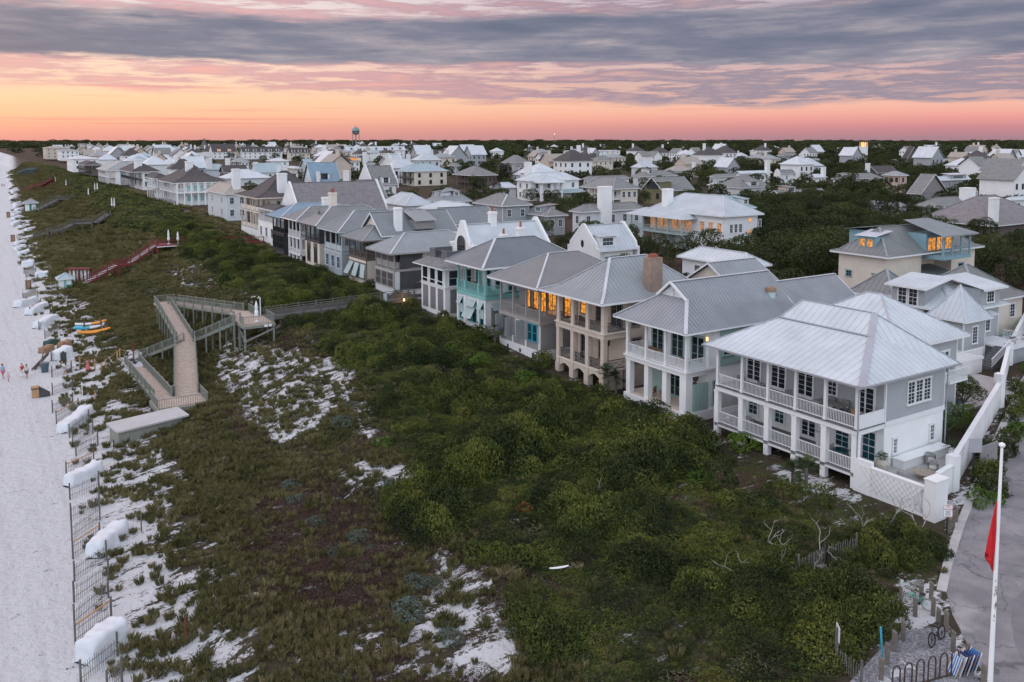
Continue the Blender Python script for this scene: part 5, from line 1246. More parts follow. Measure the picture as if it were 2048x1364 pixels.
for i in range(8):
 t0,t1=math.pi*i/8,math.pi*(i+1)/8
 b.poly([(54.4,148.3+math.cos(t0)*.9,14.0+math.sin(t0)*1.2),(54.4,148.3+math.cos(t1)*.9,14.0+math.sin(t1)*1.2),(56.8,148.3+math.cos(t1)*.9,14.0+math.sin(t1)*1.2),(56.8,148.3+math.cos(t0)*.9,14.0+math.sin(t0)*1.2)])
b.poly([(54.45,148.3+math.cos(math.pi*i/8)*.9,14.0+math.sin(math.pi*i/8)*1.2)for i in range(9)],1);b.build('dormer',[RGR,m_brownw],h10)
h11=rowhouse(154.9,161.5,5.5,6.5,9.8,13.1,'house with green upper porch shutters over white lower columns and pale roof',m_stucco,m_white,'open','open',SHG,D=14,ov=1.0,slope=.5,capm=RCAP,uwall=m_sea,style='plain',seam=0,chim=[(60,159.5,14.5,16.8,1.6,1.0)])
h12=rowhouse(164.0,171.3,5.4,6.4,9.6,12.8,'tall black framed glass porch house under a blue metal roof',m_charcoal,m_dark,'screens','open',RB,D=15,ov=1.2,slope=.5,capm=RCAP,rstyle='glass',seam=.6)
hc=rowhouse(174.5,186,6.4,7.0,10.8,13.4,'white cottage with iron railed roof terrace and porch under a brown shingle canopy',m_white,m_trim,'windows','open',SHD,D=5,ov=.5,slope=.25,x0=54.5,seam=0,lglass=m_glass)
gable(hc,59.6,80,175.0,186.5,12.6,1.05,'x',SHM,m_stucco,sp=0,name='main_roof',parapet=.35);body(hc,60,79,176,185.5,6,12.7,m_stucco,'plain','rear_wall')
h13=rowhouse(188,203,6.4,8.0,12.0,15.2,'cream two storey porch house under a dark brown shingle hip roof',m_cream,m_cream,'open','open',SHD,D=16,ov=1.2,slope=.8,x0=55.5,bays=4,kick=(3.2,.35),seam=0,base=m_stucco,style='plain',rstyle='solid',chim=[(61,189.5,16,20.4,1.9,1.5)])
# the town behind
FOOT=[(52,82,30,54),(52,82,53,66),(51,83,64,78),(51,70,75,206)]
def town(label,px,ze,roof='hip',rm=SHG,wm=m_palesid,slope=.55,chim=(),dorm=(),lit=(),porch=None,zg=None,ov=.7,kick=None,style='clap',capm=None,seam=0,win=(3,3),floors=2,glass=None,parapet=.35,trim=None,D=None,Wd=None,winm=None,name='house'):
 uL,uN,vN,uR=px;N_=atZ(uN,vN,ze);x0,y0=N_.x,N_.y
 y1=at_plane(uL,vN,0,x0).y if Wd is None else y0+Wd;x1=at_plane(uR,vN,1,y0).x if D is None else x0+D
 zg=float(zter(x0,y0))if zg is None else zg
 if math.hypot(x0,y0)>250:y1=min(y1,y0+(34 if x0<100 else 17));x1=min(x1,x0+150)
 FOOT.append((x0-2,x1+2,y0-2,y1+2))
 hs=empty(name,(x0,y0,zg),label,'house');trim=trim or m_trim;glass=glass or m_glass;capm=capm or rm
 a0,a1,b0,b1=x0+ov,x1-ov,y0+ov,y1-ov
 zt=ze-.1
 if porch:
  body(hs,a0+porch,a1,b0,b1,zg-1,zt,wm,style,trim=trim,step=.3)
  zf=ze-3.1;slab(hs,a0,a0+porch,b0,b1,zf-.25,zf,trim)
  n=max(2,int((b1-b0)/3));ys=[b0+.15+i*(b1-b0-.3)/n for i in range(n+1)]
  for y in ys:post(hs,a0+.15,y,zg-.5,zt,.25,trim,cap=False)
  for a,c in zip(ys,ys[1:]):rail(hs,(a0+.12,a+.1,zf),(a0+.12,c-.1,zf),1.0,trim,'bal',sp=.25)
  rail(hs,(a0+.2,b0+.12,zf),(a0+porch,b0+.12,zf),1.0,trim,'bal',sp=.25)
  wx=a0+porch
 else:
  body(hs,a0,a1,b0,b1,zg-1,zt,wm,style,trim=trim,step=.3);wx=a0
 F=Side('x-',b0,b1,wx);T=Side('y-',wx,a1,b0);k=0
 for fl in range(floors):
  zf=ze-2.75-fl*3.2
  if zf<zg+.2:break
  for side,n in((F,win[0]),(T,win[1])):
   L_=side.b-side.a
   n=min(n,max(1,int(L_/1.9)))
   for i in range(n):
    t=side.a+L_*(i+.5)/n;g=m_lit if k in lit else glass;k+=1
    window(hs,side,t,zf,min(1.1,L_/n-.6),1.7,2,4,winm or trim,g,out=.03)
 if roof=='hip':r=hip(hs,x0,x1,y0,y1,ze,slope,rm,capm,seam,kick,cw=.3)
 elif roof in('gx','gy'):r=gable(hs,x0,x1,y0,y1,ze,slope,roof[1],rm,wm,sp=seam,capm=capm,ov=ov,inset=ov)
 elif roof in('dx','dy'):r=gable(hs,x0,x1,y0,y1,ze,slope,roof[1],rm,m_stucco,sp=seam,capm=capm,parapet=parapet)
 for fx,fy,h,w in chim:
  cx,cy=x0+(x1-x0)*fx,y0+(y1-y0)*fy;chimney(hs,cx,cy,ze-1,ze+h,w,w*.8,m_stucco,0)
 for fc,f,w,zb,h in dorm:
  if fc=='x-':
   yc=y0+(y1-y0)*f;run=zb/slope;b=MB();xa=x0+run+.2;xb=xa+h/slope+1.2;b.box(xa,xb,yc-w/2,yc+w/2,ze+zb-.6,ze+zb+h);b.build('dormer',wm,hs)
   b=MB();rpoly(b,[(xa-.4,yc-w/2-.3,ze+zb+h+.02),(xa-.4,yc+w/2+.3,ze+zb+h+.02),(xb+1,yc+w/2+.3,ze+zb+h+.5),(xb+1,yc-w/2-.3,ze+zb+h+.5)],seam);b.build('dormer_roof',rm,hs)
   window(hs,Side('x-',yc-w/2,yc+w/2,xa),yc,ze+zb+.2,max(.6,w*.6),h-.4,3,2,trim,m_lit if 'd' in lit else glass)
  else:
   xc=x0+(x1-x0)*f;run=zb/slope;b=MB();ya=y0+run+.2;yb=ya+h/slope+1.2;b.box(xc-w/2,xc+w/2,ya,yb,ze+zb-.6,ze+zb+h);b.build('dormer',wm,hs)
   b=MB();rpoly(b,[(xc-w/2-.3,ya-.4,ze+zb+h+.02),(xc+w/2+.3,ya-.4,ze+zb+h+.02),(xc+w/2+.3,yb+1,ze+zb+h+.5),(xc-w/2-.3,yb+1,ze+zb+h+.5)],seam);b.build('dormer_roof',rm,hs)
   window(hs,Side('y-',xc-w/2,xc+w/2,ya),xc,ze+zb+.2,max(.6,w*.6),h-.4,3,2,trim,m_lit if 'd' in lit else glass)
 return hs,(x0,x1,y0,y1,ze)
m_olive=surf('olive_siding',(.16,.15,.08),.8,.1,.8);m_pink=surf('pink_stucco',(.52,.40,.35),.85,.08,.5)
# --- between the beach row and the second street
town('grey clapboard house with a plain grey hip roof between oaks behind the teal house',(944,1003,412,1066),12.3,'hip',SHG,m_greysid,.52,style='clap',winm=m_trim,capm=RCAP,win=(2,2))
town('low house under a broad bright white hip roof behind the arched gable house',(834,914,427,983),12.3,'hip',RW2,m_palesid,.42,seam=.6,win=(3,3),capm=RW2)
town('house under a tall pale ribbed hip roof right of the Dutch gabled house',(760,810,411,869),12.3,'hip',RW,m_palesid,.66,seam=.6,win=(3,3),capm=RW2)
town('dark brown verandah house beneath a wide grey shingle hip roof',(869,942,351,997),12.3,'hip',SHG,m_brownw,.55,porch=2.2,trim=m_brownw,win=(4,5))
town('three storey cream house with pale blue green metal roof and dark balconies',(790,816,343,898),13.4,'hip',RTL,m_cream,.5,porch=2.5,trim=m_charcoal,floors=3,seam=.8,win=(2,3))
h,q=town('large white house with square balcony bay and tall chimney under white hip roofs',(1029,1060,362,1163),13.2,'hip',RW2,m_white,.55,seam=.7,chim=((.2,.8,6.5,2.2),),floors=3,win=(2,4),dorm=(),style='plain')
x0,x1,y0,y1,ze=q
bx=x0+(x1-x0)*.12
for i in range(3):post(h,bx+i*4.4,y0-3.2,4,ze-.6,.9 if i<2 else.6,m_stucco)
slab(h,bx-.5,bx+9.3,y0-3.7,y0+1,ze-4.3,ze-3.9,m_white,'balcony');rail(h,(bx,y0-3.6,ze-3.9),(bx+8.8,y0-3.6,ze-3.9),1.1,m_trim,'bal',sp=.3);hip(h,bx-1.4,bx+10.2,y0-4.6,y0+7,ze-.5,.42,RW2,RW2,.7,name='bay_roof')
b=MB();rpoly(b,[(bx+9,y0-3,ze-4.6),(x1+.5,y0-3,ze-4.6),(x1+.5,y0+.8,ze-3.4),(bx+9,y0+.8,ze-3.4)],.6);b.build('porch_roof',RTL,h)
h,q=town('white house with a massive square chimney standing before its grey hip roof',(1137,1163,424,1293),12.2,'hip',SHG,m_palesid,.62,chim=(),win=(2,5),floors=2,glass=m_glass)
x0,x1,y0,y1,ze=q;chimney(h,x0+(x1-x0)*.36,y0+.4,4.5,ze+5.4,3.0,1.5,m_white,0)
town('cream house with corner porch and grey hip roof behind the massive chimney house',(1150,1226,378,1281),13.0,'hip',RGR,m_cream,.6,porch=3,win=(3,3),capm=RG2)
town('low grey cottage with little dormer and gablet behind the pale hip roof house',(1038,1094,432,1137),10.2,'hip',SHG,m_greysid,.5,dorm=(('x-',.45,3.2,.5,1.3),),win=(1,2),glass=m_glass_teal,capm=RG2)
town('steep grey roofed house with two small dormers left of the grey clapboard house',(850,880,404,945),10.8,'hip',RG2,m_palesid,.8,seam=.7,dorm=(('x-',.3,1.6,1,1.4),('x-',.7,1.6,1,1.4),('y-',.6,1.8,1.2,1.4)),win=(0,1))
town('narrow ribbed grey gable roof between the patched roof house and the arched gable house',(886,893,450,957),10.8,'gx',RG,m_palesid,.8,seam=.7,D=12,Wd=8,win=(1,2))
h,q=town('white Dutch gabled house with curved parapets and a square white dormer',(716,744,370,797),10.2,'dx',SHG,m_stucco,1.05,dorm=(('y-',.55,3.4,.4,2.6),),parapet=.8,win=(2,2),style='plain')
town('white gabled house with steep blue metal roof and slender chimney',(603,624,368,684),9.6,'gx',RB,m_white,1.35,seam=.7,chim=((.2,.0,5.0,1.2),),dorm=(('y-',.45,4.6,1.6,2.6),),style='plain',trim=m_charcoal,win=(2,2))
town('bright white pyramid roof just behind the brown shingled cottage',(573,602,381,643),10.8,'hip',RW2,m_palesid,.75,seam=.7,win=(1,1),capm=RW2)
town('weathered plum grey shingle house beside the tall white chimney',(660,690,392,714),9.4,'hip',SHM,m_greysid2,1.0,chim=((.9,.6,8,1.6),),win=(0,1))
town('white twin gabled cottage with small paned window behind the black porch house',(697,733,404,779),11.6,'gx',SHG,m_white,.9,dorm=(('y-',.35,3.2,-.2,2.9),),win=(2,2),style='plain')
town('white house with grey hip roof and wide shuttered dormer behind the shingle cottage',(553,575,360,602),11.5,'hip',RG2,m_white,.8,dorm=(('y-',.5,4,.8,1.8),),seam=.8,chim=((0,.2,5.5,1.6),(.1,.9,5.5,1.4)),win=(1,1))
town('white walled Dutch gabled house with bright metal roof uphill of the parapet house',(762,790,338,812),12,'dx',RW,m_stucco,.9,parapet=.8,win=(2,2),style='plain',seam=0)
town('grey hip roofed house below the long curved white block',(655,690,336,712),11.5,'hip',SHG,m_greysid,.6,win=(2,1))
town('small cream house with white roof left of the blue gabled house',(568,590,337,606),11.5,'hip',RW,m_cream,.5,win=(2,2))
town('blue fronted gable house beside the small cream house',(598,612,335,640),12.5,'gx',RTL,m_bluesid,.8,win=(2,2),trim=m_charcoal)
town('flat white roofed house in front of the black mansard block',(530,545,322,580),12.5,'hip',RW2,m_white,.3,win=(2,2))
town('long white house with pale blue roof left of the small cream house',(497,512,345,570),11.5,'gx',RTL,m_white,.7,win=(2,5),chim=((.12,.5,5,2),))
town('broad bright white roof behind the brown shingle porch house',(432,455,357,545),10.5,'hip',RW2,m_palesid,.45,win=(1,1))
town('two small white gables low between the oaks uphill of the brown verandah house',(860,872,398,893),8.6,'gx',SHG,m_cream,.8,win=(1,1))
town('white ribbed roof half hidden by the red magnolia',(975,990,376,1037),10,'hip',RW2,m_palesid,.7,seam=.8,win=(0,0))
town('small grey pyramid roof beyond the brown verandah house',(893,910,332,924),12,'hip',SHG,m_greysid,.8,win=(0,0))
town('grey shingle roofs rising behind the big white balcony house',(1000,1030,326,1062),13,'hip',SHG,m_greysid,.8,win=(1,1))
town('small grey gable beside the dark magnolia tree',(1018,1032,345,1052),11,'gy',SHG,m_greysid,1.0,win=(0,0))
# --- right of centre
town('cream lookout room with small grey hip roof above the trees',(1177,1196,321,1229),14.5,'hip',SHG,m_cream,.6,win=(3,3),floors=1)
town('big dark grey hip roof behind the cream corner porch house',(1163,1175,358,1262),11.5,'hip',SHG,m_palesid,.55,win=(1,2))
town('pair of joined grey roofs with a small white dormer left of the olive house',(1262,1290,353,1358),11.0,'hip',SHG,m_palesid,.5,dorm=(('y-',.25,2.4,1.0,2),),win=(1,2))
town('olive walled house with wide grey shed dormer and dark gable',(1281,1325,382,1390),10.5,'gx',SHG,m_olive,.8,dorm=(('x-',.5,9,.3,2.6),),trim=m_dark,win=(2,2))
town('pale grey roofed house among trees beyond the olive house',(1328,1350,341,1387),11.5,'hip',SHT,m_palesid,.6,win=(1,1),chim=((1.2,.3,4,1.6),))
town('grey roofs left of the white house with the cone chimney',(1414,1430,354,1492),10.5,'hip',SHG,m_palesid,.5,win=(1,1))
town('white house with long bright dormer roof and cone shaped chimney',(1468,1480,347,1545),12.5,'gx',RW2,m_white,.6,chim=((.85,.1,6,2.0),),win=(1,4),style='plain')
town('white gabled wing at the end of the cone chimney house',(1548,1560,347,1592),11.8,'dx',SHG,m_stucco,.9,parapet=.6,win=(1,1),style='plain')
town('large grey shingle roof with paned dormer left of the forest',(1425,1480,376,1548),10,'hip',SHG,m_palesid,.6,dorm=(('y-',.45,5,.4,1.8),),win=(0,2))
town('long low grey roof with pinkish gable end beside the oak forest',(1540,1556,388,1650),8.8,'gx',SHG,m_pink,.7,win=(1,2),dorm=(('y-',.3,5,.3,1.8),))
town('low white roof tucked in oaks between the large grey roofs',(1413,1425,370,1466),9.0,'hip',RW2,m_white,.4,win=(0,0))
town('pale blue green ribbed hip roof with two dormers behind the lit white house',(1362,1455,418,1514),12.0,'hip',RTL,m_palesid,.55,seam=.8,dorm=(('y-',.25,2,.6,1.4),('y-',.75,2,.6,1.4)),win=(1,1))
town('ribbed grey roof with a dark triangular gablet in the oak trees',(1681,1806,418,1828),8.0,'hip',RG,m_palesid,.62,seam=.9,win=(1,1))
town('wide grey hip roof with a white block chimney right of the ribbed gablet roof',(1826,1880,415,1985),9.0,'hip',SHG,m_greysid,.6,win=(1,1),chim=((.6,.2,5.0,3.6),))
h,q=town('sprawling plum brown wood shingle roof with tall white chimney at the right edge',(1830,1990,452,2110),8.6,'hip',SHM,m_brownw,.62,win=(0,0),chim=((.10,.1,6.2,1.9),))
town('long white barn roofed house with a row of arched dormers',(1845,1862,362,1942),11.2,'gx',RW2,m_greysid,.9,win=(1,3),dorm=(('y-',.7,12,.3,1.8),))
town('small tan upper room with green windows under a grey hip roof',(1762,1800,351,1819),13.0,'hip',RG2,m_pink,.5,win=(3,1),floors=1,trim=m_olive)
town('dark brown shingled gables left of the long white barn roofed house',(1724,1755,346,1797),10.5,'gx',SHD,m_brownw,.8,win=(1,1),chim=((-.1,.5,5,2),))
town('grey shingle roof behind the tall cypress shaped oak',(1662,1690,358,1765),9.5,'hip',SHG,m_palesid,.6,win=(1,1),dorm=(('x-',.5,3,.4,1.8),))
town('dark grey gable house with green paned windows below the barn roofed house',(1813,1842,388,1897),9.4,'gy',SHG,m_greysid2,.8,win=(1,3),trim=m_sea)
town('small ribbed roof between curved white parapets',(1892,1898,387,1955),9.2,'dx',RG2,m_stucco,.8,parapet=.5,seam=.8,win=(1,1),style='plain')
town('bright white roof with upturned parapet right of the block chimney',(1957,1985,412,2040),9.6,'gx',RW2,m_white,.8,win=(1,1),style='plain')
town('white roofed house with a bright blue window at the right edge of the town',(2005,2025,400,2090),11.6,'hip',RW2,m_white,.55,win=(2,2),seam=.8,glass=surf('bright_blue_glass',(.02,.16,.30),.1,.2,.8))
town('low white house with a white chimney in front of the dark oaks',(1607,1628,355,1656),9.4,'hip',RW2,m_white,.5,win=(1,1),chim=((.8,.2,5,2),),style='plain')
town('small grey gabled house with white trim among the far right oaks',(1608,1630,327,1646),11,'gy',RG2,m_white,.8,win=(1,1))
town('little pink house alone among the far oaks',(1776,1786,322,1800),11.5,'hip',SHG,m_pink,.6,win=(1,1))
town('pointed dark roof beside the tall grey glass gable',(1800,1812,322,1842),11,'gy',SHD,m_brownw,1.1,win=(0,0))
town('tall grey gable with large glass panes near the far treeline',(1828,1840,318,1866),13,'gy',RG2,m_greysid,1.1,win=(1,2))
town('pale grey hip roof above the far right oaks',(1876,1888,321,1906),11,'hip',RG2,m_white,.6,win=(1,1))
town('white cupola house above the far right treetops',(1934,1944,306,1958),16,'hip',RW2,m_white,.5,win=(2,2),style='plain')
town('white gabled house cut by the right edge of the picture near the far treeline',(2010,2018,314,2062),12,'gx',RG,m_white,.8,win=(2,2),style='plain')
town('grey hip roofs with a glowing window near the far treeline',(1497,1520,313,1551),13,'hip',SHG,m_greysid,.5,win=(1,2),lit=(1,))
town('twin grey hip roofs left of the long white far building',(1552,1568,311,1602),13,'hip',SHG,m_greysid,.5,win=(1,1))
town('small grey house with cupola near the far treeline',(1342,1352,307,1370),13,'hip',SHG,m_greysid,.5,win=(1,1),chim=((.5,.5,5,3),))
town('white and grey clustered roofs beneath the far treeline',(1400,1415,305,1472),14,'hip',RW,m_white,.3,win=(1,3))
# --- seafront beyond the brown shingle porch house
town('pale house with a mottled beige shingle hip roof by two white garden pavilions',(409,449,388,500),13.6,'hip',SHT,m_palesid,.75,chim=((.55,.1,6.5,2),),win=(2,2),style='batten',zg=6.8)
h,q=town('big dark shingle roofed house with white verandahs and turquoise shutters',(308,345,366,457),14.2,'hip',SHD,m_white,.62,kick=(4.5,.4),porch=3.0,win=(5,6),floors=2,chim=((.45,.4,6.5,2.2),),glass=m_teal,zg=6.8,ov=1.0)
x0,x1,y0,y1,ze=q
slab(h,x0+1,x1-1,y0-.8,y0+1.2,ze-3.4,ze-3.1,m_white,'verandah_floor');rail(h,(x0+1,y0-.7,ze-3.1),(x1-1,y0-.7,ze-3.1),1.0,m_trim,'bal',sp=.4)
for i in range(8):post(h,x0+1.2+i*(x1-x0-2.4)/7,y0-.6,6.8,ze-.2,.35,m_white,cap=False)
town('narrow white columned house under a dark shingle roof left of the big verandah house',(288,308,357,340),14.6,'hip',SHD,m_white,.6,porch=2.5,win=(3,3),zg=7)
town('house with white base, dark screened porch and white block chimney on a dark roof',(234,263,344,322),14.6,'hip',SHD,m_stucco,.55,porch=3.5,trim=m_charcoal,chim=((.3,.15,5,2.8),),win=(3,2),zg=8,style='plain')
town('pale roofed house with bright blue lower doors and glowing porch lamps',(180,213,341,290),13.8,'hip',RG2,m_white,.5,porch=3,win=(3,2),glass=surf('sky_blue_door',(.22,.42,.60),.5,.1),zg=8,lit=(0,2),style='plain')
town('brown shingled house with deep eaves and a satellite dish',(146,168,330,205),14.0,'hip',SHD,m_brownw,.4,porch=3,trim=m_brownw,win=(3,2),zg=9)
town('white modern beach house with flat bright roofs',(127,143,318,200),16.0,'hip',RW2,m_white,.22,win=(3,3),zg=9,style='plain')
town('grey and white boxy beachfront block',(100,120,301,160),18.0,'hip',RG2,m_white,.15,win=(4,4),zg=10,floors=3,style='plain')
town('tan beachfront apartment block with a lit stairwell',(70,90,296,140),19.5,'hip',SHT,m_tan,.2,win=(4,4),zg=10,floors=3,style='plain',lit=(1,))
# --- the lit white house
def lit_house():
 ze=13.0;N_=atZ(1448,433,ze);x0,y0=N_.x,N_.y;y1=at_plane(1292,430,0,x0).y;x1=at_plane(1498,430,1,y0).x;zg=4.5
 FOOT.append((x0-6,x1+2,y0-2,y1+2))
 hs=empty('house',(x0,y0,zg),'tall white clapboard house with glowing windows behind its hanging blue grey porch','house')
 body(hs,x0+.9,x1+3.5,y0+.9,y1-.9,zg-1,ze-.1,m_white,'clap',step=.28)
 r1,r2=hip(hs,x0,x1+4.5,y0,y1,ze,.62,RW,RCAP,.6,cw=.25)
 F=Side('x-',y0+.9,y1-.9,x0+.9);T=Side('y-',x0+.9,x1+3.5,y0+.9);px=3.4;zf=8.9
 yp0=y0+(y1-y0)*.40;yp1=y1+2.2
 bl=surf('blue_grey_paint',(.34,.42,.42),.6,.08)
 slab(hs,x0+.9-px,x0+.88,yp0,yp1,zf-.35,zf,bl);ys=[yp0+.15+i*(yp1-yp0-.3)/4 for i in range(5)]
 for y in ys:post(hs,x0+1.05-px,y,zf,zf+3.0,.28,bl,cap=False)
 for a,c in zip(ys,ys[1:]):rail(hs,(x0+1.0-px,a+.15,zf),(x0+1.0-px,c-.15,zf),1.1,bl,sp=.2)
 rail(hs,(x0+1.2-px,yp0+.12,zf),(x0+.85,yp0+.12,zf),1.1,bl,sp=.2)
 for y in ys[:3]:b=MB();b.beam((x0+1.1-px,y,zf-.35),(x0+.85,y,zf-3.2),.2,.2);b.build('bracket',bl,hs)
 for y in ys[3:]:post(hs,x0+1.05-px,y,zg-1,zf-.35,.3,bl,cap=False)
 for i in range(6):window(hs,F,yp0+1.4+i*(y1-1.5-yp0-1.4)/5,zf,1.7,2.5,2,5,m_white,m_lit2,door=True,out=.03)
 for i in range(3):window(hs,F,y0+2.0+i*2.3,zf+.7,1.2,1.9,2,4,m_white,m_lit2,out=.03)
 for i in range(3):window(hs,T,x0+3.0+i*1.3,zf+.6,.8,1.7,2,4,m_white,m_glass,out=.03)
 for z in(6.4,9.0,11.4):window(hs,T,x0+8.3,z,.9,.9,2,2,m_white,m_lit,out=.03)
 window(hs,T,x0+11.2,zf+.3,.6,2.6,1,4,m_white,m_glass,out=.03);window(hs,T,x0+11.2,zf-3.6,.6,1,1,2,m_white,m_lit2,out=.03)
 for i in range(2):bahama(hs,F,yp0+2+i*4.2,zf-2.8,1.6,1.8,m_ltblue,.5)
 b=MB();xa=x0+.2-px;rpoly(b,[(xa,yp0-.9,zf+3.1),(xa,yp1+.8,zf+3.1),(x0+.9,yp1-1.2,zf+4.4),(x0+.9,yp0+1.2,zf+4.4)],.6);rpoly(b,[(xa,yp0-.9,zf+3.1),(x0+.9,yp0-.9,zf+3.1),(x0+.9,yp0+1.2,zf+4.4)],.6)
 b.beam((xa,yp0-.9,zf+3.0),(xa,yp1+.8,zf+3.0),.08,.2,1);b.beam((xa,yp0-.9,zf+3.0),(x0+.9,yp0-.9,zf+3.0),.08,.2,1);b.build('porch_roof',[RW,m_trim],hs)
 chimney(hs,x0+2,y1-4.5,ze-1,ze+4.5,1.9,1.5,m_white)
lit_house()
# --- cream three storey house with blue dormers
def blue_dormer_house():
 x0,x1,y0,y1,ze,zg=103.5,127.0,68.3,77.5,12.3,4.2
 FOOT.append((x0-4,x1+4,y0-4,y1+3))
 hs=empty('house',(x0,y0,zg),'cream stucco house with pale blue dormers and an amber lit balcony under ribbed grey roof','house')
 dbl=surf('dusty_blue_paint',(.20,.33,.37),.6,.08);x0,y0=x0,y0
 body(hs,x0+.9,x0+9,y0+.9,y1-.9,zg-1,ze-.1,m_cream,'plain');body(hs,x0+9.01,x1-7,y0+3.5,y1-.95,zg-1,ze-.1,m_cream,'plain','recessed_wall');body(hs,x1-6.99,x1-.9,y0+.95,y1-.95,zg-1,ze-.1,m_cream,'plain','wing_wall')
 r1,r2=hip(hs,x0,x1,y0,y1,ze,.85,RGR,RG2,.8,(.9,.3),cw=.25)
 xa,xb=x0+9.5,x1-7.2;zf=ze-.4;slab(hs,xa,xb,y0-2.0,y0+1.0,zf-.5,zf,dbl,'balcony');slab(hs,xa,xb,y0+.6,y0+3.5,zf,zf+2.9,dbl,'dormer_wall')
 for i in range(4):post(hs,xa+.15+i*(xb-xa-.3)/3,y0-1.8,zf,zf+2.9,.22,dbl,cap=False)
 rail(hs,(xa,y0-1.85,zf),(xb,y0-1.85,zf),1.1,dbl,sp=.2)
 for i in range(3):window(hs,Side('y-',xa,xb,y0+.6),xa+1.3+i*(xb-xa-2.6)/2,zf,1.8,2.4,2,4,dbl,m_lit,door=True)
 b=MB();rpoly(b,[(xa-1.2,y0-2.4,zf+2.95),(xb+1.0,y0-2.4,zf+2.95),(xb-.5,y0+4.4,zf+4.6),(xa+.4,y0+4.4,zf+4.6)],.35);b.beam((xa-1.2,y0-2.4,zf+2.85),(xb+1.0,y0-2.4,zf+2.85),.08,.2);b.build('balcony_roof',[RG2,dbl],hs)
 xw=x0+1.7;b=MB();b.box(xw,xw+3.5,y0+3.2,y0+6,ze+.3,ze+2.3);b.build('dormer',dbl,hs);b=MB();rpoly(b,[(xw-.4,y0+2.9,ze+2.35),(xw-.4,y0+6.3,ze+2.35),(xw+3.6,y0+6.3,ze+3.0),(xw+3.6,y0+2.9,ze+3.0)],.5);b.build('dormer_roof',RCAP,hs)
 for k in(0,1):window(hs,Side('x-',0,1,xw),y0+4.0+k*1.2,ze+.6,.9,1.4,2,3,dbl,m_lit)
 b=MB();b.box(x0+6,x0+10,y1-1.5,y1+1.2,ze,ze+2.6);b.build('dormer',dbl,hs);b=MB();rpoly(b,[(x0+5.4,y1-3.5,ze+3.4),(x0+10.5,y1-3.5,ze+3.4),(x0+10.5,y1+1.8,ze+2.6),(x0+5.4,y1+1.8,ze+2.6)],.6);b.build('dormer_roof',RG2,hs)
 F=Side('x-',y0,y1,x0+.9)
 for k,y in enumerate((y0+2.5,y1-2.6)):window(hs,F,y,ze-3.4,.8,.8,2,2,dbl,m_lit2 if k==0 else m_glass)
 T=Side('y-',x1-7,x1,y0+.95);window(hs,T,x1-4.5,ze-4.4,1.2,2.1,2,3,dbl)
 b=MB();rpoly(b,[(x0+8.5,y0-2.5,8.6),(x1-8,y0-2.5,8.6),(x1-8,y0+3.5,9.9),(x0+8.5,y0+3.5,9.9)],.5);b.beam((x0+8.5,y0-2.5,8.5),(x1-8,y0-2.5,8.5),.1,.25);b.build('porch_roof',RGR,hs)
 for i in range(3):post(hs,x0+9+i*3,y0-2.3,zg-1,8.4,.3,m_cream,cap=False)
blue_dormer_house()
town('brown grey ribbed pyramid roofed pavilion before the cream stucco house',(1672,1790,598,1812),8.7,'hip',RGR,m_cream,.92,seam=.7,kick=(.9,.4),win=(1,2),lit=(1,),capm=RG2,style='plain',floors=1,zg=3.5,D=7.3,Wd=7.4)
town('wide ribbed grey pyramid roof between the cream house and the grey turret cottage',(1801,1965,606,2015),8.2,'hip',RGR,m_cream,.75,seam=.7,kick=(1.2,.4),win=(1,2),capm=RG2,style='plain',floors=1,zg=3.5,D=11.5)
town('white roofed house with small gablet and open back porch behind the beach row',(1352,1495,535,1545),9.4,'hip',RW2,m_white,.62,seam=.8,win=(2,2),style='plain',zg=4)
town('white Dutch gabled house with oval window and a shed dormer behind the grey porch house',(1136,1196,503,1278),10.3,'dx',RW,m_stucco,.95,parapet=.35,win=(0,2),dorm=(('y-',.3,3.6,.5,1.7),),seam=.7,style='plain',zg=4.5)
def oval():
 w=MB();c=at_plane(1165,487,0,atZ(1196,503,10.3).x-.0);n=14
 w.poly([(c.x-.06,c.y+math.cos(2*math.pi*i/n)*.38,c.z+math.sin(2*math.pi*i/n)*.62)for i in range(n)][::-1]);hs=[o for o in bpy.data.objects if o.get('label','').startswith('white Dutch gabled house with oval')][0];w.build('oval_window',m_glass,hs)
oval()
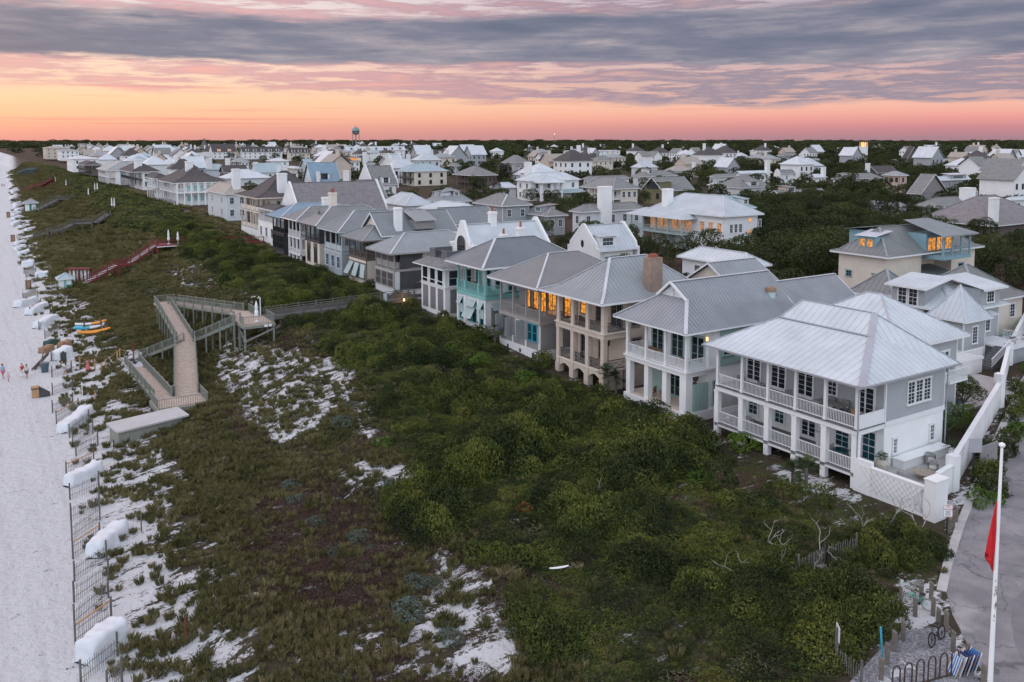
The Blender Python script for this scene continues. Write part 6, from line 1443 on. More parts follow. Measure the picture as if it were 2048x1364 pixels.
# --- grey cottage with pointed corner turret
def cottage():
 zg=3.2;hs=empty('cottage',(91.5,51.2,zg),'grey clapboard cottage with pointed corner turret roof and white stair rail','house')
 FOOT.append((84,104,47,64));gs=m_greysid
 body(hs,93.2,102.6,53.2,62,zg-.5,8.9,gs,'clap',step=.22)
 hip(hs,92.3,103.6,52.4,63.0,8.8,.62,RW2,metal_roof((.40,.41,.44)),.6,(2.2,.42),name='main_roof',cw=.3)
 body(hs,91.9,96.3,51.3,54.9,zg+1.6,8.1,gs,'clap','turret_wall',step=.22);body(hs,91.85,96.35,51.25,54.95,zg-.5,zg+1.6,m_white,'plain','turret_base')
 b=MB();c=(94.1,53.1);A=[(91.3,50.7),(96.9,50.7),(96.9,55.5),(91.3,55.5)];prof=[(1,8.15),(.72,8.95),(.42,10.0),(.18,10.95),(0,11.7)]
 for i in range(4):
  j=(i+1)%4
  for(f0,z0),(f1,z1)in zip(prof,prof[1:]):
   P=lambda k,f,z:(c[0]+(A[k][0]-c[0])*f,c[1]+(A[k][1]-c[1])*f,z)
   if f1>0:rpoly(b,[P(i,f0,z0),P(j,f0,z0),P(j,f1,z1),P(i,f1,z1)],.55)
   else:rpoly(b,[P(i,f0,z0),P(j,f0,z0),(c[0],c[1],z1)],0)
  for(f0,z0),(f1,z1)in zip(prof,prof[1:]):b.beam((c[0]+(A[i][0]-c[0])*f0,c[1]+(A[i][1]-c[1])*f0,z0+.03),(c[0]+(A[i][0]-c[0])*f1,c[1]+(A[i][1]-c[1])*f1,z1+.03),.16,.05)
 eaves(b,91.3,96.9,50.7,55.5,8.15,1,.16);b.build('turret_roof',[RW,m_trim],hs)
 b=MB();b.box(92.5,96.5,56.4,60.4,8.2,11.0);clap(b,Side('x-',56.4,60.4,92.5),8.2,11,step=.22);clap(b,Side('y-',92.5,96.5,56.4),8.2,11,step=.22);b.build('dormer',gs,hs)
 b=MB();rpoly(b,[(91.8,55.8,11.0),(91.8,61.0,11.0),(97.2,61.0,11.9),(97.2,55.8,11.9)],.6);b.beam((91.8,55.8,10.9),(91.8,61.0,10.9),.08,.18,1);b.beam((91.8,55.8,10.9),(97.2,55.8,11.8),.08,.18,1);b.build('dormer_roof',[RW2,m_trim],hs)
 for k in(0,1):window(hs,Side('x-',0,1,92.5),57.7+k*1.35,8.75,1.05,2.0,2,4,out=.03)
 b=MB();b.box(97.8,101.8,52.8,57,8.2,10.9);clap(b,Side('y-',97.8,101.8,52.8),8.2,10.9,step=.22);b.build('dormer',gs,hs)
 b=MB();rpoly(b,[(97.2,52.1,10.95),(102.4,52.1,10.95),(102.4,57.2,11.9),(97.2,57.2,11.9)],.6);b.beam((97.2,52.1,10.85),(102.4,52.1,10.85),.08,.18,1);b.build('dormer_roof',[RW2,m_trim],hs)
 window(hs,Side('y-',0,1,52.8),99.8,9.2,1.5,1.3,3,3,out=.03)
 F=Side('x-',51,62,91.9);window(hs,F,53.2,5.0,1.0,1.8,2,4,out=.03)
 window(hs,Side('y-',0,1,51.3),94.1,5.4,.95,1.9,2,5,out=.03)
 T=Side('y-',96,102,53.2);window(hs,T,97.6,5.0,1.0,2.7,2,5,door=True,out=.03);window(hs,T,100.2,5.7,1.0,2.1,2,5,out=.03)
 G2=Side('x-',56,61,93.2);window(hs,G2,57.6,4.9,1.3,2.2,2,4,gm=m_glass_teal,door=True,out=.03)
 b=MB();rpoly(b,[(96.6,51.4,8.0),(99.6,51.4,8.0),(99.6,53.2,8.5),(96.6,53.2,8.5)],.4);b.build('porch_hood',RW2,hs)
 slab(hs,96.7,101.5,48.6,53.15,4.8,5.0,m_trim,'landing');slab(hs,97.2,101.4,48.9,53.1,zg-.5,4.79,m_greysid,'landing_base')
 rail(hs,(96.9,48.7,5.0),(101.4,48.7,5.0),1.0,m_trim,sp=.16);rail(hs,(101.4,48.7,5.0),(101.4,52,5.0),1.0,m_trim,sp=.16)
 b=MB()
 for i in range(9):b.box(93.2+i*.4,93.6+i*.4,48.8,50.3,zg-.2,zg+.2+i*.2)
 b.build('stair',m_deckgrey,hs);rail(hs,(93.1,48.75,zg+.1),(96.8,48.75,5.0),1.0,m_trim,sp=.16)
cottage()
def fence_run(name,label,cat,p,q,z0,z1,style='wall',mat=None,w=.28):
 t=empty(name,(p[0],p[1],z0),label,cat);b=MB();P=Vector((p[0],p[1],0));Q=Vector((q[0],q[1],0))
 m=(z0+z1)/2;b.beam(P+Vector((0,0,(z0+z1)/2)),Q+Vector((0,0,(z0+z1)/2)),w,z1-z0);b.build('wall',mat or m_stucco,t)
 b=MB();b.beam(P+Vector((0,0,z1+.04)),Q+Vector((0,0,z1+.04)),w+.1,.08);b.build('coping',mat or m_white,t);return t
# garden walls, patio, pools
fence_run('garden_wall','white patio wall with crossed wires running from the nearest house corner to the pier','wall',(53.0,36.6),(53.0,31.6),2.8,5.0)
t=empty('wire_trellis',(52.8,36.6,3.0),'diamond wire trellis on the outer face of the white patio wall','trellis');b=MB()
for i in range(12):
 y=36.5-i*.42
 b.beam((52.83,y,3.3),(52.83,max(31.7,y-1.5),4.9),.012,.012);b.beam((52.83,y,4.9),(52.83,max(31.7,y-1.5),3.3),.012,.012)
b.build('wires',m_greysid,t)
b=MB();b.box(52.6,54.0,30.7,31.5,2.8,5.7);b.box(52.55,54.05,30.65,31.55,5.7,5.78);o=b.build('pier',m_stucco);tag(o,'square white pier at the near corner of the patio wall','pier')
b=MB();b.box(52.83,53.17,35.6,36.98,2.85,5.4);o=b.build('wall_return',m_stucco);tag(o,'short stepped white wall piece where the patio wall meets the corner column','wall')
P=[(56.2,32.7),(58.7,33.1),(81.0,41.6),(97.0,49.0),(115,56.4),(140,66)]
tops=[(4.9,5.3),(5.3,5.3),(5.2,5.2),(5.2,5.2),(5.2,5.2)]
labs=['low end of the white garden wall beside the patio seats','long white garden wall running along the road past the small trees','white garden wall below the grey turret cottage','white garden wall beyond the turret cottage pool','far white garden wall along the road at the right edge']
for i in range(5):fence_run('garden_wall',labs[i],'wall',P[i],P[i+1],2.7,tops[i][0])
for k,(i,lab)in enumerate(((1,'white wall pier behind the patio armchairs'),(2,'white wall pier where the wall steps before the turret cottage'),(3,'white wall pier past the turret cottage stair'))):
 x,y=P[i];b=MB();b.box(x-.35,x+.35,y-.35,y+.35,2.7,5.6 if i!=2 else 6.2);o=b.build('pier',m_stucco);tag(o,lab,'pier')
b=MB();pp=[(53.1,31.5),(56.3,32.9),(63.5,35.2),(63.5,36.85),(53.1,36.85)];b.poly([(x,y,3.86)for x,y in pp]);[b.poly([(*pp[i],3.0),(*pp[(i+1)%5],3.0),(*pp[(i+1)%5],3.86),(*pp[i],3.86)])for i in range(5)];o=b.build('patio',m_terraw);tag(o,'raised pale paved patio beside the nearest house',kind='structure')
b=MB();b.box(57.2,63.0,35.9,36.8,3.86,4.5);b.box(57.1,63.1,35.8,36.8,4.5,4.58,1);o=b.build('bench_wall',[m_stucco,m_white]);tag(o,'long low white masonry bench along the house wall','bench')
b=MB();b.box(63.9,66.2,33.9,34.0,3.0,4.9);b.beam((63.9,33.86,3.1),(66.2,33.86,4.8),.06,.1);o=b.build('garden_gate',m_greysid2);tag(o,'dark grey braced wooden gate between the house and garden wall','gate')
def tubchair(x,y,z,rz,label,group=None):
 t=empty('wicker_chair',(x,y,z),label,'chair',group)
 b=MB();n=14
 for ri,ro,z0,z1 in((.30,.38,0,.75),):
  pts=[]
  for i in range(n+1):
   a=math.pi*(-.15)+math.pi*1.3*i/n;h=z1+.12*math.sin(math.pi*i/n);pts.append((math.cos(a),math.sin(a),h))
  for(c0,s0,h0),(c1,s1,h1)in zip(pts,pts[1:]):
   b.poly([(x+c0*ro*.85,y+s0*ro*.85,z),(x+c1*ro*.85,y+s1*ro*.85,z),(x+c1*ro,y+s1*ro,z+h1),(x+c0*ro,y+s0*ro,z+h0)]);b.poly([(x+c1*ri,y+s1*ri,z+.3),(x+c0*ri,y+s0*ri,z+.3),(x+c0*ri,y+s0*ri,z+h0),(x+c1*ri,y+s1*ri,z+h1)]);b.poly([(x+c0*ro,y+s0*ro,z+h0),(x+c1*ro,y+s1*ro,z+h1),(x+c1*ri,y+s1*ri,z+h1),(x+c0*ri,y+s0*ri,z+h0)])
 b.build('backrest',m_wick,t);b=MB();b.cyl((x,y,z),(x,y,z+.36),.30,.34,16);b.build('seat',m_wick,t);b=MB();b.cyl((x,y,z+.36),(x,y,z+.45),.30,n=16);b.build('cushion',m_cush,t);t.rotation_euler.z=rz;return t
tubchair(55.0,34.6,3.86,1.6,'pale wicker tub chair left of the fire bowl',None);tubchair(55.6,33.0,3.86,3.0,'pale wicker tub chair with its back to the patio pier',None);tubchair(58.6,34.5,3.86,-1.2,'pale wicker tub chair right of the fire bowl',None);tubchair(59.9,35.5,3.86,-.5,'wicker tub chair against the masonry bench under the potted palm',None)
b=MB();b.lathe((57.0,34.2,3.86),[(.3,0),(.35,.12),(.75,.42),(.78,.48),(.66,.47),(.5,.36)],20);o=b.build('fire_bowl',surf('fire_bowl_stone',(.34,.28,.22),.8,.2,4));tag(o,'round stone fire bowl amid the wicker patio chairs','fire bowl')
def potted(x,y,z,label,r=.35,h=.6,pm=None,leaf=None,ls=.6,seed=0):
 t=empty('potted_plant',(x,y,z),label,'plant');b=MB();b.lathe((x,y,z),[(r*.6,0),(r*.95,h*.4),(r,h*.75),(r*.75,h),(r*.6,h*.98)],16);b.build('pot',pm or m_stucco,t)
 rg=np.random.default_rng(seed);n=260;d=rg.normal(size=(n,3));d[:,2]=np.abs(d[:,2]);d/=np.linalg.norm(d,axis=1)[:,None];Pn=d*ls*rg.uniform(.4,1,n)[:,None]+np.array([0,0,h+.1])
 V,F=leaves_on(Pn,d,.07,rg,.4);o=bpy.data.objects.new('foliage',npmesh('foliage',V,F,[leaf or m_palm]));COL.objects.link(o);o.parent=t
potted(55.0,36.2,3.86,'big pale urn with spiky plant at the corner of the house',.45,1.2,surf('urn_stone',(.42,.38,.32),.8,.15,3),ls=.5,seed=1);potted(62.4,35.2,3.86,'leafy potted palm in a white planter at the end of the bench',.35,.8,ls=.85,seed=2)
potted(99.2,49.6,5.0,'dark potted shrub on the turret cottage landing',.25,.4,m_dark,ls=.4,seed=3)
def pool(name,label,x0,x1,y0,y1,z,mat):
 t=empty(name,((x0+x1)/2,(y0+y1)/2,z-.2),label,'pool');b=MB();b.box(x0,x1,y0,y1,z-.3,z-.08);b.build('pool_water',mat,t)
 b=MB();w=.4
 for a in((x0-w,x1+w,y0-w,y0),(x0-w,x1+w,y1,y1+w),(x0-w,x0,y0,y1),(x1,x1+w,y0,y1)):b.box(*a,z-.3,z)
 b.build('coping',m_terraw,t)
pool('swimming_pool','small dark swimming pool behind the nearest house',72.5,79.0,43.2,49.0,3.45,m_pool)
pool('swimming_pool','turquoise swimming pool beside the turret cottage at the right edge',104,114,55.5,61,3.5,m_poolt)
b=MB();b.box(66,90,40.9 if False else 42.4,51,2.8,3.2);o=b.build('terrace',m_terraw);tag(o,'paved terrace around the dark pool',kind='structure')
sg=empty('terrace_deck',(79.5,48.5,4.8),'white railed raised deck between the pool and the turret cottage','deck');slab(sg,79.5,91.8,48.9,51.2,4.5,4.75,m_trim,'deck_floor')
rail(sg,(79.5,48.95,4.75),(85.5,48.95,4.75),1.0,m_trim,sp=.17);rail(sg,(85.6,48.95,4.75),(91.6,48.95,4.75),1.0,m_trim,sp=.17);slab(sg,79.6,91.7,49.0,51.1,3.0,4.49,m_white,'skirt')
# boardwalks
m_dk_g=surf('sage_painted_wood',(.20,.215,.18),.8,.15,2,.1,12);m_plank=surf('pale_planks',(.40,.325,.265),.85,.22,2.5,.2,14,stretch=(1,1,1));m_redw=surf('red_painted_wood',(.17,.022,.028),.75,.2,2);m_oldw=surf('old_grey_wood',(.12,.115,.105),.9,.2,2)
def ramp(t,p,q,w,mat,railm,left=True,right=True,name='ramp',posts=True,h=1.0,fascia=True,sp=.16,postsp=3.0,planks=True,style='bal',psz=.16,cross=False):
 """straight deck run between two centre points, planks across, rails on either side and posts to the sand"""
 p=Vector(p);q=Vector(q);d=q-p;L=d.length;u=d/L;hu=Vector((u.x,u.y,0)).normalized();s=Vector((hu.y,-hu.x,0))
 b=MB()
 if planks:
  n=max(1,int(L/.2))
  for i in range(n):
   c=p.lerp(q,(i+.5)/n);b.beam(c-s*w/2+Vector((0,0,-.025)),c+s*w/2+Vector((0,0,-.025)),L/n-.018,.05,0,updir=s.cross(u))
 b.build(name,mat,t)
 b=MB();up=Vector((0,0,1))
 for sg in(-1,1):b.beam(p+s*sg*w/2-up*.2,q+s*sg*w/2-up*.2,.07,.28)
 b.beam(p-up*.2,q-up*.2,.07,.26);b.build('joist',railm,t)
 for sg,on in((-1,left),(1,right)):
  if on:rail(t,p+s*sg*(w/2-.04),q+s*sg*(w/2-.04),h,railm,style,sp=sp)
 if posts:
  n=max(1,round(L/postsp))
  for i in range(n+1):
   for sg in(-1,1):
    c=p.lerp(q,min(max(i/n,.02),.98))+s*sg*(w/2+.03);zg_=float(zter(c.x,c.y))
    if zg_<c.z-.2:
     b=MB();b.box(c.x-psz/2,c.x+psz/2,c.y-psz/2,c.y+psz/2,zg_-.4,c.z+(h+.08 if(left if sg<0 else right)else-.1));b.build('post',railm,t)
def stair(t,p,q,w,mat,railm,h=1.0,name='stair'):
 p=Vector(p);q=Vector(q);d=q-p;n=max(3,round(abs(d.z)/.19));hu=Vector((d.x,d.y,0)).normalized();s=Vector((hu.y,-hu.x,0));b=MB()
 for i in range(n):
  c=p.lerp(q,(i+.5)/n);c.z=p.z+d.z*(i+1)/n-.03;b.beam(c-s*w/2,c+s*w/2,.29,.05,1)
 for sg in(-1,1):b.beam(p+s*sg*w/2-Vector((0,0,.12)),q+s*sg*w/2-Vector((0,0,.12)),.06,.3)
 b.build(name,[railm,mat],t)
 for sg in(-1,1):rail(t,p+s*sg*(w/2-.03),q+s*sg*(w/2-.03),h,railm,'bal',sp=.2)
 for f in(0.33,.66,1):
  for sg in(-1,1):
   c=p.lerp(q,f)+s*sg*w/2;zg_=float(zter(c.x,c.y))
   if zg_<c.z-.3:b=MB();b.box(c.x-.08,c.x+.08,c.y-.08,c.y+.08,zg_-.3,c.z+h);b.build('post',railm,t)
bw=empty('boardwalk',(18,92,0),'zigzag sage green boardwalk with pale planks climbing from the sand to a dune deck','boardwalk')
LAND=1.15
ramp(bw,(17.3,114.8,.25),(17.0,93.3,LAND),1.75,m_plank,m_dk_g,postsp=2.6)
slab(bw,15.7,20.6,89.2,93.3,LAND-.25,LAND,m_plank,'landing')
rail(bw,(15.75,89.25,LAND),(20.55,89.25,LAND),1.05,m_dk_g,sp=.22);rail(bw,(15.75,93.2,LAND),(15.75,89.3,LAND),1.05,m_dk_g);rail(bw,(20.55,89.3,LAND),(20.55,92.6,LAND),1.05,m_dk_g)
slab(bw,15.6,20.7,89.1,89.2,LAND-.45,LAND-.02,m_dk_g,'fascia');slab(bw,15.6,15.7,89.2,93.3,LAND-.45,LAND-.02,m_dk_g,'fascia')
for x,y in((15.8,89.3),(18.2,89.3),(20.5,89.3),(15.8,93.1),(20.5,93.1)):b=MB();b.box(x-.09,x+.09,y-.09,y+.09,-.8,LAND-.2);b.build('post',m_dk_g,bw)
KZ=2.95;ramp(bw,(19.3,93.3,LAND),(23.1,111.6,KZ),2.3,m_plank,m_dk_g,postsp=2.8)
TZ=4.3;ramp(bw,(23.1,111.6,KZ),(24.2,130.0,TZ),1.9,m_plank,m_dk_g,postsp=2.8)
slab(bw,23.2,26.2,130.0,132.2,TZ-.25,TZ,m_plank,'landing');rail(bw,(23.25,130,TZ),(23.25,132.1,TZ),1.0,m_dk_g);rail(bw,(23.25,132.15,TZ),(26.2,132.15,TZ),1.0,m_dk_g)
DZ=5.6;ramp(bw,(25.6,130.9,TZ),(30.0,112.2,DZ),1.7,m_plank,m_dk_g,postsp=2.8,sp=.2)
stair(bw,(17.9,115.2,.3),(22.4,110.6,KZ),1.3,m_oldw,m_dk_g);stair(bw,(24.2,110.8,KZ),(28.2,106.2,DZ),1.3,m_oldw,m_dk_g)
slab(bw,28.2,31.9,103.2,108.4,DZ-.12,DZ,m_plank,'deck');slab(bw,28.1,32.0,103.1,108.5,DZ-.42,DZ-.125,m_dk_g,'fascia');slab(bw,28.9,31.2,108.5,112.4,DZ-.2,DZ,m_plank,'deck')
for p,q in(((28.2,103.2),(31.9,103.2)),((31.9,103.2),(31.9,106.3)),((28.2,103.2),(28.2,105.3)),((28.2,107.1),(28.2,108.4)),((31.3,108.4),(31.9,108.4)),((31.2,108.5),(31.2,112))):rail(bw,(*p,DZ),(*q,DZ),1.05,m_dk_g,sp=.2)
for x in(28.3,31.8):
 for y in(103.3,105.8,108.3):b=MB();b.box(x-.1,x+.1,y-.1,y+.1,float(zter(x,y))-.3,DZ-.3);b.build('post',m_dk_g,bw)
for p,q in(((28.2,103.2,3.6),(31.8,103.2,4.9)),((28.3,105.4,4.6),(28.3,103.3,3.7))):b=MB();b.beam(p,q,.08,.2);b.build('brace',m_dk_g,bw)
bw2=empty('boardwalk',(42,107.5,5),'long straight rail fenced grey plank walk from the dune deck back to the houses','boardwalk')
ramp(bw2,(32.0,107.2,DZ),(53.5,108.6,5.75),1.6,m_oldw,m_oldw,postsp=2.4,sp=9,h=1.1,style='slat')
def umbrella(x,y,z,label,h=2.5,mat=None,closed=True):
 t=empty('umbrella',(x,y,z),label,'umbrella');mt=mat or m_white;b=MB();b.cyl((x,y,z),(x,y,z+h+.1),.03);b.cyl((x,y,z),(x,y,z+.1),.3,n=12);b.build('pole',m_stucco,t)
 b=MB();b.lathe((x,y,z+.7),[(.05,0),(.24,.05),(.26,.5),(.17,.75),(.2,1.2),(.13,h-.95),(.03,h-.6)],10);b.build('canopy',mt,t)
umbrella(30.2,104.9,DZ,'closed white umbrella on the sage green dune deck')
b=MB();b.tube([(31.6,108.0,DZ),(31.6,108.0,DZ+2.4),(31.45,108.0,DZ+2.5),(31.3,108.0,DZ+2.3)],.06,8);o=b.build('outdoor_shower',m_stucco);tag(o,'pale shower post behind the closed umbrella on the dune deck','shower')
b=MB();b.box(30.6,31.0,103.06,103.09,DZ-.38,DZ-.1);b.box(31.15,31.5,103.06,103.09,DZ-.38,DZ-.1);o=b.build('deck_notice',m_white);tag(o,'pair of small white notices on the dune deck fascia','notice')
b=MB();b.box(48.2,48.35,106.3,107.2,6.0,7.0);b.box(48.2,48.3,106.7,106.8,5,6.0);o=b.build('info_board',m_ltblue);tag(o,'pale notice board where the plank walk nears the houses','sign')
b=MB();b.lathe((51.2,107.0,5.7),[(.08,0),(.1,.1),(.02,.3)],8);o=b.build('path_lamp',emit('lamp_glow',(1,.45,.12),12));tag(o,'small glowing path lamp at the house end of the plank walk','lamp')
pl=bpy.data.lights.new('path_lamp_light','POINT');pl.energy=22;pl.color=(1,.5,.2);pl.shadow_soft_size=.15;po=bpy.data.objects.new('path_lamp_light',pl);COL.objects.link(po);po.parent=o;po.location=(51.2,106.8,6.2)
rs=empty('red_boardwalk',(20,178,1),'dark red boardwalk stair with a railed deck farther along the dune','boardwalk')
a0=(19.2,178.5,.9);a1=(25.2,181.0,3.6);a2=(27.6,182,3.6);a3=(33.2,184.6,6.6)
stair(rs,a0,a1,1.5,m_white,m_redw);ramp(rs,a1,a2,1.5,m_redw,m_redw,postsp=2.4);stair(rs,a2,a3,1.5,m_white,m_redw)
slab(rs,33.0,41.0,182.6,187.4,6.4,6.6,m_redw,'deck');slab(rs,33.0,41.0,182.5,182.59,6.35,6.5,m_white,'fascia')
for p,q in(((33,182.6),(41,182.6)),((33,187.4),(41,187.4)),((33,185.6),(33,187.4)),((41,182.6),(41,185))):rail(rs,(*p,6.6),(*q,6.6),1.05,m_redw,sp=.25)
for x in(33.2,36.5,40.8):
 for y in(182.8,187.2):b=MB();b.box(x-.14,x+.14,y-.14,y+.14,float(zter(x,y))-.4,6.4);b.build('post',m_redw,rs)
umbrella(35.8,185.2,6.6,'taller closed white umbrella on the red deck',2.9);umbrella(37.4,184.2,6.6,'shorter closed white umbrella on the red deck',2.5)
r2=empty('red_boardwalk',(46,186,6),'straight dark red walk leading from the red deck to the houses','boardwalk');ramp(r2,(41.0,186.2,6.55),(54.5,181.5,6.3),1.5,m_redw,m_redw,sp=.5,planks=True)
def walkpx(label,pts,w,mat,name='boardwalk'):
 """farther walks: pixel, pixel, height"""
 P=[atZ(u,v,z)for u,v,z in pts];t=empty(name,P[0],label,'boardwalk')
 for p,q in zip(P,P[1:]):ramp(t,p,q,w,mat,mat,sp=.45,postsp=5,planks=True,psz=.25)
walkpx('old dark timber stair walk crossing the grassy dune face',[(68,472,1.0),(98,463,2.2),(122,459,2.4),(150,446,3.8),(190,445,4.6),(216,428,6.2)],1.6,m_oldw)
walkpx('grey timber ramp with a sloping lower run on the distant dune',[(72,420,1.5),(116,398,3.8),(168,396,4.6),(180,388,6.2)],2.0,m_oldw)
walkpx('distant dark red stair climbing the dune',[(50,380,1.0),(70,371,3.2),(85,370,3.4),(106,359,7.0)],1.8,m_redw)
walkpx('distant blue grey stair walk high on the dune',[(38,345,2.0),(60,338,6.0),(72,338,7.0)],2.0,surf('blue_grey_wood',(.10,.13,.14),.8,.1))
for k,(u,v,z)in enumerate([(224,418,6.3),(229,419,6.3),(177,392,6.3),(190,386,6.4),(195,387,6.4),(132,367,7.0),(110,357,7.0)]):
 p=atZ(u,v,z);umbrella(p.x,p.y,float(zter(p.x,p.y))+.6,['closed white umbrella at the top of the old dark timber walk, left of two','closed white umbrella at the top of the old dark timber walk, right of two','leftmost closed umbrella at the head of the grey timber ramp','middle closed umbrella at the head of the grey timber ramp','rightmost closed umbrella at the head of the grey timber ramp','lone closed umbrella on the distant dune crest','closed umbrella at the top of the distant red stair'][k],3.2)
# huts, racks, kayaks
m_shed=surf('grey_green_shed',(.25,.26,.22),.8,.12,2);m_shroof=surf('pale_shed_roof',(.44,.43,.42),.6,.08,1)
p0=G(238,892);p1=G(372,842)
t=empty('storage_shed',p0,'long low grey green storage shed with a pale roof beside the boardwalk landing','shed')
c=(p0+p1)/2;d=(p1-p0);L=Vector((d.x,d.y,0)).length;hu=Vector((d.x,d.y,0)).normalized();s=Vector((-hu.y,hu.x,0));zb=min(p0 .z,p1 .z)-.2
b=MB();D_=2.0
def q4(f,e,z):v=p0+hu*(f*L)+s*(e*D_);return(v.x,v.y,z)
zt0,zt1=zb+1.85,zb+1.6
b.poly([q4(0,0,zb),q4(1,0,zb),q4(1,0,zt1),q4(0,0,zt1)]);b.poly([q4(0,1,zb),q4(0,0,zb),q4(0,0,zt1),q4(0,1,zt0)]);b.poly([q4(1,0,zb),q4(1,1,zb),q4(1,1,zt0),q4(1,0,zt1)]);b.poly([q4(1,1,zb),q4(0,1,zb),q4(0,1,zt0),q4(1,1,zt0)])
for i in range(22):f=(i+.5)/22;a=Vector(q4(f,0,zb))-s*.02;b.beam(a,a+Vector((0,0,1.55)),.04,.04)
b.build('wall',m_shed,t);b=MB()
e=.12;b.poly([q4(-.03,-e,zt1+.02),q4(1.03,-e,zt1+.02),q4(1.03,1+e,zt0+.06),q4(-.03,1+e,zt0+.06)]);b.beam(q4(-.03,-e,zt1-.05),q4(1.03,-e,zt1-.05),.05,.16);b.beam(q4(-.03,-e,zt1-.05),q4(-.03,1+e,zt0-.02),.05,.16);b.beam(q4(1.03,-e,zt1-.05),q4(1.03,1+e,zt0-.02),.05,.16);b.build('roof',m_shroof,t)
def hut(u,v,label,wall,roofm,sc=1.0):
 p=G(u,v);t=empty('beach_hut',p,label,'hut');w=1.2*sc;b=MB();b.box(p.x-w,p.x+w,p.y-w,p.y+w,p.z-.2,p.z+2.3*sc);b.box(p.x-w*1.05,p.x-w*.3,p.y-w-.03,p.y-w,p.z,p.z+2*sc,1);b.box(p.x+w*.1,p.x+w*.8,p.y-w-.03,p.y-w,p.z+.9,p.z+1.9*sc,1);b.build('wall',[wall,m_white],t)
 hip(t,p.x-w*1.4,p.x+w*1.4,p.y-w*1.4,p.y+w*1.4,p.z+2.3*sc,.6,roofm,roofm,0)
hut(131,577,'small teal hut with a pale blue roof at the foot of the dune',m_teal,RTL,.9);hut(62,424,'green kiosk with a pale roof by the distant beach',surf('green_paint',(.05,.20,.15),.6,.1),RG2,1.6)
p=G(160,565);t=empty('surfboard_rack',p,'dark red rack of upright pale surfboards at the foot of the red stair','rack');b=MB()
rz_=math.radians(-57)
for sx in(-2.1,0,2.1):b.box(p.x+sx-.08,p.x+sx+.08,p.y-.5,p.y-.38,p.z-.2,p.z+2.6);b.box(p.x+sx-.08,p.x+sx+.08,p.y+.4,p.y+.52,p.z-.2,p.z+2.6)
b.box(p.x-2.2,p.x+2.2,p.y-.55,p.y-.45,p.z+2.5,p.z+2.7);b.box(p.x-2.2,p.x+2.2,p.y+.4,p.y+.5,p.z+.8,p.z+.95);b.box(p.x-2.2,p.x+2.2,p.y-.6,p.y+.6,p.z+2.7,p.z+2.78);b.build('frame',m_redw,t);t.rotation_euler.z=-.57
sbm=[m_cush,m_white,m_palesid]
def board(name,label,p,L,w,th,mat,rz,tilt,cat,group=None,rocker=.1,roll=0,second=None,n=14):
 b=MB();
 rows=[]
 for i in range(n+1):
  f=i/n;x=(f-.5)*L;hw=w/2*math.sqrt(max(0,1-(2*f-1)**2*.98))**.8;zz_=rocker*(2*f-1)**2
  rows.append([(x,-hw,zz_),(x,-hw*.6,zz_-th/2),(x,hw*.6,zz_-th/2),(x,hw,zz_),(x,hw*.55,zz_+th/2),(x,-hw*.55,zz_+th/2)])
 for i,r in enumerate(rows):b.v+=r
 for i in range(n):
  for j in range(6):
   k=(j+1)%6;b.f.append((i*6+j,i*6+k,(i+1)*6+k,(i+1)*6+j));b.m.append(1 if(second and i<n*.45)else 0)
 b.f.append(tuple(range(5,-1,-1)));b.m.append(0);b.f.append(tuple(n*6+j for j in range(6)));b.m.append(0)
 me=b.mesh(name,[mat,second or mat],smooth=True);o=bpy.data.objects.new(name,me);COL.objects.link(o);o.location=p;o.rotation_euler=(roll,tilt,rz);tag(o,label,cat,group);return o
for i in range(6):
 hu=Vector((math.cos(-.57),math.sin(-.57),0));c=p+hu*(-1.8+i*.72)+Vector((0,0,1.35))
 board('surfboard',['tan upright surfboard at the left end of the red rack','white upright surfboard second from the left in the red rack','pale blue upright surfboard left of the red rack middle','cream upright surfboard right of the red rack middle','white upright surfboard second from the right in the red rack','grey upright surfboard at the right end of the red rack'][i],c,2.6,.5,.1,[m_tan,m_white,m_ltblue,m_cush,m_white,m_palesid][i],-.57+math.pi/2,math.pi/2-.08,'surfboard')
orange=surf('orange_plastic',(.78,.30,.03),.35,.06);aqua=surf('aqua_plastic',(.05,.45,.60),.35,.06);kwhite=surf('white_plastic',(.72,.74,.76),.35,.05);m_kred=surf('red_plastic',(.45,.03,.04),.4,.1)
k=G(186,668)
t=empty('kayak_rack',k,'low dark timber rack holding the kayaks on the grassy dune foot','rack')
dd=(G(205,655)-G(165,664));dd.z=0;dd.normalize();sd=Vector((-dd.y,dd.x,0));angk=math.atan2(dd.y,dd.x)
b=MB()
for f in(-1.1,1.1):c=k+dd*f;b.box(c.x-.1,c.x+.1,c.y-.1,c.y+.1,k.z-.3,k.z+2.0);c=c+sd*1.6;b.box(c.x-.1,c.x+.1,c.y-.1,c.y+.1,k.z-.3,k.z+1.6)
b.beam(k-dd*1.3+Vector((0,0,1.35)),k+dd*1.3+Vector((0,0,1.35)),.12,.14);b.beam(k-dd*1.3+sd*1.6+Vector((0,0,1.1)),k+dd*1.3+sd*1.6+Vector((0,0,1.1)),.12,.14);b.build('frame',m_brownw,t)
board('kayak','orange kayak lowest on the front of the rack',k-sd*.7+Vector((0,0,.45)),4.4,.8,.35,orange,angk,0,'kayak',rocker=.3,roll=.3)
board('kayak','aqua and white kayak in the middle of the rack',k+sd*.2-dd*.4+Vector((0,0,1.0)),4.0,.85,.4,kwhite,angk,0,'kayak',rocker=.25,roll=.2,second=aqua)
board('kayak','second orange kayak at the back of the rack',k+sd*1.1+Vector((0,0,1.3)),4.2,.75,.35,orange,angk,0,'kayak',rocker=.25,second=kwhite)
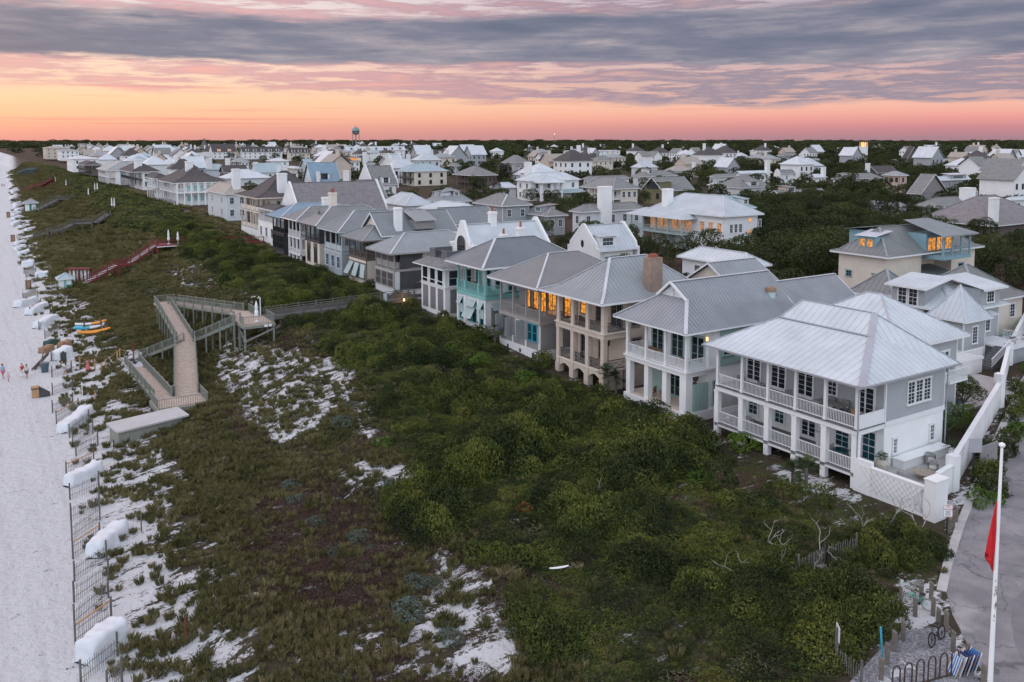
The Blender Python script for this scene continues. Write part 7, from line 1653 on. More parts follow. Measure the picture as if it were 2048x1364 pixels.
for i,(u,v,m,lab)in enumerate([(182,562,m_kred,'red kayak end lying beside the surfboard rack'),(207,556,surf('lime_plastic',(.45,.55,.2),.4,.1),'lime green kayak lying in the dune grass right of the rack')]):
 q=G(u,v);board('kayak',lab,q+Vector((0,0,.3)),3,.8,.4,m,.2,0,'kayak',rocker=.2)
# far landmarks
def dm(n,w=3.4,z=.5,h=2.6):return tuple(('y-',(i+.7)/(n+.4),w,z,h)for i in range(n))
town('long black mansard hotel block with a row of white dormers',(479,484,304,566),14.6,'gx',SHD,m_white,1.15,dorm=dm(5),win=(1,8),style='plain',zg=7)
town('black roofed corner block with two lit dormers beside the brown spire',(416,424,304,474),14.6,'gx',SHD,m_white,1.0,dorm=dm(2),lit=('d',),win=(1,5),style='plain',zg=7)
town('shorter black mansard block with three cream dormers',(572,578,306,622),14.6,'gx',SHD,m_cream,1.1,dorm=dm(3),win=(1,5),style='plain',zg=7)
town('long bright white roofed block with seven dark dormer openings below the water tower',(685,692,301,812),16.0,'gx',RW2,m_white,.85,dorm=dm(7,4,.6,2.2),win=(2,8),style='plain',zg=7)
town('dark thatched looking long block with cream arched gables',(812,822,311,940),12.0,'gx',SHD,m_cream,1.0,dorm=(('y-',.55,9,.1,4.0),('y-',.85,9,.1,4.0)),win=(1,6),style='plain',zg=7)
town('pale grey roofed block left of the long white seven dormer block',(632,638,301,684),16,'gx',RG2,m_white,.6,win=(2,4),style='plain',zg=7)
town('white gabled house with a small arched window before the grey block',(655,660,322,683),13.5,'gy',RG2,m_white,1.0,win=(1,2),style='plain',zg=7)
town('long grey house with a wide band of lit windows under a shed dormer',(684,690,323,722),13.5,'gx',SHG,m_white,.7,dorm=(('y-',.5,12,.4,2),),lit=('d',),win=(1,3),style='plain',zg=7)
town('white gable end with a glowing window below the white block',(757,762,326,778),11.5,'gy',SHG,m_white,1.1,lit=(0,1),win=(1,1),style='plain',zg=7)
town('grey roofed house with tall white chimney below the long white block',(727,733,327,752),13,'hip',SHG,m_white,.6,chim=((0,.5,7,2.4),),win=(1,2),zg=7)
town('white house with three small yellow lit windows right of the dark trees',(835,841,323,857),13,'gy',RG2,m_white,.8,lit=(0,1,2),win=(1,3),style='plain',zg=7)
town('pavilion roofed white house with dark open porch below the black mansard',(460,468,323,500),13.8,'hip',RG2,m_white,.55,porch=4,win=(2,3),glass=m_dark,zg=7)
town('house with pale blue roof and two square white chimneys',(395,405,339,465),11.5,'hip',RTL,m_palesid,.5,chim=((.25,.2,6,3),(.9,.3,6,2.4)),win=(0,0),zg=7)
town('brown grey shingle roofed house with twin red pots behind the big verandah house',(368,378,330,412),14,'hip',SHM,m_white,.5,win=(1,1),chim=((.1,.2,5,3.5),),zg=7)
town('dark brown roof between the pale blue roof and the bright white roof',(437,447,345,498),11.2,'gx',SHD,m_greysid2,.7,win=(0,1),zg=7)
town('low flat white block with many small openings in the far right trees',(1605,1612,303,1722),14,'hip',RW2,m_white,.1,win=(1,10),style='plain',zg=6)
town('long white two storey block beneath the treeline right of centre',(1125,1135,302,1242),15,'hip',RW2,m_white,.12,win=(1,10),style='plain',zg=6)
town('pale peach flat block on the treeline beside the white block',(822,826,300,872),16,'hip',SHT,m_pink,.1,win=(1,6),style='plain',zg=6)
c=atZ(409,300,15);t=empty('spire_tower',(c.x,c.y,7),'brown conical spire rising over the black roofed corner block','tower')
b=MB();b.cyl((c.x,c.y,7),(c.x,c.y,15.4),5.2,n=12);b.build('wall',m_white,t);b=MB();b.lathe((c.x,c.y,15.3),[(8.4,0),(5.5,3.0),(2.6,7.8),(.4,13.2),(.05,14.5)],12);b.build('roof',SH,t)
d_=1378.0;dirv=atZ(712,300,10);dirv=Vector((dirv.x,dirv.y,0)).normalized()*d_*1.0
t=empty('water_tower',(dirv.x,dirv.y,7),'pale green water tower on thin legs above the far town','water tower');m_wt=surf('water_tower_paint',(.16,.24,.25),.5,.08)
b=MB();b.lathe((dirv.x,dirv.y,40.5),[(.6,-6.4),(3.6,-5.2),(5.6,-2.6),(6.0,-.1),(6.3,0),(6.3,.5),(6.0,.6),(5.6,2.8),(3.8,5.0),(1.6,6.0),(.2,6.3)],24);b.build('tank',m_wt,t,smooth=True)
for i in range(6):a=math.pi*i/3+.2;b=MB();b.cyl((dirv.x+math.cos(a)*6.4,dirv.y+math.sin(a)*6.4,7),(dirv.x+math.cos(a)*5.6,dirv.y+math.sin(a)*5.6,40),.38,n=8);b.build('leg',m_greysid2,t)
b=MB();b.cyl((dirv.x,dirv.y,7),(dirv.x,dirv.y,34.3),.9,n=10);b.build('riser',m_greysid2,t)
b=MB();b.cyl((dirv.x,dirv.y,46.6),(dirv.x,dirv.y,49.5),.15,n=6);b.cyl((dirv.x-2,dirv.y,45.9),(dirv.x-2,dirv.y,48.5),.12,n=6);b.cyl((dirv.x+2,dirv.y,45.9),(dirv.x+2,dirv.y,48.5),.12,n=6);b.build('antenna',m_dark,t)
c=atZ(1727,300,18);c=Vector((c.x,c.y,0));t=empty('lookout_tower',(c.x,c.y,6),'white tower with a glowing open lantern room above the far right trees','tower')
b=MB();b.box(c.x-2.6,c.x+2.6,c.y-2.6,c.y+2.6,6,21.0);b.build('shaft',m_white,t);b=MB()
for sx in(-2.3,2.3):
 for sy in(-2.3,2.3):b.box(c.x+sx-.25,c.x+sx+.25,c.y+sy-.25,c.y+sy+.25,21,25.6)
b.build('column',m_stucco,t);b=MB();b.box(c.x-1.6,c.x+1.6,c.y-1.6,c.y+1.6,21.1,25);b.build('lantern',emit('lamp_glow',(1,.45,.12),1.6),t);b=MB();b.box(c.x-4,c.x+4,c.y-4,c.y+4,25.6,26.1);b.build('roof',m_brownw,t)
c=atZ(1109,300,10);c=Vector((c.x,c.y,0)).normalized()*2400;b=MB();b.cyl((c.x,c.y,6),(c.x,c.y,41),.7,.4,8);b.lathe((c.x,c.y,41),[(.8,0),(1,.8),(.2,1.6)],8,1);o=b.build('mast',[m_greysid2,emit('beacon',(1,.85,.7),4)]);tag(o,'thin distant mast with a small white beacon above the treeline','mast')
# trees
def crown_mesh(name,n,R_,H_,leaf,mat,seed,lobes=13,core=.9):
 rg=np.random.default_rng(seed);a=rg.uniform(0,6.28,lobes);r=R_*.62*np.sqrt(rg.random(lobes));C=np.stack([r*np.cos(a),r*np.sin(a),H_*(.42+.42*rg.random(lobes)-.22*(r/R_))],1);Rr=R_*rg.uniform(.30,.48,lobes)
 k=rg.integers(0,lobes,n);d=rg.normal(size=(n,3));d[:,2]=d[:,2]*.8+.25;d/=np.linalg.norm(d,axis=1)[:,None]
 P=C[k]+d*(Rr[k]*(1-np.abs(rg.normal(0,.16,n))))[:,None]*np.array([1,1,.8]);keep=np.ones(n,bool)
 for j in range(lobes):keep&=(np.linalg.norm((P-C[j])/np.array([1,1,.8]),axis=1)>Rr[j]*.74)|(k==j)
 V,F=leaves_on(P[keep],d[keep],leaf,rg);return npmesh(name,V,F,[mat])
def trunk_mesh(name,H_,R_,seed,mat=None,r0=.2):
 rg=random.Random(seed);b=MB();top=Vector((rg.uniform(-.3,.3),rg.uniform(-.3,.3),H_*.35));b.tube([(0,0,-.6),(top.x*.4,top.y*.4,H_*.16),top],r0,7,taper=[1.2,.9,.7])
 for i in range(6):
  a=i*1.05+rg.random();e=Vector((math.cos(a)*R_*.62,math.sin(a)*R_*.62,H_*rg.uniform(.58,.8)));m=top.lerp(e,.5)+Vector((rg.uniform(-.3,.3),rg.uniform(-.3,.3),-.2));b.tube([top*.9,m,e],r0*.55,6,taper=[1,.7,.3])
 return b.mesh(name,mat or m_bark)
OAK=[(crown_mesh(f'oak_crown_{i}',5200,3.9+.3*(i%3),7.2,.16,m_tree,700+i,14),trunk_mesh(f'oak_trunk_{i}',7.2,3.9,40+i))for i in range(5)]
def tree(i,x,y,s,rz,label,group,sz=1.0,name='oak_tree'):
 t=empty(name,(x,y,float(zter(x,y))),label,'tree',group);cm,tm=OAK[i]
 for nm,me in(('crown',cm),('trunk',tm)):o=bpy.data.objects.new(nm,me);COL.objects.link(o);o.parent=t
 t.rotation_euler.z=rz;t.scale=(s,s,s*sz);return t
def far_town():
 rg=random.Random(3);V=[]
 for k in range(9):
  w,d,h=rg.uniform(8,14),rg.uniform(8,11),rg.uniform(6,8.5);rm=[RW2,RW,SHG,RG2,RW2,SHT,RTL,SHD,RW2][k];wm=[m_white,m_palesid,m_white,m_cream,m_stucco,m_tan,m_white,m_white,m_greysid][k]
  b=MB();b.box(-w/2,w/2,-d/2,d/2,-3,h)
  for i in range(3):
   xx_=-w/2+w*(i+.5)/3;b.box(xx_-.5,xx_+.5,-d/2-.05,-d/2+.05,h-2.6,h-1,2);yy_=-d/2+d*(i+.5)/3;b.box(-w/2-.05,-w/2+.05,yy_-.5,yy_+.5,h-2.6,h-1,2);b.box(-w/2-.05,-w/2+.05,yy_-.5,yy_+.5,h-5.8,h-4,2);b.box(xx_-.5,xx_+.5,-d/2-.05,-d/2+.05,h-5.8,h-4,2)
  o=.7;X,Y=w/2+o,d/2+o;s=rg.uniform(.4,.8)
  if k%3==2:
   zt=h+Y*s*1.3;b.poly([(-X,-Y,h),(X,-Y,h),(X,0,zt),(-X,0,zt)],1);b.poly([(X,Y,h),(-X,Y,h),(-X,0,zt),(X,0,zt)],1)
   for sx in(-w/2,w/2):b.poly([(sx,-d/2,h),(sx,d/2,h),(sx,0,zt-.3)])
  else:
   zt=h+Y*s;r=X-Y if X>Y else 0;b.poly([(-X,-Y,h),(X,-Y,h),(r,0,zt),(-r,0,zt)],1);b.poly([(X,Y,h),(-X,Y,h),(-r,0,zt),(r,0,zt)],1);b.poly([(X,-Y,h),(X,Y,h),(r,0,zt)],1);b.poly([(-X,Y,h),(-X,-Y,h),(-r,0,zt)],1)
  if k%2:b.box(w*.2,w*.2+1.3,-.6,.6,h,zt+1.8)
  V.append(b.mesh('far_house',[wm,rm,m_dark]))
 nm=['bright white hip roofed','pale ribbed hip roofed','grey shingle gabled','cream grey roofed','white stucco bright roofed','tan gabled','white pale green roofed','white dark roofed','grey sided white gabled']
 cnt=0;tries=0
 while cnt<296 and tries<12000:
  tries+=1;left=cnt<190;D=(420**-.3+(rg.random())*(1700**-.3-420**-.3))**(-1/.3)if left else rg.uniform(320,1300);u=rg.uniform(95,830)if left else rg.uniform(830,2060)
  a=math.atan((u-1024)/FPX)+YAW;x,y=D*math.sin(a),D*math.cos(a);fr=np.interp(y,[0,300,900,2000],[60,74,95,150])
  if(395<u<650 and D<1010)or(670<u<835 and 430<D<800):continue
  if x<fr or any(a_-9<x<b_+9 and c_-9<y<d_+9 for a_,b_,c_,d_ in FOOT):continue
  k=rg.randrange(9)if left else rg.choice([2,3,5,7,8,1,2,0]);o=bpy.data.objects.new('far_house',V[k]);COL.objects.link(o);o.location=(x,y,float(zter(x,y))-rg.uniform(0,1));o.rotation_euler.z=rg.choice([0,math.pi/2,math.pi,-math.pi/2])+rg.uniform(-.06,.06);s=rg.uniform(.9,1.3);o.scale=(s,s,s)
  tag(o,'small '+nm[k]+' house in the distant '+('town' if left else 'woods'),'house','distant '+nm[k]+' houses in the '+('town' if left else 'woods'));FOOT.append((x-6,x+6,y-6,y+6));cnt+=1
def town_trees():
 rg=np.random.default_rng(5);P=[]
 rr=76.0
 for D0,D1,sp in((70,160,5.2),(160,300,6.5),(300,650,9.0),(650,1300,14)):
  xs=np.arange(0,D1*1.2,sp);X,Y=np.meshgrid(xs,np.arange(0,D1*1.2,sp));X=X.ravel()+rg.uniform(-.45,.45,X.size)*sp;Y=Y.ravel()+rg.uniform(-.45,.45,Y.size)*sp
  D=np.hypot(X,Y);az=np.degrees(np.arctan2(X,Y))-32.8;u=1024+FPX*np.tan(np.radians(np.clip(az,-60,60)))
  den=np.interp(u,[250,600,830,1100,1350,1500,2048,2300],[.03,.06,.11,.22,.32,.58,.62,.62])*np.interp(D,[70,650,1300],[1,.9,.95])
  den*=.55+.9*fbm(X*.02,Y*.02,88)
  grove=polydist(X,Y,PG([(1500,600),(1690,640),(1692,520),(1690,450),(1830,440),(1760,405),(1560,400),(1500,440)]))
  den=np.where(grove>-3,.97,den)
  row=np.interp(Y,[0,300,900],[68,75,95])
  k=(D>D0)&(D<=D1)&(X>row)&(u>100)&(u<2350)&(rg.random(X.size)<den)&~((D<120)&(u>1650))
  P+=[(X[i],Y[i],D[i],u[i])for i in np.nonzero(k)[0]]
 P=[p for p in P if not any(a-4.5<p[0]<b_+2 and c-4.5<p[1]<d+2 for a,b_,c,d in FOOT)]
 P.sort(key=lambda p:p[2]);print('trees',len(P))
 near=P[:285];far=P[285:]
 for x,y,D,u in near:
  if 1480<u<1760 and D<190:lab,g='dense evergreen oak in the grove right of the tall lit white house','oaks of the dark grove'
  elif u>=1480:lab,g='evergreen oak among the roofs right of the dark grove','oaks among the right hand houses'
  else:lab,g='evergreen oak growing between the houses behind the beach row','oaks between the town houses'
  s=rg.uniform(.66,1.05)*(1.25 if 1480<u<1760 and D<190 else 1);tree(int(rg.integers(0,5)),x,y,s,rg.uniform(0,6.28),lab,g,rg.uniform(.85,1.1))
 n=len(far);F=np.array([(x,y,float(zter(x,y))-.6)for x,y,D,u in far]);Df=np.array([p[2]for p in far]);s=rg.uniform(.8,1.25,n)*np.interp(Df,[200,650,1300],[.92,1.1,1.6])
 fs=src('wood',[crown_mesh(f'wood_crown_{i}',1500,4.2,7.4,.30,m_tree,800+i,11)for i in range(4)])
 scatter('distant_woods','dark evergreen woods filling the town between distant houses',F,rg.uniform(0,6.28,n),np.stack([s,s,s*np.interp(Df,[200,1300],[.95,.75])],1),rg.integers(0,4,n),fs)
 Q=[]
 for D0,D1,sp in((1000,1800,19),(1800,3200,32),(3200,6500,60)):
  nn=int((D1*D1-D0*D0)*.5*1.5/(sp*sp));D=np.sqrt(rg.uniform(D0*D0,D1*D1,nn));az=rg.uniform(-34,40,nn);u=1024+FPX*np.tan(np.radians(az));a=np.radians(az+32.8)
  den=np.interp(u,[-100,500,800,1000],[.0,.15,.55,1])*np.ones(nn);den=np.maximum(den,np.where(D>2300,np.interp(u,[-100,100,400],[.25,.8,1]),0))
  k=rg.random(nn)<den;Q+=list(zip(D[k]*np.sin(a[k]),D[k]*np.cos(a[k]),D[k],np.full(k.sum(),sp)))
 Q=np.array(Q);n=len(Q);s=Q[:,3]/6.3*rg.uniform(.8,1.25,n);hz=rg.uniform(8,18,n)/7.4*np.interp(Q[:,2],[1000,6500],[.9,1.15])
 hz=hz*np.where(rg.random(n)<.08,1.35,1);gz=np.full(n,5.0)-smooth(1500,9000,Q[:,2])*6
 scatter('far_forest','pine and oak forest reaching the horizon',np.stack([Q[:,0],Q[:,1],gz],1),rg.uniform(0,6.28,n),np.stack([s,s,hz],1),rg.integers(0,4,n),fs)
far_town()
town_trees()
def special(u,v,z,label,sc,szz,mat,seed,leaf=.15,name='tree',n=5000):
 p=atZ(u,v,z);t=empty(name,(p.x,p.y,float(zter(p.x,p.y))),label,'tree');h=7.2
 for nm,me in(('crown',crown_mesh(name+'_crown',n,3.6,h,leaf,mat,seed,12)),('trunk',trunk_mesh(name+'_trunk',h,3.4,seed))):o=bpy.data.objects.new(nm,me);COL.objects.link(o);o.parent=t
 t.scale=(sc,sc,sc*szz)
m_magn=leafmat('magnolia_leaves',[(0,(.012,.014,.008)),(.5,(.03,.028,.014)),(1,(.06,.04,.02))],.5)
special(1008,362,9,'tall dark magnolia tree right of the brown verandah house',1.15,1.6,m_magn,901,name='magnolia_tree')
special(992,386,8,'reddish brown magnolia in front of the white ribbed roof',.9,1.1,leafmat('magnolia_brown',[(0,(.02,.015,.012)),(.5,(.07,.045,.035)),(1,(.2,.15,.13))],1.2),902,name='magnolia_tree')
special(1700,385,8,'tall cypress shaped dark oak in front of the grey shingle roof',.95,1.7,m_tree,903,name='tall_oak')
m_yard=m_bright
for k,(x,y,s,lab)in enumerate([(71.0,41.6,.42,'small round tree beside the dark pool'),(75.5,41.9,.55,'bushy bay tree leaning over the white garden wall'),(67.5,38.9,.42,'leafy yard tree nearest the house behind the garden wall'),(80.0,47.6,.5,'grey green tree behind the dark pool'),(79.0,43.9,.42,'small tree at the end of the pool by the wall'),(64.9,38.2,.3,'young tree in the corner of the yard'),(71.6,39.4,.38,'shrubby tree against the inside of the garden wall')]):
 t=empty('yard_tree',(x,y,3.0),lab,'tree')
 for nm,me in(('crown',crown_mesh('yard_crown',3000,3.8,7,.15,[m_bright,m_scrub,m_bright,m_sage,m_scrub,m_scrub,m_bright][k],920+k,9)),('trunk',OAK[k%5][1])):o=bpy.data.objects.new(nm,me);COL.objects.link(o);o.parent=t
 t.scale=(s,s,s*1.05)
# --- shrubs along the road side of the wall
def shrub(x,y,s,label,mat_src,group=None,name='shrub',sz=1.0,z=None):
 t=bpy.data.objects.new(name,mat_src);COL.objects.link(t);t.location=(x,y,(float(zter(x,y))if z is None else z)-.05);t.scale=(s,s,s*sz);t.rotation_euler.z=x*7.3;tag(t,label,'shrub',group);return t
SB=clump('verge_shrub',1600,.09,m_scrub,61,1.0,spiky=.4);SG=clump('sage_shrub',1300,.06,m_sage,62,.8,spiky=.25);SY=clump('bright_shrub',1500,.08,m_bright,63,.9);SO=clump('orange_shrub',500,.07,leafmat('orange_leaves',[(0,(.10,.05,.015)),(.6,(.22,.10,.02)),(1,(.30,.18,.04))],1),64,.9,spiky=.5)
for k in range(22):
 f=(k+.5)/22;q=Vector((57.5,31.0,0)).lerp(Vector((100,47.0,0)),f)+Vector((random.uniform(-.9,.9),random.uniform(-1.1,.7),0));shrub(q.x,q.y,random.uniform(.8,1.35)if k>3 else 1.2,'dark green verge shrub on sandy ground between garden wall and road',SB if k%4 else SY,'verge shrubs by the garden wall',sz=1.1)
for u,v,s,lab in[(833,1170,.85,'upper left of the two sage bushes at the top of the white sand patch'),(869,1168,.7,'upper right of the two sage bushes at the top of the white sand patch'),(822,1230,1.15,'largest grey green sage bush at the left edge of the white sand patch'),(908,1280,.85,'round sage bush alone in the middle of the white sand patch'),(740,1098,.5,'small pale mint green bush on the brown heath'),(716,1080,1.1,'broad grey twiggy bush on the brown heath left of the green scrub'),(626,1050,.9,'grey twiggy bush at the left of the brown heath'),(672,1105,.7,'low grey bush between the two broad grey bushes'),(786,968,.85,'sage mat on the sand streak below the shrub edge'),(680,850,1.4,'long sage green mat on the upper sand slope'),(700,812,.9,'sage clump high on the sandy slope'),(684,985,.6,'little sage bush under the sand streak'),(577,975,1.0,'sage bush on the brown heath by the slope foot'),(590,1004,.8,'small sage bush left of the sand gap')]:
 p=G(u,v);shrub(p.x,p.y,s,lab,SG,name='sage_bush',sz=.8)
for u,v,s,lab in[(768,895,1.0,'yellow green bush at the foot of the scrub edge'),(900,720,1.5,'bright lime patch of shrub in the dark scrub near the teal house'),(960,740,1.3,'yellow green shrub crown in the scrub before the amber porch house'),(1050,775,1.2,'bright green shrub crown in the scrub before the tan stucco house'),(455,506,1.6,'bright lime shrub beside the red walk'),(1410,970,1.2,'light green bush in the clearing before the nearest house'),(1490,900,1.5,'round bright shrub at the corner posts of the nearest house')]:
 p=G(u,v);shrub(p.x,p.y,s,lab,SY,name='bright_shrub',sz=1.0,z=float(zter(p.x,p.y))+(.75 if v<890 else.1))
p=G(1052,1040);shrub(p.x,p.y,.6,'small orange leaved bush in the dark scrub',SO,name='orange_bush',sz=1.0,z=float(zter(p.x,p.y))+.7)
for k,(x,y,s)in enumerate([(52.0,64.2,1.1),(52.3,75.6,1.3),(52.0,87.0,1.4),(52.2,97.2,1.1),(52.2,106.5,1.1),(52.4,112.4,1.0),(52.4,122.5,1.0),(52.6,53.1,.9)]):
 shrub(x,y,s,['dark shrub between the white stucco and tan stucco houses','dark shrub between the tan stucco and amber porch houses','dark tall shrub between the amber porch and teal houses','shrub between the teal and arched gable houses','shrub by the plank walk at the arched gable house','shrub by the plank walk at the louvred grey house','shrub between the louvred grey and brown porch houses','shrub in the gap beside the nearest white house'][k],SB,sz=1.3)
# --- palms
def palm(x,y,h,label,seed,R_=1.1,nf=34,z=None):
 rg=random.Random(seed);z=float(zter(x,y))if z is None else z;t=empty('palm',(x,y,z),label,'palm');b=MB();b.cyl((x,y,z-.3),(x,y,z+h),.14,.11,8);b.build('trunk',m_bark,t);b=MB()
 for i in range(nf):
  a=rg.uniform(0,6.28);el=rg.uniform(-.5,1.25);L_=R_*rg.uniform(.8,1.1);d=Vector((math.cos(a)*math.cos(el),math.sin(a)*math.cos(el),math.sin(el)));s=Vector((-math.sin(a),math.cos(a),0));c=Vector((x,y,z+h));m=c+d*L_*.45
  for k in range(9):
   w=(k-4)*.17;e=m+(d*math.cos(w)+s*math.sin(w))*L_*.62-Vector((0,0,.16*abs(L_)));b.poly([tuple(m),tuple((m+e)/2+s*.03),tuple(e),tuple((m+e)/2-s*.03)])
  b.beam(c,m,.02,.02)
 b.build('fronds',m_palm,t)
for u,v,h,lab,r in[(1585,972,1.0,'left cabbage palm before the nearest house columns',1.2),(1612,975,1.5,'right cabbage palm before the nearest house columns',1.15),(1215,790,2.2,'tall palm at the corner column of the tan stucco house',1.2),(1232,790,1.7,'shorter palm behind the tall palm of the tan stucco house',1.1),(990,690,1.8,'palm between the teal house and the amber porch house',1.1),(1398,860,.6,'small palm in the gap beside the white stucco base',.8)]:
 p=G(u,v);palm(p.x,p.y,h,lab,u,r)
# --- bare branches in the scrub
def branch(u,v,seed,label,s=1.0):
 s*=.6
 rg=random.Random(seed);p=G(u,v);b=MB();base=Vector((p.x,p.y,p.z+.3))
 def grow(o,d,L_,r,dep):
  pts=[o];
  for i in range(4):d=(d+Vector((rg.uniform(-.45,.45),rg.uniform(-.45,.45),rg.uniform(-.3,.3)))).normalized();pts.append(pts[-1]+d*L_/4)
  b.tube(pts,r,5,taper=[1,.85,.7,.55,.4])
  if dep:
   for _ in range(2):grow(pts[rg.choice([2,3,4])],(d+Vector((rg.uniform(-1,1),rg.uniform(-1,1),rg.uniform(-.2,.6)))).normalized(),L_*.65,r*.6,dep-1)
 for _ in range(2):grow(base,Vector((rg.uniform(-.6,.6),rg.uniform(-.6,.6),1)).normalized(),1.7*s,.05*s,2)
 o=b.build('bare_branch',m_twig);tag(o,label,'branch')
for k,(u,v,s,lab)in enumerate([(1538,1095,1.0,'pale looping bare branch in the clearing scrub'),(1560,1140,1.0,'bleached forked branch right of the looping one'),(1640,1120,1.3,'long pale hooked branch over the hidden picket fence'),(1625,1170,1.0,'pale fallen branch at the edge of the litter clearing'),(1475,1165,.9,'small bleached twig cluster in the green scrub'),(1780,1060,1.6,'spreading grey bare shrub below the patio wall'),(1840,1080,1.5,'grey bare shrub near the no parking sign'),(1720,1080,1.2,'bare twiggy shrub in the middle of the clearing edge'),(1210,1010,1.0,'pale dead branch lying on the brown litter'),(1420,915,1.3,'bare branch in the tall scrub before the nearest house'),(1340,900,1.0,'grey dead limb sticking out of the tall scrub')]):branch(u,v,k+5,lab,s)
# sand fences, covered stacks, beach things
m_pick=surf('grey_pickets',(.21,.195,.18),.9,.25,5);m_tanrail=surf('new_wood_rail',(.42,.25,.13),.8,.15,3)
def sfence(a,c,label,group=None,top=False,h=1.15,lean=0):
 p,q=G(*a),G(*c);t=empty('sand_fence',p,label,'fence',group);L_=(q-p).length;n=max(4,int(L_/.13));b=MB();rg=random.Random(a[0]*7+a[1])
 for i in range(n):
  r=p.lerp(q,(i+.5)/n);z0=float(zter(r.x,r.y));o=Vector((rg.uniform(-.03,.03),rg.uniform(-.03,.03),0));b.beam((r.x,r.y,z0-.15),(r.x+o.x,r.y+o.y,z0+h*rg.uniform(.88,1.0)),.03,.012,updir=(0,1,0))
 b.build('pickets',m_pick,t);b=MB()
 for f in(.3,.75):
  for i in range(6):r,s=p.lerp(q,i/6),p.lerp(q,(i+1)/6);b.beam((r.x,r.y,float(zter(r.x,r.y))+h*f),(s.x,s.y,float(zter(s.x,s.y))+h*f),.02,.02)
 b.build('wires',m_dark,t)
 for r in(p,q):b=MB();z0=float(zter(r.x,r.y));b.cyl((r.x,r.y,z0-.3),(r.x,r.y,z0+h+.25),.06,n=7);b.build('post',m_oldw,t)
 if top:b=MB();b.beam((p.x,p.y,p.z+h+.02),(q.x,q.y,q.z+h+.02),.05,.09);b.build('rail',m_tanrail,t)
FN=[((133,955),(188,930),1,'tan railed picket fence panel above the third nearest covered stack'),((140,1000),(198,975),0,'picket fence panel just below the third nearest covered stack'),((142,1042),(199,1015),0,'picket fence panel in the grass second below the third covered stack'),((144,1080),(200,1040),0,'picket fence panel just above the tan railed one by the second covered stack'),((146,1118),(200,1082),1,'tan railed picket fence panel behind the second nearest covered stack'),((149,1163),(213,1120),0,'picket fence panel just below the second nearest covered stack'),((148,1205),(217,1158),0,'picket fence panel midway between the two nearest covered stacks'),((149,1253),(217,1196),0,'picket fence panel above the tan railed one by the nearest covered stack'),((151,1290),(223,1238),1,'tan railed picket fence panel behind the nearest covered stack'),((162,1370),(235,1312),0,'picket fence panel in front of the nearest covered stack'),((215,1392),(244,1364),0,'short picket fence panel cut by the bottom edge'),((113,848),(157,822),1,'tan railed fence panel behind the fourth nearest covered stack'),((139,876),(178,846),0,'picket fence panel in front of the fourth nearest covered stack'),((146,893),(186,868),0,'picket fence panel left of the storage shed'),((152,912),(196,890),0,'low picket fence panel between the shed and third covered stack'),((105,826),(146,810),0,'picket fence panel at the near end of the netted enclosure'),((105,790),(145,778),0,'picket fence panel second from the near end of the netted enclosure'),((104,755),(143,745),0,'picket fence panel in the middle of the netted enclosure'),((103,722),(141,712),0,'picket fence panel at the far end of the netted enclosure'),((60,630),(82,612),1,'tan railed panel between the two covered stacks left of the kayaks'),((52,610),(76,594),1,'tan railed panel above the covered stacks left of the kayaks'),((46,600),(72,584),0,'picket panel beyond the covered stacks left of the kayaks'),((78,660),(106,640),0,'picket panel in front of the covered stack nearest the kayaks'),((90,678),(120,660),0,'picket panel in the grass below the kayaks')]
for a,c,tp,lab in FN:sfence(a,c,lab,None,bool(tp))
for a,c in[((42,528),(56,522)),((40,510),(56,504)),((38,500),(52,494)),((52,556),(72,546)),((48,548),(68,538)),((54,572),(76,562)),((34,478),(50,473)),((28,455),(44,450)),((26,430),(40,426)),((22,408),(36,404))]:sfence(a,c,'weathered picket fence panel on the distant foredune beside the covered stacks','distant sand fences')
def tarp(a,c,label,group=None,w=1.5,h=1.25,seed=0,mat=None,peak=0.0):
 p,q=G(*a),G(*c);d=Vector(((q-p).x,(q-p).y,0));L_=d.length;d.normalize();s=Vector((-d.y,d.x,0));rg=np.random.default_rng(seed);NU,NV=26,18
 b=MB();prof=[(-1.08,0),(-1.02,.12),(-.97,.45),(-.92,.82),(-.8,.97),(-.45,1.03),(0,1.0),(.45,1.04),(.8,.98),(.93,.82),(.98,.45),(1.03,.12),(1.1,0)]
 for i in range(NU+1):
  f=i/NU;e=min(1,min(f,1-f)/.07);endz=e**.5;x=f*L_
  for k,(pv,pz)in enumerate(prof):
   wob=.045*math.sin(f*9+k*1.1+seed)+.03*math.sin(f*26+k*.6+seed*2)+rg.normal(0,.006);zz_=h*pz*(.12+.88*endz)*(1+.08*math.sin(f*5+seed)+peak*(f-.5))+(wob if.2<pz else 0);r=p+d*(x+(.05*math.sin(k*2+i)if pz>.1 else 0))+s*(pv*w/2*(.78+.22*e)+wob*.8)
   b.v.append((r.x,r.y,float(zter(r.x,r.y))+zz_-.03))
 m=len(prof)
 for i in range(NU):
  for k in range(m-1):b.f.append((i*m+k,i*m+k+1,(i+1)*m+k+1,(i+1)*m+k));b.m.append(0)
 b.f.append(tuple(range(m)));b.m.append(0);b.f.append(tuple(NU*m+k for k in range(m-1,-1,-1)));b.m.append(0)
 o=b.build('covered_chair_stack',mat or m_tarp,smooth=True);me=o.data;me.transform(Matrix.Translation(-p));o.location=p;tag(o,label,'tarp',group)
m_tarp=surf('white_tarpaulin',(.60,.62,.64),.6,.07,1.6,.45,3.0)
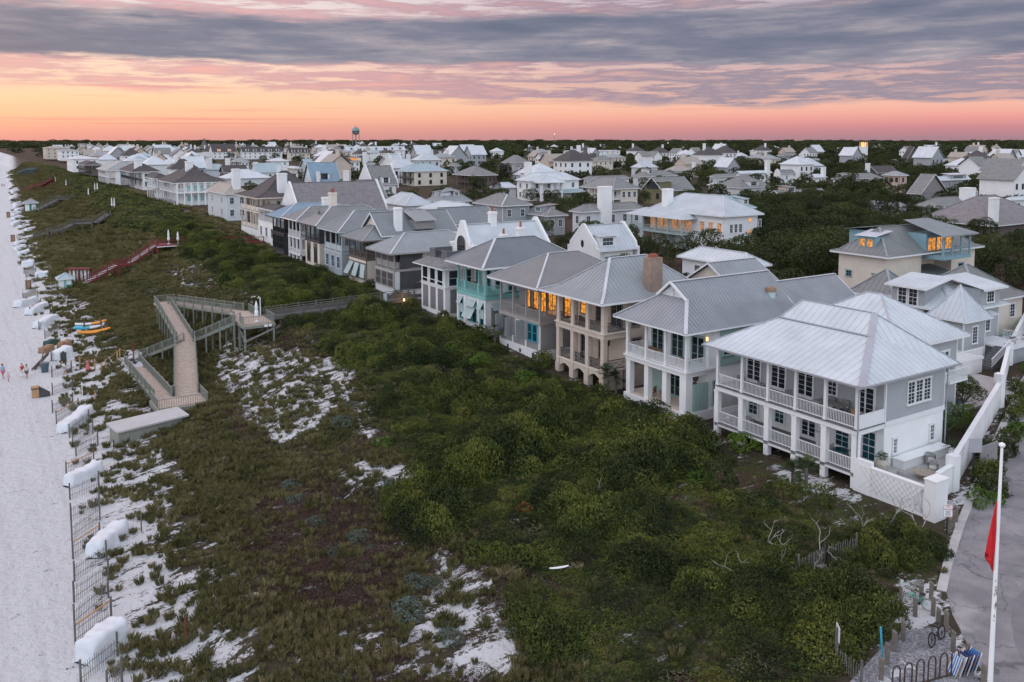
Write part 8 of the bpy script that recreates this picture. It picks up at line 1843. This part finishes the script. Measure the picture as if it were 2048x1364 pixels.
TL=[((163,1330),(243,1266),'nearest white tarpaulin covered chair stack, at the bottom of the beach edge',1.6,1.15),((185,1118),(244,1062),'second nearest white covered chair stack, beside the tan railed fence',1.5,1.05),((133,975),(200,940),'third nearest white covered chair stack, left of the dark dune grass',1.4,1.0),((124,868),(178,828),'white covered chair stack left of the storage shed',1.5,1.05),((108,722),(140,710),'white covered stack with a dark bag on it inside the netted fence',1.9,1.3),((73,658),(110,640),'white covered stack nearest the kayaks',1.8,1.1),((56,631),(90,614),'middle white covered stack left of the kayaks',1.7,1.1),((32,616),(70,602),'white covered stack farthest out left of the kayaks',1.7,1.1)]
for k,(a,c,lab,w,h)in enumerate(TL):tarp(a,c,lab,None,w,h,k,peak=.15 if k<2 else 0)
for k,(u,v,w_)in enumerate([(84,553,28),(56,530,26),(48,509,24),(40,499,22),(40,489,22),(60,462,20),(48,456,20),(33,438,17),(32,430,16),(31,449,14),(38,422,15),(34,414,14),(34,409,13),(26,398,12),(28,394,12),(30,384,13),(28,381,12),(22,375,10),(20,362,9),(18,352,9),(14,345,8)]):
 tarp((u-w_/2,v+3),(u+w_/2,v-2),'white covered chair stack in the row along the distant foredune','distant covered chair stacks',1.6,1.15,k+20)
for k,(u,v,h,lab)in enumerate([(372,1290,1.6,'reddish stake in the white sand near the bottom edge'),(283,1063,1.5,'thin stake in the grass right of the second covered stack'),(165,800,2.0,'white marker post in the grass below the rope path'),(190,805,1.3,'short pale stake right of the white marker post'),(228,905,1.2,'dark stake at the left corner of the storage shed')]):
 p=G(u,v);b=MB();b.box(p.x-.04,p.x+.04,p.y-.04,p.y+.04,p.z-.2,p.z+h);o=b.build('stake',[m_redw,m_brownw,m_white,m_tanrail,m_dark][k]);tag(o,lab,'stake')
RP=[(143,742),(160,735),(190,740),(203,748),(212,740),(235,722),(240,718),(267,720)]
for k,(u,v)in enumerate(RP):
 p=G(u,v);b=MB();h=2.2 if k==7 else 1.35;b.cyl((p.x,p.y,p.z-.3),(p.x,p.y,p.z+h),.08,n=8);o=b.build('rope_post',m_tanrail if k<7 else m_redw);tag(o,['leftmost rope post of the sand path','rope post left of the pink dressed person','rope post right of the pink dressed person','low rope post in the middle of the sand path','rope post beside the short stair','first of two close rope posts near the boardwalk','second of two close rope posts near the boardwalk','tall red rope post at the foot of the boardwalk'][k],'post')
b=MB()
for a,c in zip(RP,RP[1:]):
 p,q=G(*a),G(*c);m=p.lerp(q,.5);b.tube([p+Vector((0,0,1.25)),m+Vector((0,0,1.1)),q+Vector((0,0,1.25))],.025,5)
o=b.build('rope',m_tanrail);tag(o,'tan rope strung between the posts of the sand path','rope')
def bin_(u,v,label,mat,w=.35,h=1.05):
 p=G(u,v);t=empty('rubbish_bin',p,label,'bin');b=MB();b.box(p.x-w,p.x+w,p.y-w,p.y+w,p.z,p.z+h);b.build('body',mat,t);b=MB();b.box(p.x-w-.04,p.x+w+.04,p.y-w-.04,p.y+w+.04,p.z+h,p.z+h+.08);b.build('lid',m_brownw,t)
 for sx in(-1,1):b=MB();b.box(p.x+sx*w*.6-.05,p.x+sx*w*.6+.05,p.y-w-.02,p.y-w+.0,p.z+.1,p.z+h-.1);b.build('slat',m_dark,t)
bin_(57,578,'tall brown bin on the sand beside the fences above the rope path',m_brick,.5,1.6);bin_(26,483,'distant brown bin on the sand',m_brick,.55,1.8);bin_(17,435,'farthest brown bin on the sand',m_brick,.6,2.0)
p=G(71,795);t=empty('lifeguard_box',p,'tan wooden crate stand with a dark sheet on the open beach','crate');b=MB();b.box(p.x-.35,p.x+.35,p.y-.3,p.y+.3,p.z,p.z+1.3);b.box(p.x-.4,p.x+.4,p.y-.34,p.y+.34,p.z+1.0,p.z+1.1,1);b.build('crate',[m_tanrail,m_dark],t);b=MB();n=8;b.poly([(p.x+.35,p.y+.2,p.z+1.25),(p.x+1.5,p.y+.5,p.z+.3),(p.x+1.45,p.y-.5,p.z+.1),(p.x+.35,p.y-.4,p.z+.2)]);b.poly([(p.x+.35,p.y-.4,p.z+.2),(p.x+1.45,p.y-.5,p.z+.1),(p.x+1.5,p.y+.5,p.z+.3),(p.x+.4,p.y+.6,p.z+.1)]);b.build('sheet',m_dark,t)
m_binb=surf('slate_blue_plastic',(.06,.10,.13),.5,.1)
p=G(90,744);t=empty('rubbish_bin',p,'slate blue tapered bin beside the leaning timbers on the beach','bin');b=MB();b.cyl((p.x,p.y,p.z),(p.x,p.y,p.z+1.1),.38,.5,12);b.build('body',m_binb,t);b=MB();b.cyl((p.x,p.y,p.z+1.1),(p.x,p.y,p.z+1.18),.54,n=12);b.build('lid',m_binb,t)
b=MB();a,c=G(64,742),G(98,722);b.beam(a+Vector((0,0,.2)),c+Vector((0,0,1.2)),.12,.18);b.beam(a+Vector((.3,.3,.1)),c+Vector((0,.4,.9)),.1,.3);b.beam(G(80,738)+Vector((0,0,.3)),c+Vector((-.5,0,1.6)),.12,.12);o=b.build('timber_stack',m_brownw);tag(o,'dark leaning timbers on the sand beside the slate blue bin','timber')
for u,v,m,lab,L_ in[(100,690,surf('dark_green_cloth',(.02,.06,.05),.8,.2),'dark green folded umbrella bundle at the beach edge',2.4),(92,702,m_teakd,'rusty brown heap of folded beach chairs on the sand',2.6),(128,692,m_teakd,'stack of orange brown folded chairs beside the netted fence',2.2)]:
 tarp((u-10,v+5),(u+12,v-3),lab,None,1.1,.8,u,m)
b=MB();p=G(126,722);b.box(p.x-.35,p.x+.35,p.y-1.0,p.y-.75,p.z+.1,p.z+1.3);b.box(p.x-.2,p.x+.1,p.y-1.05,p.y-1.0,p.z+1.3,p.z+1.5);o=b.build('bag',m_charcoal);tag(o,'dark bag leaning against the netted covered stack','bag')
# people
m_skin=surf('skin',(.42,.24,.17),.6,.05);m_hair=surf('dark_hair',(.03,.02,.015),.7,.1);m_hairl=surf('light_hair',(.35,.24,.13),.7,.1)
def skinmesh(name,V,E,rad,mat,parent,root=0,sub=1):
 me=bpy.data.meshes.new(name);me.from_pydata(V,E,[]);me.materials.append(mat);o=bpy.data.objects.new(name,me);COL.objects.link(o);o.parent=parent
 sm=o.modifiers.new('skin','SKIN');sm.use_smooth_shade=True
 for i,r in enumerate(rad):me.skin_vertices[0].data[i].radius=(r,r)if not isinstance(r,tuple)else r
 me.skin_vertices[0].data[root].use_root=True
 ss=o.modifiers.new('sub','SUBSURF');ss.levels=sub;ss.render_levels=sub;return o
def person(u,v,label,top,bottom,H=1.75,rz=0,hair=m_hair,stride=.12,dress=False,trousers=False,bend=0.0,armup=False,longs=False):
 p=G(u,v);t=empty('person',p,label,'person');k=H/1.75
 lf,rf=stride,-stride;lean=bend
 def sp(x,y,z):
  if z>.95:dz=z-.95;return(x*k,(y-dz*math.sin(lean))*k,(.95+dz*math.cos(lean))*k)
  return(x*k,y*k,z*k)
 V=[sp(0,0,.95),sp(0,0,1.1),sp(0,0,1.28),sp(0,0,1.44),sp(0,0,1.5),sp(0,-.01,1.56),sp(0,-.01,1.64),sp(0,-.01,1.71),sp(.18,0,1.40),sp(.23,.02,1.14),sp(.24,-.12 if armup else-.04,.98 if not armup else 1.16),sp(.235,-.2 if armup else-.07,.86 if not armup else 1.30),sp(-.18,0,1.40),sp(-.23,.02,1.14),sp(-.24,-.05,.98),sp(-.235,-.09,.86),sp(.09,0,.88),sp(.095,-lf*.5-.02,.48),sp(.095,-lf,.09),sp(.1,-lf-.14,.035),sp(-.09,0,.88),sp(-.095,-rf*.5-.02,.48),sp(-.095,-rf,.09),sp(-.1,-rf-.14,.035)]
 E=[(0,1),(1,2),(2,3),(3,4),(4,5),(5,6),(6,7),(3,8),(8,9),(9,10),(10,11),(3,12),(12,13),(13,14),(14,15),(0,16),(16,17),(17,18),(18,19),(0,20),(20,21),(21,22),(22,23)]
 rad=[(.15,.11),(.13,.10),(.155,.11),(.13,.09),.055,.085,.10,.075,.06,.043,.036,.035,.06,.043,.036,.035,.095,.062,.042,.04,.095,.062,.042,.04]
 rad=[(r[0]*k,r[1]*k)if isinstance(r,tuple)else r*k for r in rad]
 skinmesh('body',V,E,rad,m_skin,t)
 g=.022*k
 def sub(idx,name,mat,grow=g,extra=None,ends=None):
  mp={a:i for i,a in enumerate(idx)};VV=[V[a]for a in idx]
  if ends:
   for a,(c,f)in ends.items():A,B=Vector(V[a]),Vector(V[c]);VV[mp[a]]=tuple(A.lerp(B,f))
  EE=[(mp[a],mp[c])for a,c in E if a in mp and c in mp];RR=[((rad[a][0]+grow,rad[a][1]+grow)if isinstance(rad[a],tuple)else rad[a]+grow)for a in idx]
  return skinmesh(name,VV,EE,RR,mat,t)
 sub([0,1,2,3,8,9,12,13],'dress' if dress else 'shirt',top,ends={9:(8,.45)if not longs else(9,0),13:(12,.45)if not longs else(13,0)})
 if dress:
  b=MB();z0=.42*k;b.lathe((p.x,p.y,p.z),[(.25*k,z0),(.23*k,z0+.25*k),(.18*k,1.05*k),(.13*k,1.1*k)],12);b.build('skirt',top,t)
 elif trousers:sub([0,16,17,18,20,21,22],'trousers',bottom,ends={18:(17,.12),22:(21,.12)})
 else:sub([0,16,17,20,21],'shorts',bottom,grow=.035*k,ends={17:(16,.25),21:(20,.25)})
 hc=Vector(sp(0,.02,1.67));b=MB();b.lathe((0,0,0),[(.098*k,-.05*k),(.108*k,.0),(.1*k,.06*k),(.06*k,.1*k),(.01,.112*k)],12);me=b.mesh('hair',hair,smooth=True);ho=bpy.data.objects.new('hair',me);COL.objects.link(ho);ho.parent=t;ho.location=hc
 b=MB();fc=Vector(sp(0,-.105,1.63));b.cyl(fc,fc+Vector((0,-.025*k,-.01*k)),.016*k,.008*k,6);me=b.mesh('nose',m_skin);no=bpy.data.objects.new('nose',me);COL.objects.link(no);no.parent=t
 b=MB()
 for sx in(-1,1):e=Vector(sp(sx*.035,-.105,1.655));b.cyl(e,e+Vector((0,-.008,0)),.011*k,n=6)
 mo=Vector(sp(0,-.1,1.585));b.box(mo.x-.025*k,mo.x+.025*k,mo.y-.012,mo.y,mo.z-.004,mo.z+.006);me=b.mesh('face',m_hair);fo=bpy.data.objects.new('face',me);COL.objects.link(fo);fo.parent=t
 for w_,e_ in((11,10),(15,14)):
  wv=Vector(V[w_]);dn=(wv-Vector(V[e_])).normalized();sd=Vector((1,0,0)).cross(dn).normalized();b=MB();b.beam(wv,wv+dn*.085*k,.025*k,.075*k,updir=sd)
  for f in range(4):o0=wv+dn*.08*k+sd*((f-1.5)*.019*k);ln=(.06,.07,.065,.05)[f]*k;mid=o0+dn*ln*.55;b.tube([o0,mid,mid+dn*ln*.45+Vector((-.012 if w_==11 else.012,0,0))*k],.0085*k,5)
  o0=wv+dn*.02*k+sd*-.035*k;b.tube([o0,o0+dn*.03*k-sd*.02*k,o0+dn*.06*k-sd*.022*k],.0095*k,5)
  me=b.mesh('hand',m_skin);h_=bpy.data.objects.new('hand',me);COL.objects.link(h_);h_.parent=t
 t.rotation_euler.z=rz;return t
cloth=lambda n,c:surf(n,c,.85,.08,4)
person(6,757,'person in a blue shirt and pink shorts walking at the left edge of the beach',cloth('blue_cloth',(.16,.42,.62)),cloth('magenta_cloth',(.50,.10,.22)),1.8,2.6,stride=.16)
person(17,764,'small child in pale pink walking beside the person in the blue shirt',cloth('pink_cloth',(.66,.45,.50)),cloth('pink_cloth',(.66,.45,.50)),1.15,2.6,m_hairl,stride=.1)
person(45,755,'person in a red shirt and white trousers standing on the beach',cloth('red_cloth',(.55,.03,.03)),m_white,1.75,.4,m_hairl,trousers=True,stride=.06)
person(54,757,'person in a light grey top and black shorts beside the red shirted person',cloth('grey_cloth',(.50,.52,.56)),m_charcoal,1.75,-.5,stride=.07,longs=True)
person(176,745,'person in a long coral pink dress on the sandy rope path',cloth('coral_cloth',(.72,.14,.16)),m_white,1.7,1.2,dress=True,armup=True)
person(131,750,'person in a white top leaning forward behind the picket fence',m_white,cloth('grey_cloth',(.50,.52,.56)),1.75,-2.0,m_hairl,bend=.5,longs=True)
person(118,398,'distant person in a blue shirt on the grey timber ramp',cloth('blue_cloth',(.16,.42,.62)),m_charcoal,1.8,1.0)
for k,(u,v,c)in enumerate([(3,373,'blue_cloth'),(6,373.5,'red_cloth'),(9,373,'grey_cloth')]):
 person(u,v,['leftmost tiny person on the far beach near the covered stacks','middle tiny person on the far beach near the covered stacks','rightmost tiny person of three on the far beach'][k],surf(c,(.2,.25,.5)if k==0 else(.4,.1,.2)if k==1 else(.3,.3,.4),.85,.08,4),m_charcoal,1.8,1)
p=G(262,728);t=empty('stroller',p,'black pushchair with raised hood at the foot of the boardwalk','pushchair');b=MB()
for i in range(7):a0,a1=math.pi*(.1+i*.12),math.pi*(.1+(i+1)*.12);b.poly([(p.x+math.cos(a0)*.4,p.y-.3,p.z+.75+math.sin(a0)*.45),(p.x+math.cos(a1)*.4,p.y-.3,p.z+.75+math.sin(a1)*.45),(p.x+math.cos(a1)*.4,p.y+.3,p.z+.75+math.sin(a1)*.45),(p.x+math.cos(a0)*.4,p.y+.3,p.z+.75+math.sin(a0)*.45)])
b.build('hood',m_charcoal,t);b=MB();b.box(p.x-.35,p.x+.4,p.y-.28,p.y+.28,p.z+.4,p.z+.62);b.build('seat',m_charcoal,t);b=MB();b.beam((p.x-.5,p.y,p.z+.1),(p.x+.5,p.y,p.z+1.0),.04,.04);b.beam((p.x+.45,p.y,p.z+.1),(p.x-.1,p.y,p.z+.5),.04,.04);b.build('frame',m_dark,t)
for sx,sy in((-.5,-.28),(-.5,.28),(.45,-.28),(.45,.28)):b=MB();b.cyl((p.x+sx,p.y+sy-.03,p.z+.14),(p.x+sx,p.y+sy+.03,p.z+.14),.14,n=12);b.build('wheel',m_dark,t)
# road corner: pole, sign, posts, bicycles
lat=971/FPX*24;fwv=Vector((math.sin(YAW),math.cos(YAW),0));rtv=Vector((math.cos(YAW),-math.sin(YAW),0));pb=fwv*24+rtv*(1007/FPX*24)
t=empty('flagpole',(pb.x,pb.y,2.6),'tall tapering white flagpole beside the road','flagpole');b=MB();zt_=19.2
b.cyl((pb.x,pb.y,2.2),(pb.x,pb.y,zt_),.125,.038,16);b.build('pole',m_white,t);b=MB();b.lathe((pb.x,pb.y,zt_),[(.03,0),(.075,.03),(.09,.07),(.075,.12),(.02,.15)],14);b.build('finial',m_white,t)
b=MB()
for i in range(14):zz_=random.uniform(13.8,15.3);q=pb-fwv*(.079+(15.3-zz_)*.004)+rtv*random.uniform(-.05,.05);b.beam((q.x,q.y,zz_),(q.x,q.y,zz_+random.uniform(.03,.16)),.02,.012)
b.build('paint_wear',surf('worn_patches',(.25,.2,.17),.9,.3,30),t)
fz=17.6;b=MB();NF,MF=16,8;tA=-rtv
for i in range(NF+1):
 f=i/NF
 for j in range(MF+1):
  g=j/MF;w=(.02+.27*f**.8)*g;drop=1.95*f+(-.28*g if f>.9 else 0)+(.25*(1-g))*(f>.95);fold=.05*math.sin(g*9+f*4)*f
  q=pb+tA*(.06+w)+fwv*(-fold);b.v.append((q.x,q.y,fz-drop*.97))
for i in range(NF):
 for j in range(MF):k=i*(MF+1)+j;b.f.append((k,k+1,k+MF+2,k+MF+1));b.m.append(0)
fo=b.build('flag',surf('red_flag_cloth',(.55,.008,.012),.7,.12,5),smooth=True);me=fo.data;me.transform(Matrix.Translation(-pb-Vector((0,0,fz))));fo.location=pb+Vector((0,0,fz));tag(fo,'limp red warning flag hanging from the white flagpole','flag')
so=fo.modifiers.new('thick','SOLIDIFY');so.thickness=.01
p=G(1893,1068);t=empty('parking_sign',p,'white and red NO PARKING sign on a dark post by the wooden bollards','sign');ang=-.62
b=MB();b.box(p.x-.04,p.x+.04,p.y-.04,p.y+.04,p.z-.3,p.z+1.75);b.build('post',m_dark,t)
b=MB();b.box(p.x-.3,p.x+.3,p.y-.075,p.y-.05,p.z+1.15,p.z+1.95);b.build('panel',m_white,t)
b=MB();X0,X1,Z0,Z1=p.x-.285,p.x+.285,p.z+1.165,p.z+1.935
for a in((X0,X1,Z0,Z0+.02),(X0,X1,Z1-.02,Z1),(X0,X0+.02,Z0+.02,Z1-.02),(X1-.02,X1,Z0+.02,Z1-.02)):b.box(a[0],a[1],p.y-.079,p.y-.0755,a[2],a[3])
m_sred=surf('sign_red',(.45,.02,.04),.6,.05);b.build('border',m_sred,t)
def text(parent,s,loc,size,mat,rx=math.pi/2,rz=0,name='lettering',align='CENTER'):
 cu=bpy.data.curves.new(name,'FONT');cu.body=s;cu.size=size;cu.extrude=.002;cu.align_x=align;cu.materials.append(mat);o=bpy.data.objects.new(name,cu);COL.objects.link(o);o.parent=parent;o.location=Vector(loc)-wpos(parent);bpy.context.view_layer.update();me=bpy.data.meshes.new_from_object(o.evaluated_get(bpy.context.evaluated_depsgraph_get()));n_=bpy.data.objects.new(name,me);COL.objects.link(n_);n_.parent=parent;n_.location=o.location;n_.rotation_euler=(rx,0,rz);bpy.data.objects.remove(o);return n_
text(t,'NO',(p.x,p.y-.082,p.z+1.78),.17,m_sred);text(t,'PARKING',(p.x,p.y-.082,p.z+1.60),.145,m_sred);
t.rotation_euler.z=ang
b=MB()
for i,w in enumerate((.32,.28,.36,.3)):b.box(p.x-w/2,p.x+w/2,p.y-.079,p.y-.0756,p.z+1.5-i*.08,p.z+1.53-i*.08)
t.rotation_euler.z=0;b.build('small_print',m_charcoal,t);t.rotation_euler.z=ang
p=G(1945,960);t=empty('road_sign',p,'grey back of a square road sign on a leaning post by the garden wall','sign');b=MB();b.box(p.x-.05,p.x+.05,p.y-.05,p.y+.05,p.z-.3,p.z+3.0);b.build('post',m_dark,t);b=MB();b.box(p.x-.45,p.x+.55,p.y-.09,p.y-.06,p.z+2.1,p.z+3.15);b.build('panel',surf('bare_aluminium',(.42,.43,.45),.45,.06,metal=.3),t);t.rotation_euler.z=-.5
m_boll=surf('bollard_wood',(.16,.135,.11),.9,.25,4)
def boll(u,v,label,h=1.05,w=.11,rz=.5,mat=None):
 p=G(u,v);b=MB();x,y,z=p;b.box(-w,w,-w,w,-.3,h-.12);b.poly([(-w,-w,h-.12),(w,-w,h-.12),(w,w,h+.02),(-w,w,h+.02)]);b.poly([(-w,-w,h-.12),(-w,w,h+.02),(-w,w,h-.12)]);b.poly([(w,-w,h-.12),(w,w,h-.12),(w,w,h+.02)]);b.poly([(-w,w,h-.12),(-w,w,h+.02),(w,w,h+.02),(w,w,h-.12)])
 me=b.mesh('bollard',mat or m_boll);o=bpy.data.objects.new('bollard',me);COL.objects.link(o);o.location=p;o.rotation_euler.z=rz;tag(o,label,'bollard')
BL=[(1912,1044,'taller bollard right of the no parking sign'),(1906,1057,'shorter bollard directly behind the no parking sign post'),(1898,1066,'low bollard at the foot of the no parking sign'),(1842,1205,'green bollard behind the teal bicycle saddle'),(1830,1232,'pale bollard in front of the teal bicycle'),(1866,1231,'reddish bollard at the rear wheel of the teal bicycle'),(1876,1254,'red brown bollard on the road edge below the teal bicycle'),(1892,1262,'dark bollard behind the black bicycle handlebar'),(1906,1302,'grey bollard at the rear wheel of the black bicycle'),(1935,1327,'brown slant topped bollard between the black bicycle and the flagpole'),(1966,1372,'bollard hidden beside the flagpole at the bottom edge'),(1806,1280,'grey bollard highest on the scrub side of the gravel'),(1788,1302,'bollard second highest on the scrub side of the gravel'),(1774,1328,'bollard right of the blue pole'),(1762,1358,'bollard nearest the bottom edge on the scrub side'),(1862,1200,'dark bollard in the bush shade behind the teal bicycle')]
for u,v,lab in BL:boll(u,v,lab)
p=G(1805,1228);b=MB();b.beam((p.x,p.y,p.z-.2),(p.x-.12,p.y+.1,p.z+1.9),.1,.1);b.beam((p.x-.115,p.y+.03,p.z+1.55),(p.x-.12,p.y+.03,p.z+1.9),.11,.12,1);o=b.build('marker_post',[m_boll,m_ltblue]);tag(o,'tall leaning brown post with a blue sticker beside the teal bicycle','post')
p=G(1765,1322);b=MB();b.beam((p.x,p.y,p.z),(p.x-.1,p.y+.1,p.z+1.7),.07,.07);o=b.build('blue_pole',surf('bright_blue_paint',(.05,.36,.52),.5,.08));tag(o,'bright blue thin pole standing between two bollards','pole')
p=G(1671,1330);t=empty('path_sign',p,'blank backed white sign on a grey post at the picket fence end','sign');b=MB();b.box(p.x-.05,p.x+.05,p.y-.05,p.y+.05,p.z-.3,p.z+1.9);b.build('post',m_oldw,t);b=MB();b.box(p.x-.28,p.x+.28,p.y-.08,p.y-.052,p.z+1.25,p.z+2.0);b.build('panel',m_palesid,t);t.rotation_euler.z=.9
sfence((1673,1334),(1722,1372),'picket fence running from the blank white sign to the bottom edge',h=1.0);sfence((1596,1158),(1650,1128),'old picket fence half buried in the scrub clearing',h=1.2);sfence((1650,1128),(1712,1112),'old picket fence continuing behind the pale hooked branch',h=1.2);sfence((1848,1022),(1876,1030),'short picket fence panel against the patio wall pier',h=1.5)
for u,v,s,lab in[(1699,1186,.28,'crumpled white bag on the leaf litter'),(1728,1170,.16,'smaller scrap of white litter on the leaf litter')]:
 p=G(u,v);t=bpy.data.objects.new('litter',clump('litter',60,.25,m_white,u,.6));COL.objects.link(t);t.location=p+Vector((0,0,.02));t.scale=(s,s,s);tag(t,lab,'litter')
p=G(1118,1168);board('surfboard','white board lying on the dark scrub',p+Vector((0,0,1.0)),1.2,.22,.06,m_white,-.3,0,'surfboard',rocker=.04)
def bicycle(c,rz,label,fm,tm,lean=0.0,bars='cruiser',name='bicycle',rimm=None):
 """local: x forward"""
 t=empty(name,c,label,'bicycle');o0=Vector(c);r=.335
 def mk(nm,b,mat,par=t):
  me=b.mesh(nm,mat,smooth=False);o=bpy.data.objects.new(nm,me);COL.objects.link(o);o.parent=par;return o
 def wheel(x):
  b=MB();n=28
  for i in range(n):
   a0,a1=2*math.pi*i/n,2*math.pi*(i+1)/n;b.beam((x+r*math.cos(a0),0,r+r*math.sin(a0)),(x+r*math.cos(a1),0,r+r*math.sin(a1)),.045,.045,updir=(0,1,0))
  w=mk('wheel',b,tm);b=MB();n2=28;q=r-.04
  for i in range(n2):a0,a1=2*math.pi*i/n2,2*math.pi*(i+1)/n2;b.beam((x+q*math.cos(a0),0,r+q*math.sin(a0)),(x+q*math.cos(a1),0,r+q*math.sin(a1)),.025,.02,updir=(0,1,0))
  for i in range(14):a=2*math.pi*i/14;b.beam((x,0,r),(x+q*math.cos(a),0,r+q*math.sin(a)),.006,.006)
  b.cyl((x,-.05,r),(x,.05,r),.025,n=8);mk('rim',b,rimm or m_palesid,w)
 wheel(.53);wheel(-.53)
 b=MB();BB,ST,HT,HB,RA,FA=(-.08,0,.30),(-.22,0,.72),(.33,0,.80),(.37,0,.66),(-.53,0,.335),(.53,0,.335)
 b.tube([BB,ST],.02,8);b.tube([ST,(0,0,.70),HT]if bars!='step' else[(-.16,0,.52),(.1,0,.62),HT],.018,8);b.tube([BB,(.12,0,.42),HB],.02,8);b.tube([BB,RA],.014,6);b.tube([ST,RA],.012,6);b.tube([HT,HB],.022,8);mk('frame',b,fm)
 b=MB();b.tube([HB,(.43,.04,.52),(.53,.05,.335)],.013,6);b.tube([HB,(.43,-.04,.52),(.53,-.05,.335)],.013,6);mk('fork',b,fm)
 b=MB();b.tube([HT,(.31,0,.98)],.013,6);b.tube([(.05,.32,1.0),(.2,.3,1.04),(.31,.1,.99),(.31,-.1,.99),(.2,-.3,1.04),(.05,-.32,1.0)],.012,6);mk('handlebar',b,m_dark)
 b=MB();b.tube([ST,(-.25,0,.86)],.013,6);b.v and None;b.box(-.38,-.12,-.09,.09,.86,.92);mk('saddle',b,m_dark)
 b=MB();b.cyl((-.08,-.06,.30),(-.08,.06,.30),.03,n=8);b.cyl((-.08,.05,.30),(-.08,.06,.30),.09,n=14);b.beam((-.08,.07,.30),(.06,.07,.2),.02,.02);b.beam((-.08,-.07,.30),(-.22,-.07,.4),.02,.02);b.box(.02,.12,.07,.16,.19,.21);b.box(-.28,-.18,-.16,-.07,.39,.41);mk('crank',b,m_dark)
 t.rotation_euler=(lean,0,rz);return t
def place_bike(a,c,label,fm,tm,**k):
 p,q=G(*a),G(*c);m=(p+q)/2;bicycle(m,math.atan2((p-q).y,(p-q).x),label,fm,tm,**k)
place_bike((1813,1208),(1858,1222),'mint green bicycle with white tyres leaning at the sandy path',surf('mint_green_paint',(.03,.60,.42),.4,.05),surf('white_tyre',(.30,.29,.28),.7,.08),lean=-.12,bars='step')
place_bike((1858,1300),(1893,1272),'black bicycle with upswept handlebar leaning on a bollard',m_dark,surf('black_rubber',(.015,.015,.018),.8,.1),lean=.2,rimm=m_dark)
p,q=G(1784,1385),G(1925,1345);t=empty('bike_rack',p,'dark rusty wave bicycle rack of tall hoops on the gravel','bike rack');m_rust=surf('rusty_steel',(.055,.035,.03),.7,.3,5)
nH=6
for i in range(nH):
 c0=p.lerp(q,i/nH);c1=p.lerp(q,(i+.62)/nH);b=MB();h=1.15
 pts=[c0,c0+Vector((0,0,h*.8))]+[c0 .lerp(c1,.5-.5*math.cos(math.pi*k/8))+Vector((0,0,h*.8+.3*math.sin(math.pi*k/8)))for k in range(1,8)]+[c1+Vector((0,0,h*.8)),c1]
 b.tube(pts,.038,8);b.build('hoop',m_rust,t)
b=MB();b.beam(p+Vector((0,0,.06)),q+Vector((0,0,.06)),.08,.06);b.build('base_rail',m_rust,t)
m_strw=surf('white_sling',(.55,.60,.66),.8,.15,6);m_navy=surf('navy_sling',(.015,.03,.12),.8,.2,3);m_blu=surf('blue_sling',(.03,.16,.42),.7,.1,3)
c=p.lerp(q,5.1/6);du=(q-p).normalized();sdn=Vector((-du.y,du.x,0))
for i in range(6):
 o0=c+du*(i*.22-.1);t=empty('folded_beach_chair',o0,['white and blue striped folded beach chair at the left of the rack end bundle','pale striped folded beach chair second in the bundle','navy folded beach chair third in the bundle','navy folded beach chair fourth in the bundle','dark blue folded beach chair fifth in the bundle','bright blue folded beach chair at the right of the bundle'][i],'beach chair')
 for s in(-.3,.3):b=MB();b.beam(o0+sdn*s+Vector((0,0,.02)),o0+sdn*s+du*.42+Vector((0,0,.95)),.04,.03);b.build('frame',m_teakd if i%2==0 else m_palesid,t)
 b=MB();n=9
 for k in range(n):
  a0=o0+sdn*(-.28+.56*k/n);a1=o0+sdn*(-.28+.56*(k+1)/n);v1=Vector((0,0,.1))+du*.05;v2=du*.40+Vector((0,0,.9));b.poly([tuple(a0+v1),tuple(a1+v1),tuple(a1+v2),tuple(a0+v2)],k%2)
 b.build('sling',[[m_strw,m_blu],[m_strw,m_greysid],[m_navy,m_navy],[m_navy,m_navy],[m_navy,m_blu],[m_blu,m_blu]][i],t)
